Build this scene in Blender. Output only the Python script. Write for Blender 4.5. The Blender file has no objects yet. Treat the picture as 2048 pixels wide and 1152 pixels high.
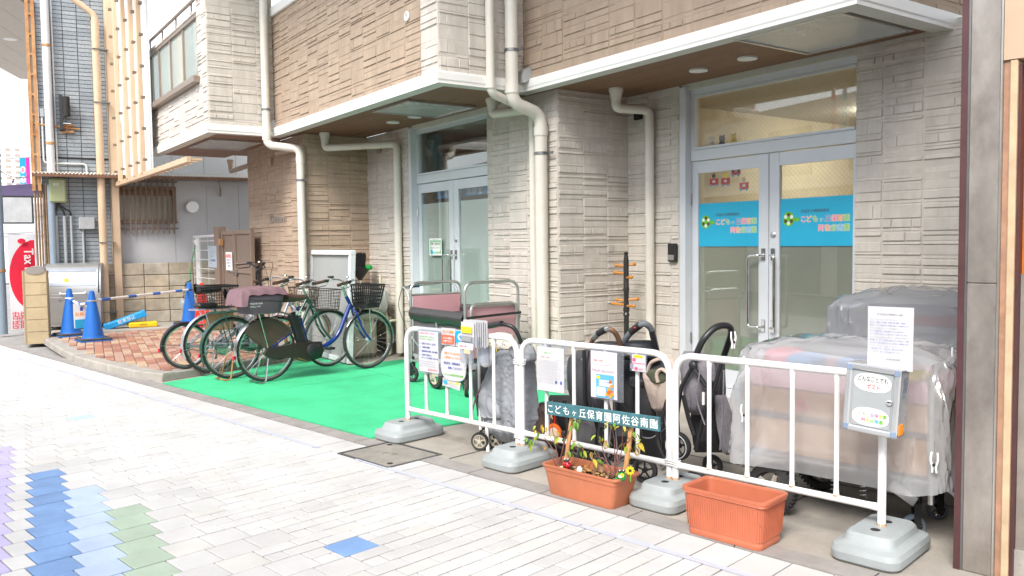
import bpy, math, random
from math import sin, cos, pi, radians, atan2, sqrt, hypot
from mathutils import Vector, Matrix, noise

sc = bpy.context.scene
COL = sc.collection
rnd = random.Random(7)

# ------------------------------------------------------------------ camera
FPX, YAW, PITCH, ROLL, EYE = 1660.47, radians(55.012), radians(-3.1156), radians(-0.6964), 1.40
_f = Vector((-sin(YAW) * cos(PITCH), cos(YAW) * cos(PITCH), sin(PITCH)))
_r = Vector((cos(YAW), sin(YAW), 0))
_u = _r.cross(_f)
CR = _r * cos(ROLL) + _u * sin(ROLL)
CU = -_r * sin(ROLL) + _u * cos(ROLL)
CAM = Vector((0, 0, EYE))
cd = bpy.data.cameras.new("camera")
cd.sensor_width = 36
cd.lens = FPX / 2048 * 36
cd.clip_start, cd.clip_end = 0.05, 600
cam = bpy.data.objects.new("camera", cd)
COL.objects.link(cam)
mw = Matrix((CR, CU, -_f)).transposed().to_4x4()
mw.translation = CAM
cam.matrix_world = mw
sc.camera = cam

# ------------------------------------------------------------------ sky, sun, exposure
SUN_EL, SUN_AZ = radians(46), radians(-60)      # azimuth measured from +X towards +Y
w = bpy.data.worlds.new("World")
sc.world = w
w.use_nodes = True
nt = w.node_tree
nt.nodes.clear()
sky = nt.nodes.new("ShaderNodeTexSky")
sky.sky_type = 'NISHITA'
sky.sun_disc = False
sky.sun_elevation = SUN_EL
sky.sun_rotation = pi / 2 - SUN_AZ
sky.air_density, sky.dust_density, sky.ozone_density = 1.0, 0.6, 1.0
hs = nt.nodes.new("ShaderNodeHueSaturation")     # thin bright cloud: the blue washed out of the whole dome
hs.inputs['Saturation'].default_value = 0.30
hs.inputs['Value'].default_value = 1.0
bg = nt.nodes.new("ShaderNodeBackground")
bg.inputs[1].default_value = 0.15
wo = nt.nodes.new("ShaderNodeOutputWorld")
nt.links.new(sky.outputs[0], hs.inputs['Color'])
nt.links.new(hs.outputs[0], bg.inputs[0])
nt.links.new(bg.outputs[0], wo.inputs[0])
sl = bpy.data.lights.new("sun", 'SUN')
sl.energy = 1.5
sl.angle = radians(22)
sl.color = (1, 0.94, 0.86)
so = bpy.data.objects.new("sun", sl)
COL.objects.link(so)
sd = Vector((cos(SUN_EL) * cos(SUN_AZ), cos(SUN_EL) * sin(SUN_AZ), sin(SUN_EL)))
so.rotation_euler = sd.to_track_quat('Z', 'Y').to_euler()
so.location = sd * 30
sc.view_settings.view_transform = 'Standard'
sc.view_settings.look = 'None'
sc.view_settings.exposure = 1.6
sc.view_settings.gamma = 1
sc.view_settings.use_curve_mapping = False
sc.render.engine = 'CYCLES'
sc.cycles.use_denoising = True
sc.cycles.max_bounces = 10
sc.cycles.transparent_max_bounces = 16

# ------------------------------------------------------------------ survey helpers (photo sight lines cut with real planes)
ST = radians(10.5)                                # the street runs 10.5 degrees off the facade
SU = Vector((cos(ST), sin(ST), 0))
SV = Vector((-sin(ST), cos(ST), 0))
def S(s, t, z=0.0):
    return SU * s + SV * t + Vector((0, 0, z))
def sight(x, y):
    return CR * ((x - 1024) / FPX) - CU * ((y - 576) / FPX) + _f
def G(x, y, z=0.0):
    d = sight(x, y)
    return CAM + d * ((z - EYE) / d.z)
def PY(x, y, Y):
    d = sight(x, y)
    return CAM + d * (Y / d.y)
def PX(x, y, X):
    d = sight(x, y)
    return CAM + d * (X / d.x)
def PP(x, y, o, dr):
    n = Vector((-dr[1], dr[0], 0))
    d = sight(x, y)
    return CAM + d * (n.dot(Vector((o[0], o[1], EYE)) - CAM) / n.dot(d))
def TP(x, y, t):                                  # street plane at offset t -> (s, z)
    q = PP(x, y, SV * t, SU)
    return q.dot(SU), q.z

# ------------------------------------------------------------------ objects
def tag(o, label=None, cat=None, group=None, kind=None):
    if label: o['label'] = label
    if cat: o['category'] = cat
    if group: o['group'] = group
    if kind: o['kind'] = kind
    return o
def thing(name, label, cat, loc=(0, 0, 0), rz=0.0, group=None):
    o = bpy.data.objects.new(name, None)
    o.empty_display_size = 0.1
    COL.objects.link(o)
    o.location = loc
    o.rotation_euler = (0, 0, rz)
    return tag(o, label, cat, group)
def link(name, me, parent=None, loc=None, rot=None):
    o = bpy.data.objects.new(name, me)
    COL.objects.link(o)
    if parent: o.parent = parent
    if loc is not None: o.location = loc
    if rot is not None: o.rotation_euler = rot
    return o
KIDS = {}
def dup(root, loc, rz, label=None, group=None):
    r = root.copy()
    COL.objects.link(r)
    r.location = loc
    r.rotation_euler = (0, 0, rz)
    if label: r['label'] = label
    if group: r['group'] = group
    for ch in list(root.children):
        c = ch.copy()
        COL.objects.link(c)
        c.parent = r
        for g in list(ch.children):
            d = g.copy()
            COL.objects.link(d)
            d.parent = c
    return r

def fillet(pts, r, k=5):
    pts = [Vector(p) for p in pts]
    out = [pts[0]]
    for i in range(1, len(pts) - 1):
        a, b, c = pts[i - 1], pts[i], pts[i + 1]
        d1, d2 = (a - b), (c - b)
        rr = min(r, d1.length * 0.49, d2.length * 0.49)
        p, q = b + d1.normalized() * rr, b + d2.normalized() * rr
        for j in range(k + 1):
            t = j / k
            out.append(p * (1 - t) ** 2 + b * 2 * t * (1 - t) + q * t * t)
    out.append(pts[-1])
    return out

class MB:
    def __init__(s):
        s.v, s.f, s.m, s.s = [], [], [], []
    def add(s, vs, fs, mi=0, smooth=False):
        b = len(s.v)
        s.v += [Vector(v) for v in vs]
        for f in fs:
            s.f.append([b + i for i in f]); s.m.append(mi); s.s.append(smooth)
        return s
    def box(s, c, size, mi=0, rz=0.0, R=None, b=0.0):
        hx, hy, hz = size[0] / 2, size[1] / 2, size[2] / 2
        c = Vector(c)
        M = R.to_3x3() if R is not None else Matrix.Rotation(rz, 3, 'Z')
        if b <= 0:
            vs = [(x, y, z) for z in (-hz, hz) for y in (-hy, hy) for x in (-hx, hx)]
            fs = [(0, 2, 3, 1), (4, 5, 7, 6), (0, 1, 5, 4), (2, 6, 7, 3), (0, 4, 6, 2), (1, 3, 7, 5)]
        else:
            b = min(b, hx * .9, hy * .9, hz * .9)
            vs, idx = [], {}
            for sx in (-1, 1):
                for sy in (-1, 1):
                    for sz in (-1, 1):
                        for ax in range(3):
                            q = [sx * (hx - b), sy * (hy - b), sz * (hz - b)]
                            q[ax] = (sx * hx, sy * hy, sz * hz)[ax]
                            idx[(sx, sy, sz, ax)] = len(vs); vs.append(q)
            fs = []
            def I(sg, ax): return idx[(sg[0], sg[1], sg[2], ax)]
            for ax in range(3):
                a1, a2 = (ax + 1) % 3, (ax + 2) % 3
                for sg in (-1, 1):
                    q = []
                    for e1, e2 in ((-1, -1), (1, -1), (1, 1), (-1, 1)):
                        k = [0, 0, 0]; k[ax] = sg; k[a1] = e1; k[a2] = e2
                        q.append(I(k, ax))
                    fs.append(q if sg > 0 else q[::-1])
                for e1 in (-1, 1):
                    for e2 in (-1, 1):
                        k0 = [0, 0, 0]; k1 = [0, 0, 0]
                        k0[ax], k1[ax] = -1, 1
                        for k in (k0, k1): k[a1] = e1; k[a2] = e2
                        q = [I(k0, a1), I(k1, a1), I(k1, a2), I(k0, a2)]
                        fs.append(q if e1 * e2 < 0 else q[::-1])
            for sx in (-1, 1):
                for sy in (-1, 1):
                    for sz in (-1, 1):
                        q = [I((sx, sy, sz), 0), I((sx, sy, sz), 1), I((sx, sy, sz), 2)]
                        fs.append(q if sx * sy * sz > 0 else q[::-1])
        return s.add([c + M @ Vector(v) for v in vs], fs, mi)
    def tube(s, pts, r, n=8, mi=0, closed=False, caps=True, flat=1.0):
        pts = [Vector(p) for p in pts]
        N = len(pts)
        rs = r if isinstance(r, (list, tuple)) else [r] * N
        vs, fs = [], []
        nrm = None
        for i in range(N):
            if closed: t = pts[(i + 1) % N] - pts[i - 1]
            else: t = pts[min(i + 1, N - 1)] - pts[max(i - 1, 0)]
            if t.length < 1e-9: t = Vector((0, 0, 1))
            t.normalize()
            if nrm is None:
                nrm = t.orthogonal().normalized()
                if abs(t.z) < .95: nrm = (Vector((0, 0, 1)) - t * t.z).normalized()
            nrm = (nrm - t * nrm.dot(t))
            if nrm.length < 1e-6: nrm = t.orthogonal()
            nrm.normalize()
            bn = t.cross(nrm)
            for k in range(n):
                a = 2 * pi * k / n
                vs.append(pts[i] + (nrm * cos(a) * flat + bn * sin(a)) * rs[i])
        for i in range(N if closed else N - 1):
            j = (i + 1) % N
            for k in range(n):
                l = (k + 1) % n
                fs.append((i * n + k, i * n + l, j * n + l, j * n + k))
        s.add(vs, fs, mi, True)
        if caps and not closed:
            s.add(vs[:n], [list(range(n))[::-1]], mi)
            s.add(vs[-n:], [list(range(n))], mi)
        return s
    def seg(s, a, b, r, n=8, mi=0):
        return s.tube([a, b], r, n, mi)
    def lathe(s, prof, n=16, c=(0, 0, 0), mi=0, R=None, smooth=True, caps=True):
        c = Vector(c)
        M = R.to_3x3() if R is not None else Matrix.Identity(3)
        vs, fs = [], []
        for r, z in prof:
            for k in range(n):
                a = 2 * pi * k / n
                vs.append(c + M @ Vector((r * cos(a), r * sin(a), z)))
        for i in range(len(prof) - 1):
            for k in range(n):
                l = (k + 1) % n
                fs.append((i * n + k, i * n + l, (i + 1) * n + l, (i + 1) * n + k))
        s.add(vs, fs, mi, smooth)
        if caps:
            if prof[0][0] > 1e-5: s.add(vs[:n], [list(range(n))[::-1]], mi)
            if prof[-1][0] > 1e-5: s.add(vs[-n:], [list(range(n))], mi)
        return s
    def ball(s, c, r, mi=0, sc_=(1, 1, 1), n=12, m=8):
        c = Vector(c)
        vs, fs = [], []
        for i in range(m + 1):
            p = pi * i / m
            for k in range(n):
                a = 2 * pi * k / n
                vs.append(c + Vector((r * sc_[0] * sin(p) * cos(a), r * sc_[1] * sin(p) * sin(a), -r * sc_[2] * cos(p))))
        for i in range(m):
            for k in range(n):
                l = (k + 1) % n
                fs.append((i * n + k, i * n + l, (i + 1) * n + l, (i + 1) * n + k))
        return s.add(vs, fs, mi, True)
    def poly(s, pts, M=None, h=0.0, mi=0, smooth=False):   # polygon in the xy plane of M, extruded by h along z
        M = M or Matrix.Identity(4)
        n = len(pts)
        top = [M @ Vector((p[0], p[1], h)) for p in pts]
        if h == 0: return s.add(top, [list(range(n))], mi)
        bot = [M @ Vector((p[0], p[1], 0)) for p in pts]
        s.add(top + bot, [list(range(n)), [n + i for i in range(n)][::-1]], mi)
        s.add(top + bot, [(i, n + i, n + (i + 1) % n, (i + 1) % n) for i in range(n)], mi, smooth)
        return s
    def grid(s, fn, nu, nv, mi=0, smooth=True, closed_u=False):
        vs = [fn(i / nu, j / nv) for j in range(nv + 1) for i in range(nu + 1)]
        W = nu + 1
        fs = [(j * W + i, j * W + i + 1, (j + 1) * W + i + 1, (j + 1) * W + i) for j in range(nv) for i in range(nu)]
        return s.add(vs, fs, mi, smooth)
    def mesh(s, name, mats, ang=40):
        me = bpy.data.meshes.new(name)
        me.from_pydata([tuple(v) for v in s.v], [], s.f)
        for m in (mats if isinstance(mats, (list, tuple)) else [mats]):
            me.materials.append(m)
        me.polygons.foreach_set('material_index', s.m)
        me.polygons.foreach_set('use_smooth', s.s)
        if any(s.s): me.set_sharp_from_angle(angle=radians(ang))
        me.update()
        return me
    def obj(s, name, mats, parent=None, loc=None, rot=None):
        return link(name, s.mesh(name, mats), parent, loc, rot)

def frame(o, x, y=(0, 0, 1)):
    """4x4 with columns x, y, x cross y at origin o"""
    x = Vector(x).normalized(); y = Vector(y).normalized()
    z = x.cross(y)
    M = Matrix((x, y, z)).transposed().to_4x4()
    M.translation = Vector(o)
    return M
def rrect(w, h, r, k=4, cx=0.0, cy=0.0):
    out = []
    for (sx, sy, a0) in ((1, 1, 0), (-1, 1, 90), (-1, -1, 180), (1, -1, 270)):
        for j in range(k + 1):
            a = radians(a0 + 90 * j / k)
            out.append((cx + sx * (w / 2 - r) + r * cos(a), cy + sy * (h / 2 - r) + r * sin(a)))
    return out
def ellipse(rx, ry, n=28, cx=0.0, cy=0.0):
    return [(cx + rx * cos(2 * pi * i / n), cy + ry * sin(2 * pi * i / n)) for i in range(n)]

# ------------------------------------------------------------------ materials
def M(name, col, rough=.6, metal=0.0, var=.12, vs=6.0, bump=0.0, bs=60.0, col2=None, spec=.5, rvar=.1, detail=4, stretch=None, objrand=0.0, trans=0.0):
    m = bpy.data.materials.new(name)
    m.use_nodes = True
    n = m.node_tree
    b = n.nodes['Principled BSDF']
    L = n.links.new
    tc = n.nodes.new('ShaderNodeTexCoord')
    mp = n.nodes.new('ShaderNodeMapping')
    if stretch: mp.inputs['Scale'].default_value = stretch
    L(tc.outputs['Object'], mp.inputs[0])
    nz = n.nodes.new('ShaderNodeTexNoise')
    nz.inputs['Scale'].default_value = vs
    nz.inputs['Detail'].default_value = detail
    nz.inputs['Roughness'].default_value = .65
    L(mp.outputs[0], nz.inputs['Vector'])
    rp = n.nodes.new('ShaderNodeMapRange')
    rp.inputs[1].default_value, rp.inputs[2].default_value = .3, .7
    L(nz.outputs['Fac'], rp.inputs[0])
    mx = n.nodes.new('ShaderNodeMix'); mx.data_type = 'RGBA'
    c = Vector(col)
    lo = c * (1 - var); hi = c * (1 + var)
    if col2: lo, hi = c, Vector(col2)
    mx.inputs[6].default_value = (*[min(1, x) for x in lo], 1)
    mx.inputs[7].default_value = (*[min(1, x) for x in hi], 1)
    L(rp.outputs[0], mx.inputs[0])
    out = mx.outputs[2]
    if objrand:
        oi = n.nodes.new('ShaderNodeObjectInfo')
        r2 = n.nodes.new('ShaderNodeMapRange')
        r2.inputs[3].default_value, r2.inputs[4].default_value = 1 - objrand, 1 + objrand
        L(oi.outputs['Random'], r2.inputs[0])
        hv = n.nodes.new('ShaderNodeHueSaturation')
        L(r2.outputs[0], hv.inputs['Value']); L(out, hv.inputs['Color'])
        out = hv.outputs[0]
    L(out, b.inputs['Base Color'])
    r3 = n.nodes.new('ShaderNodeMapRange')
    r3.inputs[3].default_value, r3.inputs[4].default_value = max(0.02, rough - rvar), min(1, rough + rvar)
    L(nz.outputs['Fac'], r3.inputs[0]); L(r3.outputs[0], b.inputs['Roughness'])
    b.inputs['Metallic'].default_value = metal
    b.inputs['Specular IOR Level'].default_value = spec
    if trans: b.inputs['Transmission Weight'].default_value = trans
    if bump:
        n2 = n.nodes.new('ShaderNodeTexNoise')
        n2.inputs['Scale'].default_value = bs
        n2.inputs['Detail'].default_value = 5
        L(mp.outputs[0], n2.inputs['Vector'])
        bp = n.nodes.new('ShaderNodeBump')
        bp.inputs['Strength'].default_value = min(1, bump)
        bp.inputs['Distance'].default_value = .004 * max(1, bump)
        L(n2.outputs['Fac'], bp.inputs['Height']); L(bp.outputs[0], b.inputs['Normal'])
    return m
def hexc(r, g, b):
    f = lambda c: (c / 255 / 12.92) if c <= 10 else ((c / 255 + .055) / 1.055) ** 2.4
    return (f(r), f(g), f(b))
def emit(name, col, k):
    m = bpy.data.materials.new(name); m.use_nodes = True
    b = m.node_tree.nodes['Principled BSDF']
    b.inputs['Base Color'].default_value = (*col, 1)
    b.inputs['Emission Color'].default_value = (*col, 1)
    b.inputs['Emission Strength'].default_value = k
    return m
def glassy(name, tint=(1, 1, 1), rough=0.0, ior=1.5, op=0.0, opcol=(.5, .5, .5), bump=0.0, bs=20.0, boost=1.0, transl=0.5, gloss=1.0):
    """thin sheet: clear pane or film, part see-through, part reflecting, part milky"""
    m = bpy.data.materials.new(name); m.use_nodes = True
    n = m.node_tree; n.nodes.clear(); L = n.links.new
    out = n.nodes.new('ShaderNodeOutputMaterial')
    tr = n.nodes.new('ShaderNodeBsdfTransparent'); tr.inputs[0].default_value = (*tint, 1)
    gl = n.nodes.new('ShaderNodeBsdfGlossy'); gl.inputs['Roughness'].default_value = rough
    gl.inputs['Color'].default_value = (gloss, gloss, gloss, 1)
    fr = n.nodes.new('ShaderNodeLayerWeight'); fr.inputs['Blend'].default_value = .5
    pw = n.nodes.new('ShaderNodeMath'); pw.operation = 'POWER'; pw.inputs[1].default_value = 5
    L(fr.outputs['Facing'], pw.inputs[0])            # same reflection from both faces of the thin sheet
    f0 = ((ior - 1) / (ior + 1)) ** 2
    mu = n.nodes.new('ShaderNodeMath'); mu.operation = 'MULTIPLY_ADD'; mu.use_clamp = True; mu.inputs[1].default_value = (1 - f0) * boost; mu.inputs[2].default_value = f0 * boost
    L(pw.outputs[0], mu.inputs[0])
    base = tr.outputs[0]
    if op > 0:
        df = n.nodes.new('ShaderNodeBsdfDiffuse'); df.inputs[0].default_value = (*opcol, 1)
        tl = n.nodes.new('ShaderNodeBsdfTranslucent'); tl.inputs[0].default_value = (*opcol, 1)
        m0 = n.nodes.new('ShaderNodeMixShader'); m0.inputs[0].default_value = transl
        L(df.outputs[0], m0.inputs[1]); L(tl.outputs[0], m0.inputs[2])
        m1 = n.nodes.new('ShaderNodeMixShader'); m1.inputs[0].default_value = op
        L(base, m1.inputs[1]); L(m0.outputs[0], m1.inputs[2])
        base = m1.outputs[0]
    m2 = n.nodes.new('ShaderNodeMixShader')
    L(mu.outputs[0], m2.inputs[0]); L(base, m2.inputs[1]); L(gl.outputs[0], m2.inputs[2])
    if bump:
        tc = n.nodes.new('ShaderNodeTexCoord')
        nz = n.nodes.new('ShaderNodeTexNoise'); nz.inputs['Scale'].default_value = bs; nz.inputs['Detail'].default_value = 5
        nz.noise_type = 'RIDGED_MULTIFRACTAL'
        L(tc.outputs['Object'], nz.inputs['Vector'])
        bp = n.nodes.new('ShaderNodeBump'); bp.inputs['Strength'].default_value = bump; bp.inputs['Distance'].default_value = .01
        L(nz.outputs['Fac'], bp.inputs['Height'])
        L(bp.outputs[0], gl.inputs['Normal']); L(bp.outputs[0], fr.inputs['Normal'])
        if op > 0: L(bp.outputs[0], df.inputs['Normal'])
    L(m2.outputs[0], out.inputs[0])
    return m

# ------------------------------------------------------------------ lettering (real glyph outlines)
_fc = bpy.data.curves.new("glyphs", 'FONT')
_fo = bpy.data.objects.new("glyphs", _fc)
COL.objects.link(_fo)
_gl = {}
def glyphs(txt, bold=0.0):
    k = (txt, bold)
    if k not in _gl:
        _fc.body = txt; _fc.size = 1.0; _fc.resolution_u = 2
        dg = bpy.context.evaluated_depsgraph_get(); dg.update()
        me = bpy.data.meshes.new_from_object(_fo.evaluated_get(dg))
        vs = [v.co.copy() for v in me.vertices]; fs = [list(p.vertices) for p in me.polygons]
        x1 = max([v.x for v in vs], default=0); x0 = min([v.x for v in vs], default=0)
        bpy.data.meshes.remove(me)
        _gl[k] = (vs, fs, x0, x1)
    return _gl[k]
def letter(mb, txt, size, Mx, x, y, mi=0, align='l', bold=0.0, width=None, sx=1.0):
    vs, fs, x0, x1 = glyphs(txt)
    kx = size * sx
    if width: kx = width / max(1e-6, (x1 - x0))
    wd = (x1 - x0) * kx
    ox = x - x0 * kx - (wd / 2 if align == 'c' else wd if align == 'r' else 0)
    ring = [(0, 0)]                                # heavier strokes: the outline laid again slightly shifted
    if bold > .04: ring += [(bold * cos(q * pi / 4), bold * sin(q * pi / 4)) for q in range(8)]
    elif bold > .022: ring += [(bold * .5, 0), (-bold * .5, 0), (0, bold * .4), (0, -bold * .4)]
    for q, (dx, dy) in enumerate(ring):
        mb.add([Mx @ Vector((ox + v.x * kx + dx * size, y + (v.y + dy) * size, q * 5e-5)) for v in vs], fs, mi)
    return wd
def print_obj(name, items, Mx, mats, parent):
    """items: (text, size, x, y, material index, align, bold[, width]) laid out on the plane Mx"""
    mb = MB()
    for it in items:
        letter(mb, it[0], it[1], Mx, it[2], it[3], it[4], it[5] if len(it) > 5 else 'l', it[6] if len(it) > 6 else 0, it[7] if len(it) > 7 else None)
    return mb.obj(name, mats, parent)
# ------------------------------------------------------------------ material library
m_ground = M("asphalt_bed", (.30, .29, .28), .9, var=.2, vs=3, bump=.5)
m_joint = M("joint_sand", (.09, .085, .08), .95, var=.3, vs=20)
m_tile = [M("paving_white_%s" % k, c, .75, var=.11, vs=2.2, bump=.5, bs=220, detail=9, objrand=.035) for k, c in
          (("plain", (.53, .525, .52)), ("grey", (.505, .50, .495)), ("warm", (.54, .53, .51)))]
m_tblue = M("paving_blue", (.16, .275, .50), .75, var=.14, vs=5, objrand=.06, bump=.5, bs=220)
m_tlight = M("paving_light_blue", (.39, .48, .655), .75, var=.10, vs=5, objrand=.05, bump=.5, bs=220)
m_tgreen = M("paving_green", (.35, .435, .345), .75, var=.10, vs=5, objrand=.05, bump=.5, bs=220)
m_tpurple = M("paving_purple", (.43, .39, .62), .75, var=.10, vs=5, objrand=.05, bump=.5, bs=220)
m_line = M("faded_line_paint", (.47, .49, .58), .7, var=.08, vs=10)
m_conc = M("concrete", (.36, .33, .29), .85, var=.24, vs=2.2, detail=9, bump=.6, bs=70)
m_conc2 = M("kerb_concrete", (.36, .335, .30), .85, var=.2, vs=4, bump=.7, bs=60)
m_gutter = M("gutter_stone", (.30, .28, .265), .8, var=.15, vs=6, bump=.5, bs=120)
m_manhole = M("manhole_infill", (.27, .25, .22), .85, var=.2, vs=7, bump=.8, bs=150)
m_mat = M("green_mat", (.06, .50, .235), .7, var=.16, vs=1.6, detail=10, bump=.4, bs=200, spec=.25)
m_brick = [M("porch_brick_%s" % k, c, .8, var=.16, vs=22, bump=.5, bs=120) for k, c in
           (("orange", (.39, .19, .125)), ("pink", (.42, .26, .20)), ("buff", (.46, .33, .22)), ("red", (.31, .145, .105)))]
m_sidW = M("siding_white", (.565, .52, .465), .8, var=.13, vs=3, stretch=(3, 3, .7), bump=.9, bs=55, objrand=.04)
m_sidB = M("siding_tan", (.40, .305, .225), .8, var=.13, vs=3, stretch=(3, 3, .7), bump=.9, bs=55, objrand=.04)
m_sidJ = M("siding_joint", (.56, .505, .45), .9, var=.1)
m_sidJB = M("siding_joint_tan", (.385, .29, .215), .9, var=.1)
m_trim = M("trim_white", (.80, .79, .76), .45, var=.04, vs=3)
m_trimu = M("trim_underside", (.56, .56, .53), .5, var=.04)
m_soffit = M("soffit_wood", (.19, .10, .056), .55, var=.3, vs=5, stretch=(1.2, 22, 10), bump=.3, bs=30, objrand=.08)
m_soffitT = M("soffit_tan", (.22, .125, .085), .6, var=.15, vs=5, stretch=(1.5, 20, 10))
m_hatch = M("hatch_panel", (.42, .43, .43), .25, metal=.0, var=.06, vs=2)
m_alu = M("aluminium", (.62, .62, .62), .32, metal=1.0, var=.06, vs=4)
m_frameW = M("door_frame_paint", (.60, .625, .66), .35, var=.04, vs=3)
m_chrome = M("chrome", (.78, .78, .78), .10, metal=1.0, var=.03, rvar=.05)
m_glass = glassy("window_glass", (.94, .955, .935), 0.0, 1.52, boost=1.5)
m_frost1 = M("frosted_film_pale", (.47, .53, .53), .25, var=.06, vs=1.2, spec=.6, rvar=.05)
m_frost = M("frosted_film", (.30, .30, .262), .25, var=.06, vs=1.2, spec=.6, rvar=.05)
m_cyan = M("cyan_film", (.02, .40, .62), .35, var=.05, vs=2)
m_pipe = M("downpipe_pvc", (.66, .62, .55), .35, var=.05, vs=5)
m_pipeT = M("downpipe_tan", (.36, .27, .20), .4, var=.05, vs=5)
m_clamp = M("pipe_clamp_steel", (.25, .25, .25), .4, metal=.8)
m_black = M("black_plastic", (.018, .018, .02), .45, var=.15)
m_dark = M("dark_void", (.02, .018, .016), .8)
m_white = M("white_paint", (.78, .78, .77), .4, var=.04)
m_grey = M("grey_plastic", (.34, .36, .37), .5, var=.06)
m_int = M("interior_wall", (.66, .58, .42), .8, var=.05)
m_intc = M("interior_ceiling", (.52, .50, .44), .8, var=.05)
m_intf = M("interior_floor", (.36, .25, .14), .5, var=.1)
m_teal = M("teal_curtain", (.03, .16, .21), .8, var=.2)
m_lampglow = emit("lamp_glow", (1, .95, .84), 22.0)
m_ink = M("ink_black", (.02, .02, .025), .7, var=0)
m_inkw = M("ink_white", (.80, .80, .78), .6, var=0)
m_inkred = M("ink_red", (.75, .04, .06), .6, var=0)
m_inkblue = M("ink_blue", (.04, .08, .36), .6, var=0)
m_inkgrey = M("ink_grey", (.30, .30, .32), .7, var=0)
m_inkpink = M("ink_pink", (.85, .10, .22), .6, var=0)
m_inkorange = M("ink_orange", (.90, .30, .02), .6, var=0)
m_inkgreen = M("ink_green", (.14, .50, .03), .6, var=0)
m_inkcyan = M("ink_cyan", (.02, .38, .65), .6, var=0)
m_inkbrown = M("ink_brown", (.10, .05, .03), .6, var=0)
m_inkyellow = M("ink_yellow", (.90, .66, .02), .6, var=0)
INK = [m_ink, m_inkw, m_inkred, m_inkblue, m_inkgrey, m_inkpink, m_inkorange, m_inkgreen, m_inkcyan, m_inkbrown, m_inkyellow]
K, W_, RED, BLU, GRY, PNK, ORG, GRN, CYN, BRN, YEL = range(11)

# ------------------------------------------------------------------ ground
g = MB()
g.add([(-220, -60, -.05), (60, -60, -.05), (60, 60, -.05), (-220, 60, -.05)], [(0, 1, 2, 3)])
tag(g.obj("ground", m_ground), kind='structure')

# street paving: rows 187 mm wide run across the street, each row shifted a quarter tile
P_ = .187
T_END = 3.36
bed = MB()
bed.poly([(-17.5, 0.3), (.6, .3), (.6, T_END), (-17.5, T_END)], Matrix((SU, SV, (0, 0, 1))).transposed().to_4x4(), 0)
for v in bed.v: v.z = -.012
paving = tag(bed.obj("street_paving", m_joint), kind='structure')
tiles = []                                         # (s0, s1, t0, t1, material)
i = 0
for i in range(-68, 28):
    s0 = -4.608 + P_ * i
    if s0 < -17.4 or s0 > .5: continue
    ph = 1.193 - .0507 * i                         # start of the blue column in this row
    t = ph - math.floor((ph - .32) / P_) * P_ - P_
    cells = []
    lim = 2.02 + .09 * sin(i * 1.7)                # squares near the middle of the street, half-width bricks beyond
    while t + P_ < lim:
        cells.append((s0, s0 + P_, t, t + P_, round((t - ph) / P_)))
        t += P_
    edge = 3.02 + .0507 * (i % 3)
    for hh in (0, 1):
        a0, tt = s0 + hh * P_ / 2, t
        first = hh
        while tt < edge - .02:
            ln = P_ / 2 if first else P_
            if edge - tt - ln < .03: ln = edge - tt
            cells.append((a0, a0 + P_ / 2, tt, tt + ln, None))
            tt += ln; first = 0
    cells.append((s0, s0 + P_, edge, T_END, None))
    for (a0, a1, b0, b1, k) in cells:
        b0, b1 = max(.32, b0), min(T_END - .003, b1)
        if b1 - b0 < .02: continue
        mt = rnd.choice((0, 0, 0, 1, 2))
        if k is not None:
            si = a0
            if k == 0 and si > -5.80: mt = 4
            elif k == 1 and si > -5.20: mt = 5
            elif k == 2 and si > -4.65: mt = 6
            elif k in (-2, -3) and si > -6.75: mt = 7
            elif k == -1 and si > -6.75:
                tiles.append((a0, a1, b0, b0 + .087, 7)); b0 += .0875; mt = 0
        tiles.append((a0, a1, b0, b1, mt))
BLUES = [(-4.608 + P_ * 7, -4.608 + P_ * 8, 2.08, 2.27, 4), (-4.608 - P_ * 15, -4.608 - P_ * 14, 2.25, 2.44, 5)]
tm = m_tile + [m_line, m_tblue, m_tlight, m_tgreen, m_tpurple]
def tile_geo(mb, a0, a1, b0, b1, mi, dz):
    gp = .0034
    x0, x1, y0, y1 = a0 + gp, a1 - gp, b0 + gp, b1 - gp
    e = .003
    bot = [S(x0, y0, -.012), S(x1, y0, -.012), S(x1, y1, -.012), S(x0, y1, -.012)]
    top = [S(x0 + e, y0 + e, dz), S(x1 - e, y0 + e, dz), S(x1 - e, y1 - e, dz), S(x0 + e, y1 - e, dz)]
    mid = [v + Vector((0, 0, dz + .010)) for v in bot]
    mb.add(bot + mid + top, [(8, 9, 10, 11)] + [(q, (q + 1) % 4, 4 + (q + 1) % 4, 4 + q) for q in range(4)] +
           [(4 + q, 4 + (q + 1) % 4, 8 + (q + 1) % 4, 8 + q) for q in range(4)], mi)
def clash(c):
    for b in BLUES:
        if c[0] < b[1] - .01 and c[1] > b[0] + .01 and c[2] < b[3] - .01 and c[3] > b[2] + .01: return b
    return None
final = []
for c in tiles:
    b = clash(c)
    if not b: final.append(c); continue
    if b[2] - c[2] > .008: final.append((c[0], c[1], c[2], b[2], c[4]))
    if c[3] - b[3] > .008: final.append((c[0], c[1], b[3], c[3], c[4]))
final += BLUES
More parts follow.
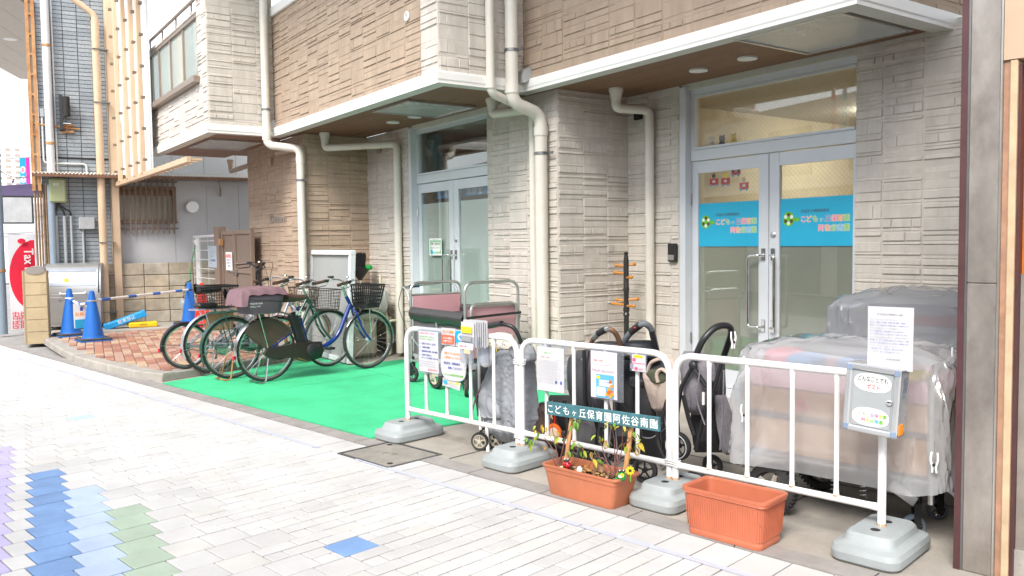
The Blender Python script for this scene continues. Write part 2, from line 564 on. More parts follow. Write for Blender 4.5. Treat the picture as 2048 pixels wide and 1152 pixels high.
# the manhole cuts the corner of the paving
MH = (-4.72, -4.16, 3.10, 3.56)
cut = []
for c in final:
    if c[1] > MH[0] and c[0] < MH[1] and c[3] > MH[2]:
        if c[2] < MH[2] - .02: cut.append((c[0], c[1], c[2], MH[2], c[4]))
        b0_ = max(c[2], MH[2])
        if c[0] < MH[0] - .01: cut.append((c[0], MH[0], b0_, c[3], c[4]))
        if c[1] > MH[1] + .01: cut.append((MH[1], c[1], b0_, c[3], c[4]))
    else: cut.append(c)
def vis_size(c):
    p = S((c[0] + c[1]) / 2, (c[2] + c[3]) / 2) - CAM
    d = p.dot(_f)
    if d < 1: return 0
    x, y = 1024 + FPX * p.dot(CR) / d, 576 - FPX * p.dot(CU) / d
    if not (-60 < x < 2100 and y < 1200): return 0
    return (c[1] - c[0]) * (c[3] - c[2]) / d ** 3
cut.sort(key=vis_size, reverse=True)
for c in cut[:300]:
    mb = MB(); tile_geo(mb, *c, rnd.uniform(-.0012, .0012))
    mb.m = [0] * len(mb.m)
    mb.obj("paving_tile", tm[c[4]], paving)
mb = MB()
for c in cut[300:]: tile_geo(mb, *c, rnd.uniform(-.0012, .0012))
tag(mb.obj("paving_tiles_beyond", tm, paving), kind='stuff')
# faded painted line along the edge
mb = MB()
for s0, s1 in ((-12, -8.1), (-8.0, -4.95), (-4.50, -2.6), (-2.58, -1.5)):
    mb.add([S(s0, 3.082, .0022), S(s1, 3.082, .0022), S(s1, 3.122, .0022), S(s0, 3.122, .0022)], [(0, 1, 2, 3)])
mb.obj("painted_line", m_line, paving)

# gutter stones (flush), then the concrete forecourt
gutter = tag(thing("gutter", None, None), kind='structure')
s = -13.9
while s < -.2:
    L_ = .598
    e0, e1 = s + .003, s + L_ - .003
    for e0, e1 in ([(e0, e1)] if not (e1 > MH[0] and e0 < MH[1]) else [(e0, min(e1, MH[0] - .003)), (max(e0, MH[1] + .003), e1)]):
        if e1 - e0 < .03: continue
        mb = MB()
        mb.add([S(e0, 3.364, -.05), S(e1, 3.364, -.05), S(e1, 3.497, -.05), S(e0, 3.497, -.05),
                S(e0, 3.364, .002), S(e1, 3.364, .002), S(e1, 3.497, .002), S(e0, 3.497, .002)],
               [(4, 5, 6, 7), (0, 1, 5, 4), (1, 2, 6, 5), (2, 3, 7, 6), (3, 0, 4, 7)])
        mb.obj("gutter_stone", m_gutter, gutter)
    s += .60
mb = MB()                                          # forecourt slab, from the gutter to the walls
A = [S(-8.75, 3.50), S(MH[0], 3.50), S(MH[0], MH[3]), S(MH[1], MH[3]), S(MH[1], 3.50), S(.3, 3.5), S(.3, 7.5), Vector((-9.3, 6.2, 0)), Vector((-10.2, 4.2, 0))]
mb.poly([(v.x, v.y) for v in A], None, .0)
for v in mb.v: v.z = -.001
forecourt = tag(mb.obj("forecourt_slab", m_conc), kind='structure')
mb = MB()
for t in (4.62,):
    mb.add([S(-5.2, t, .0025), S(0, t, .0025), S(0, t + .012, .0025), S(-5.2, t + .012, .0025)], [(0, 1, 2, 3)])
for s in (-4.05, -2.0):
    mb.add([S(s, 3.51, .0025), S(s + .01, 3.51, .0025), S(s + .01, 5.5, .0025), S(s, 5.5, .0025)], [(0, 1, 2, 3)])
mb.obj("slab_joint", m_joint, forecourt)

# manhole cover
mh = thing("manhole_cover", "square brown manhole cover set between white tiles and grey barrier foot", "manhole", S((MH[0] + MH[1]) / 2, (MH[2] + MH[3]) / 2, 0), ST)
mw_, mt_ = MH[1] - MH[0], MH[3] - MH[2]
mb = MB()
for (cx, cy, sx, sy) in ((0, mt_ / 2 - .012, mw_ - .004, .018), (0, -mt_ / 2 + .012, mw_ - .004, .018), (mw_ / 2 - .012, 0, .018, mt_ - .04), (-mw_ / 2 + .012, 0, .018, mt_ - .04)):
    mb.box((cx, cy, -.012), (sx, sy, .03))
mb.obj("cover_frame", m_clamp, mh)
mb = MB(); mb.box((0, 0, -.013), (mw_ - .055, mt_ - .055, .028), b=.003); mb.obj("cover_plate", m_manhole, mh)
mb = MB()
for r in (.045, .025): mb.tube([(r * cos(a / 20 * 2 * pi), r * sin(a / 20 * 2 * pi), .0015) for a in range(20)], .004, 5, 0, closed=True)
mb.obj("cover_ring", m_manhole, mh)
for sx in (-1, 1):
    mb = MB(); mb.lathe([(.02, -.002), (.02, .003), (.012, .003)], 10, (sx * .20, -sx * .15, 0)); mb.obj("key_hole", m_dark, mh)

# raised brick porch with its curved kerb
ZP = .085
kin = [G(*p) for p in ((60, 668), (70, 675), (100, 697), (125, 713), (153, 727), (190, 738), (228, 747), (270, 757), (325, 764))]
kx = [Vector((v.x, v.y, 0)) for v in kin]
kx[0] = Vector((-16.2, 1.28, 0)); kx[-1] = Vector((-9.105, 1.925, 0))
right_edge = [Vector((-9.105, 1.925, 0)), Vector((-9.9, 3.95, 0))]
def offset_poly(line, d):
    out = []
    for i, p in enumerate(line):
        a = line[max(0, i - 1)]; b = line[min(len(line) - 1, i + 1)]
        t = (b - a).normalized(); out.append(p + Vector((-t.y, t.x, 0)) * d)
    return out
kerb_in = offset_poly(kx, .15)
porch = MB()
pts = [(v.x, v.y) for v in offset_poly(kx, .01)] + [(-9.93, 3.94), (-12.55, 3.97), (-15.6, 4.4), (-15.9, 1.6)]
porch.poly(pts, Matrix.Translation((0, 0, ZP - .035)), .020)
porch_o = tag(porch.obj("porch_base", m_conc), kind='structure')
kerb = tag(thing("kerb", None, None), kind='structure')
def resample(line, step):
    out = [line[0]]; acc = 0
    for a, b in zip(line, line[1:]):
        n = max(1, round((b - a).length / .1))
        for j in range(1, n + 1): out.append(a.lerp(b, j / n))
    return out
fl = resample(kx, .1); fi = offset_poly(fl, .15)
i = 0
while i < len(fl) - 2:
    j = min(i + 6, len(fl) - 1)
    if len(fl) - 1 - j < 3: j = len(fl) - 1
    mb = MB(); n = j - i + 1
    vs = []
    for k in range(i, j + 1):
        sh = .003 * (1 if k == i else -1 if k == j else 0)
        dr = (fl[min(k + 1, len(fl) - 1)] - fl[max(k - 1, 0)]).normalized() * sh
        o_, n_ = fl[k] + dr, fi[k] + dr
        e = (n_ - o_).normalized()
        vs += [o_, o_ + e * .006 + Vector((0, 0, ZP - .012)), o_ + e * .018 + Vector((0, 0, ZP)), n_ + Vector((0, 0, ZP)), n_]
    fs = []
    for k in range(n - 1):
        for q in range(4): fs.append((k * 5 + q + 1, k * 5 + q, (k + 1) * 5 + q, (k + 1) * 5 + q + 1))
    fs += [[0, 1, 2, 3, 4], [(n - 1) * 5 + q for q in (4, 3, 2, 1, 0)]]
    mb.add(vs, [f[::-1] for f in fs])
    mb.obj("kerb_stone", m_conc2, kerb)
    i = j
a, b = right_edge
d_ = (b - a).normalized(); nn = Vector((-d_.y, d_.x, 0))
for q in range(4):
    mb = MB()
    c = a + d_ * (.27 + q * .53) + nn * .062
    mb.box((c.x, c.y, ZP / 2 - .002), (.522, .118, ZP), rz=atan2(d_.y, d_.x), b=.008)
    mb.obj("kerb_stone", m_conc2, kerb)
# bricks laid along the facade
def inside(x, y):
    # between the kerb band and the right edge and the back strip
    if y > 3.62 - (x + 9.5) * .0 or x < -14.2: return False
    found = False
    for a2, b2 in zip(kerb_in, kerb_in[1:]):
        if a2.x <= x <= b2.x:
            found = True
            yy = a2.y + (b2.y - a2.y) * (x - a2.x) / (b2.x - a2.x)
            if y < yy + .035: return False
    if not found: return False
    rel = Vector((x, y, 0)) - a
    return rel.dot(nn) > .175
br = []
bw, bh = .215, .105
ang = radians(-8)
for r in range(-10, 40):
    for c in range(-40, 30):
        x = -11.5 + (c * bw + (bw / 2 if r % 2 else 0)); y = 1.6 + r * bh
        dx, dy = x + 11.5, y - 2.5
        wx, wy = -11.5 + dx * cos(ang) - dy * sin(ang), 2.5 + dx * sin(ang) + dy * cos(ang)
        if inside(wx, wy) and inside(wx - .09, wy) and inside(wx + .09, wy): br.append((wx, wy))
br.sort(key=lambda p: -p[0])
shared = []
for q in range(8):
    mb = MB(); mb.box((0, 0, 0), (bw - .008, bh - .008, .03), b=.004); shared.append(mb.mesh("porch_brick", m_brick[q % 4]))
for p in br[:300]:
    link("brick", rnd.choice(shared), porch_o, (p[0], p[1], ZP - .015 + rnd.uniform(-.001, .001)), (0, 0, ang + (pi if rnd.random() < .5 else 0)))
mb = MB()
for p in br[300:]: mb.box((p[0], p[1], ZP - .015), (bw - .008, bh - .008, .03), rnd.randrange(4), rz=ang, b=.004)
if br[300:]: tag(mb.obj("bricks_beyond", m_brick, porch_o), kind='stuff')
mb = MB()                                          # concrete strip along the back of the porch
mb.poly([(-15.75, 3.64), (-9.85, 3.64), (-9.94, 3.93), (-12.5, 3.95), (-15.6, 4.4)], Matrix.Translation((0, 0, ZP - .02)), .021)
mb.poly([(-16.0, 1.5), (-14.22, 1.6), (-14.22, 3.63), (-15.75, 3.63)], Matrix.Translation((0, 0, ZP - .02)), .021)
mb.obj("concrete_strip", m_conc, porch_o)

# green rubber mats: three sheets side by side
mats_ = [[(-8.98, 1.90), (-7.75, 2.13), (-8.06, 3.915), (-9.78, 3.905)],
         [(-7.745, 2.131), (-5.44, 2.555), (-5.47, 3.50), (-5.62, 3.93), (-8.055, 3.915)],
         [(-8.86, 3.925), (-5.62, 3.935), (-5.86, 4.72), (-8.95, 4.74)]]
lab = ["green ribbed mat under the rear bicycle wheels beside the brick porch kerb", "large green ribbed mat between the street edge and the pink wagon", "green ribbed mat along the foot of the wall before the left door"]
for q, pl in enumerate(mats_):
    mb = MB()
    mb.poly(pl, Matrix.Translation((0, 0, 0.001)), .010)
    o = tag(mb.obj("green_mat", m_mat), lab[q], "mat", "green rubber mats on the forecourt")
    # moulded ribs
    rb = MB()
    ys = [p[1] for p in pl]; 
    y = min(ys) + .02
    while y < max(ys) - .01:
        xs = []
        for (p1, p2) in zip(pl, pl[1:] + pl[:1]):
            if (p1[1] - y) * (p2[1] - y) < 0: xs.append(p1[0] + (p2[0] - p1[0]) * (y - p1[1]) / (p2[1] - p1[1]))
        if len(xs) >= 2:
            x0, x1 = min(xs) + .006, max(xs) - .006
            rb.add([(x0, y - .006, .0105), (x1, y - .006, .0105), (x1, y, .0135), (x0, y, .0135), (x1, y + .006, .0105), (x0, y + .006, .0105)], [(0, 1, 2, 3), (3, 2, 4, 5)])
        y += .024
    tag(rb.obj("ribs", m_mat, o), kind='stuff')
# ------------------------------------------------------------------ nursery building
bld = thing("nursery_building", "nursery with stepped white and tan stone-pattern siding, brown soffits and two glass doors", "building", (-8, 4.5, 0))
BO = Vector((-8, 4.5, 0))
def part(mb, name, mats, parent=bld, label=None):
    if parent is bld: mb = shifted(mb, -BO)
    o = mb.obj(name, mats, parent)
    return tag(o, label)
def shifted(mb, d):
    mb.v = [v + d for v in mb.v]
    return mb
ZS = 2.80
YA, YB, YC = 3.95, 4.82, 5.70
XA0, XA1, XB1, XC1 = -12.5, -10.2, -6.12, -2.2
B1, B2, B3 = 2.87, 3.69, 4.60
XB1a, XB12, XB23, XB3e = -13.55, -10.54, -6.34, -2.95
X_WB = PY(843, 100, B2).x                          # where the tan of the middle bay turns white
ZT2 = PY(548, 33, B2).z
ZT3 = 3.70
YD1, YD2 = YB + .07, YC + .07
D1 = (PY(834, 380, YD1).x, PY(905, 380, YD1).x); D1 = (D1[0], D1[1], 2 * D1[1] - D1[0])
D2 = (PY(1382, 400, YD2).x, PY(1536, 400, YD2).x, PY(1722, 400, YD2).x)
ZD1, ZD2 = PY(835, 367, YD1).z, PY(1550, 306, YD2).z
ZD = (ZD1 + ZD2) / 2
print("door tops", ZD1, ZD2, "door1", D1, "door2", D2, "ZT2", ZT2, "X_WB", X_WB)

blocks = []                                        # (part, frame, x0,x1,z0,z1, depth, material)
def siding(wall_part, o, d, L, rects, mat, seed, unit=.30, first=0.0):
    rr = random.Random(seed)
    F = frame(o, d)
    zmin = min(r[2] for r in rects); zmax = max(r[3] for r in rects)
    rows = []; z = zmin; r0 = random.Random(5)
    while z < zmax - .02:
        h = r0.choice((.020, .026, .032, .038, .046, .054, .066))
        h = min(h, zmax - z)
        if zmax - (z + h) < .02: h = zmax - z
        rows.append((z, z + h)); z += h
    x = -first
    while x < L - .01:
        x1 = min(L, x + unit)
        xa = max(0, x) + .004; xb = x1 - .004
        k = 0
        while k < len(rows):
            z0, z1 = rows[k]
            # now and then two thin courses run together
            if k + 1 < len(rows) and rr.random() < .25 and rows[k + 1][1] - z0 < .13:
                z1 = rows[k + 1][1]; k += 1
            k += 1
            q = rr.random()
            if q < .66 or xb - xa < .12: cuts = [xa, xb]
            elif q < .93: m = xa + (xb - xa) * rr.choice((.25, .35, .6, .72)); cuts = [xa, m, xb]
            else: cuts = [xa, xa + (xb - xa) * rr.uniform(.2, .35), xa + (xb - xa) * rr.uniform(.6, .8), xb]
            for c0, c1 in zip(cuts, cuts[1:]):
                for (a0, a1, b0, b1) in rects:
                    e0, e1, f0, f1 = max(c0, a0), min(c1, a1), max(z0, b0), min(z1, b1)
                    if e1 - e0 > .012 and f1 - f0 > .010:
                        blocks.append((wall_part, F, e0, e1, f0, f1, rr.choice((.011, .013, .016) if k % 2 else (.004, .006, .008)), mat, rr.random()))
        x = x1
def wall(name, o, d, rects, matj, mat, seed, th=.12, first=0.0, label=None):
    F = frame(o, d)
    for q, (a0, a1, b0, b1) in enumerate(rects):
        if a1 - a0 < .01: continue
        if b1 == ZS: b1 = ZS + .018
        mb = MB()
        c = F @ Vector(((a0 + a1) / 2, (b0 + b1) / 2, .0035 - th / 2))
        mb.box(c, (a1 - a0, b1 - b0, th), R=F)
        p = part(mb, name, matj, label=label)
        siding(p, o, d, a1, [(a0, a1, b0, b1)], mat, seed + q * 50, first=first)
X_, Y_ = (1, 0, 0), (0, 1, 0)
EZ = .0
wall("lower_wall", (XA0, YA, 0), X_, [(0, XA1 - XA0, ZP, ZS)], m_sidJB, m_sidB, 11)
wall("lower_wall", (XA1, YA, 0), Y_, [(.001, YB - YA - .001, .02, ZS)], m_sidJB, m_sidB, 12)
wall("lower_wall", (XA1, YB, 0), X_, [(.001, D1[0] - .07 - XA1, .16, ZS), (D1[2] + .0 - XA1, XB1 - XA1, .16, ZS)], m_sidJ, m_sidW, 13)
wall("lower_wall", (XB1, YB, 0), Y_, [(.001, YC - YB - .001, .10, ZS)], m_sidJ, m_sidW, 14)
wall("lower_wall", (XB1, YC, 0), X_, [(.001, D2[0] - .075 - XB1, .10, ZS), (D2[2] + .0 - XB1, XC1 - XB1, .10, ZS)], m_sidJ, m_sidW, 15)
# plain footing strips under the siding
for c_, z_ in ((((XA1 + D1[0]) / 2, YB + .06, .08), (D1[0] - XA1 - .1, .10, .16)), (((D1[2] + XB1) / 2, YB + .06, .08), (XB1 - D1[2] - .02, .10, .16)), (((XB1 + D2[0]) / 2, YC + .06, .05), (D2[0] - XB1 - .2, .10, .10)), (((D2[2] + XC1) / 2, YC + .06, .05), (XC1 - D2[2] - .02, .10, .10))):
    mb = MB(); mb.box(c_, z_); part(mb, "footing", m_conc2)
ZU = ZS + .10
win = [PY(x, y, B1) for x, y in ((297, 117), (297, 219), (397, 12), (397, 150))]
WX0, WX1 = win[0].x, win[3].x
XB1a = WX0
WZ0, WZ1 = (win[1].z + win[3].z) / 2, (win[0].z + win[2].z) / 2
print("upper window", WX0, WX1, WZ0, WZ1)
wall("upper_wall", (XB1a, B1, 0), X_, [(0, WX0 - XB1a, ZU, 5.7), (WX0 - XB1a, WX1 - XB1a, ZU, WZ0), (WX0 - XB1a, WX1 - XB1a, WZ1, WZ1 + .06), (WX1 - XB1a, XB12 - XB1a, ZU, 5.7)], m_sidJ, m_sidW, 21)
wall("upper_wall", (XB12, B1, 0), Y_, [(.001, B2 - B1 - .001, ZU, 5.7)], m_sidJ, m_sidW, 22)
wall("upper_wall", (XB12, B2, 0), X_, [(.001, X_WB - XB12, ZU, ZT2)], m_sidJB, m_sidB, 23)
wall("upper_wall", (X_WB, B2, 0), X_, [(.001, XB23 - X_WB, ZU, 5.7)], m_sidJ, m_sidW, 24)
wall("upper_wall", (XB23, B2, 0), Y_, [(.001, B3 - B2 - .001, ZU, 5.7)], m_sidJ, m_sidW, 25)
wall("upper_wall", (XB23, B3, 0), X_, [(.001, XB3e - XB23, ZU, ZT3)], m_sidJB, m_sidB, 26)
wall("upper_wall", (XB3e, B3, 0), Y_, [(.001, 1.7, ZU, ZT3)], m_sidJB, m_sidB, 27)
wall("upper_wall", (XB12, B2 + .5, 0), X_, [(.001, X_WB - XB12, ZT2, 5.7)], m_sidJ, m_sidW, 28)
def stone(mb, b, mi=0, F=None):
    _, F0, x0, x1, z0, z1, dp, mt, q = b
    F = F or F0
    e = min(.008, (z1 - z0) * .32)
    g_ = .0014
    x0 += g_; x1 -= g_; z0 += g_; z1 -= g_
    lean = dp * (.55 + .4 * q)
    q2 = (q * 7.3) % 1 - .5
    pts = [(x0, z0, 0), (x1, z0, 0), (x1, z1, 0), (x0, z1, 0),
           (x0 + e * .6, z0 + e * .5, dp), (x1 - e * .6, z0 + e * .5, dp + q2 * .004), (x1 - e * .6, z1 - e, lean + q2 * .004), (x0 + e * .6, z1 - e, lean)]
    mb.add([F @ Vector((p[0], p[1], p[2])) for p in pts], [(4, 5, 6, 7), (0, 1, 5, 4), (1, 2, 6, 5), (2, 3, 7, 6), (3, 0, 4, 7)], mi)
def px_area(b):
    c = b[1] @ Vector(((b[2] + b[3]) / 2, (b[4] + b[5]) / 2, 0))
    p = c - CAM; d = p.dot(_f)
    if d < 1: return 0
    x, y = 1024 + FPX * p.dot(CR) / d, 576 - FPX * p.dot(CU) / d
    if not (-20 < x < 1930 and -20 < y < 640): return 0
    nrm = (b[1].to_3x3() @ Vector((0, 0, 1)))
    return (b[3] - b[2]) * (b[5] - b[4]) * abs(nrm.dot(p.normalized())) / d ** 2
blocks.sort(key=px_area, reverse=True)
for b in blocks[:300]:
    mb = MB(); stone(mb, b); shifted(mb, -BO)
    mb.obj("siding_stone", b[7], b[0])
rest = {}
for b in blocks[300:]:
    rest.setdefault(b[0].name, []).append(b)
for nm, lst in rest.items():
    mb = MB()
    for b in lst: stone(mb, b)
    shifted(mb, -BO)
    tag(mb.obj("siding_stones", lst[0][7], lst[0][0]), kind='stuff')
print("siding blocks", len(blocks))

# white trim round the foot of the upper storey, soffits
def trim_run(pts, name="eaves_trim"):
    mb = MB()
    n = len(pts)
    P3 = [Vector((p[0], p[1], 0)) for p in pts]
    def off(d):
        out = []
        for i in range(n):
            ts = []
            if i > 0: ts.append((P3[i] - P3[i - 1]).normalized())
            if i < n - 1: ts.append((P3[i + 1] - P3[i]).normalized())
            ns = [Vector((t.y, -t.x, 0)) for t in ts]
            m = ns[0] if len(ns) == 1 else (ns[0] + ns[1]) / (1 + ns[0].dot(ns[1]))
            out.append(P3[i] + m * d)
        return out
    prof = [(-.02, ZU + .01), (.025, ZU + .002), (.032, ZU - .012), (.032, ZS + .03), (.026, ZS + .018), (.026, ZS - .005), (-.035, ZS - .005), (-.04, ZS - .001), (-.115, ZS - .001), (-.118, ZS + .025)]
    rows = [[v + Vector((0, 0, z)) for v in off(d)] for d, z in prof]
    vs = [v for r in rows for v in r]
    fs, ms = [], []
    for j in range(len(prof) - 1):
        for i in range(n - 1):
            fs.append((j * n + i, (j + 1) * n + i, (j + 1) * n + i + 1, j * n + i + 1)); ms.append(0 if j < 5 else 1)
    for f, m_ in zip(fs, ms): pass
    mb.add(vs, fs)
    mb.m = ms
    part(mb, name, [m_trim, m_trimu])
trim_run([(XB1a, B1), (XB12, B1), (XB12, B2), (XB23, B2), (XB23, B3), (XB3e, B3), (XB3e, 6.3)])
def soffit(x0, x1, y0, y1, mat, k):
    n = 4
    for q in range(n):
        a, b = y0 + (y1 - y0) * q / n, y0 + (y1 - y0) * (q + 1) / n
        mb = MB(); mb.box(((x0 + x1) / 2, (a + b) / 2, ZS + .035), (x1 - x0, b - a - .004, .03))
        part(mb, "soffit_board", mat)
soffit(XB1a + .1, XB12 - .1, B1 + .1, YA, m_soffitT, 1)
mb = MB(); mb.box(((XB1a + XA0) / 2 + .4, YA + .3, ZS + .035), (1.0, .6, .03)); part(mb, "soffit_board", m_soffitT)
soffit(XB12 - .1, XB23 - .1, B2 + .1, YB, m_soffit, 2)
soffit(XB23 - .1, XB3e - .1, B3 + .1, YC, m_soffit, 3)
mb = MB(); mb.box((-4, 5, 5.75), (20, 6, .1)); part(mb, "roof", m_conc2)  # unseen slab added to keep sky light out of the open-topped walls
for q, pl in enumerate(([(386, 283), (413, 286), (513, 289), (492, 299)], [(752, 221), (818, 201), (943, 213), (872, 233)], [(1484, 78), (1666, 27), (1806, 56), (1616, 104)])):
    pts = [G(x, y, ZS + .01) for x, y in pl]
    if q == 0:
        c = G(455, 289, ZS + .01); pts = [c + Vector(d) for d in ((-.55, -.36, 0), (.5, -.36, 0), (.5, .30, 0), (-.55, .30, 0))]
    else:
        x0, x1 = (pts[0].x + pts[3].x) / 2, (pts[1].x + pts[2].x) / 2; y0, y1 = (pts[0].y + pts[1].y) / 2, (pts[2].y + pts[3].y) / 2
        x0, x1 = min(p.x for p in pts), max(p.x for p in pts); y0, y1 = min(p.y for p in pts), max(p.y for p in pts)
        pts = [Vector((x0, y0, 0)), Vector((x1, y0, 0)), Vector((x1, y1, 0)), Vector((x0, y1, 0))]
    x0, x1 = min(p.x for p in pts), max(p.x for p in pts); y0, y1 = min(p.y for p in pts), max(p.y for p in pts)
    mb = MB(); mb.box(((x0 + x1) / 2, (y0 + y1) / 2, ZS + .012), (x1 - x0, y1 - y0, .016))
    h = part(mb, "access_panel", m_hatch)
    mb = MB()
    for (cx, cy, sx, sy) in (((x0 + x1) / 2, y0 - .012, x1 - x0 + .05, .024), ((x0 + x1) / 2, y1 + .012, x1 - x0 + .05, .024), (x0 - .012, (y0 + y1) / 2, .024, y1 - y0), (x1 + .012, (y0 + y1) / 2, .024, y1 - y0)):
        mb.box((cx, cy, ZS + .006), (sx, sy, .022))
    shifted(mb, -BO); mb.obj("panel_frame", m_alu, h)
for x, y in ((786, 245), (829, 234), (1397, 141), (1495, 117)):
    c = G(x, y, ZS + .014)
    mb = MB(); mb.lathe([(.0, ZS + .014), (.062, ZS + .014), (.078, ZS + .008), (.078, ZS + .03)], 20, (c.x, c.y, 0)); part(mb, "downlight", m_white)
# upper parapet trims, vents
mb = MB(); mb.box(((XB12 + X_WB) / 2, B2 + .14, ZT2 + .06), (X_WB - XB12 - .01, .36, .12), b=.01); part(mb, "parapet_trim", m_trim)
mb = MB(); mb.box(((XB23 + XB3e) / 2, B3 + .14, ZT3 + .05), (XB3e - XB23 - .01, .36, .10), b=.01); part(mb, "parapet_trim", m_hatch)
for x, y, Y in ((549, 253, B2), (1057, 152, B3)):
    c = PY(x, y, Y)
    mb = MB()
    n = 8
    prof = [(0, .075)] + [(-.10 * sin(pi / 2 * k / n), .075 - .15 * (1 - cos(pi / 2 * k / n)) ) for k in range(1, n + 1)] + [(-.07, -.075), (0, -.03)]
    vs = [(c.x + sx * .055, c.y - .004 + p[0], c.z + p[1]) for sx in (-1, 1) for p in prof]
    m_ = len(prof)
    mb.add(vs, [list(range(m_)), list(range(m_, 2 * m_))[::-1]] + [(k, k + m_, k + 1 + m_, k + 1) for k in range(m_ - 1)])
    part(mb, "vent_hood", m_hatch)
c = PY(818, 33, B2)
mb = MB()
mb.tube([(c.x + .036 * cos(a * pi / 10), c.y - .022, c.z + .036 * sin(a * pi / 10)) for a in range(20)], .010, 6, 0, closed=True)
mb.box((c.x, c.y - .018, c.z), (.07, .012, .012)); mb.box((c.x, c.y - .018, c.z), (.012, .012, .07))
part(mb, "vent_cap", m_trim)
mb = MB(); mb.lathe([(0, 0), (.032, 0)], 14, (c.x, c.y - .012, c.z), R=Matrix.Rotation(pi / 2, 3, 'X')); part(mb, "vent_hole", m_dark)
for x, y, pl in ((545, 325, ('y', YA)), (762, 298, ('y', YB)), (1280, 228, ('y', YC))):
    c = PY(x, y, pl[1])
    mb = MB(); mb.box((c.x, c.y - .022, c.z), (.09, .04, .11)); part(mb, "wall_bracket", m_pipeT if pl[1] < 5 else m_dark)

# upper window of the white bay
mb = MB()
for (cx, cz, sx, sz) in (((WX0 + WX1) / 2, WZ1 - .02, WX1 - WX0, .05), ((WX0 + WX1) / 2, WZ0 + .02, WX1 - WX0, .05), (WX0 + .02, (WZ0 + WZ1) / 2, .045, WZ1 - WZ0 - .1), (WX1 - .02, (WZ0 + WZ1) / 2, .045, WZ1 - WZ0 - .1)):
    mb.box((cx, B1 + .03, cz), (sx, .06, sz))
m_bronze = M("window_bronze", (.27, .215, .175), .4, metal=.3, var=.08)
wf = part(mb, "upper_window", m_bronze)
for q in range(3):
    xm = PY((315, 338, 364)[q], 100, B1).x
    mb = MB(); mb.box((xm, B1 + .032, (WZ0 + WZ1) / 2), (.035, .05, WZ1 - WZ0 - .09)); shifted(mb, -BO); mb.obj("mullion", m_bronze, wf)
m_milk = glassy("milky_glass", (.9, .96, .92), .05, 1.5, op=.75, opcol=(.74, .80, .76), boost=1.3)
mb = MB(); mb.box(((WX0 + WX1) / 2, B1 + .035, (WZ0 + WZ1) / 2), (WX1 - WX0 - .05, .006, WZ1 - WZ0 - .06)); shifted(mb, -BO); mb.obj("pane", m_milk, wf)
mb = MB(); mb.box(((WX0 + WX1) / 2, B1 - .03, WZ0 - .05), (WX1 - WX0 + .16, .12, .09), b=.01); shifted(mb, -BO); mb.obj("sill", m_bronze, wf)
mb = MB(); mb.tube([(WX0 + .05, B1 - .02, WZ1 + .16), (WX1, B1 - .02, WZ1 + .16)], .022, 8)
for q in range(4): mb.box((WX0 + .2 + q * .8, B1 - .01, WZ1 + .08), (.016, .02, .14))
part(mb, "balcony_rail", m_bronze)
mb = MB(); mb.box(((WX0 + WX1) / 2 + .25, B1 + .7, (WZ0 + WZ1) / 2), (WX1 - WX0 - .6, .02, WZ1 - WZ0 + 1)); part(mb, "curtain_lining", m_trim)

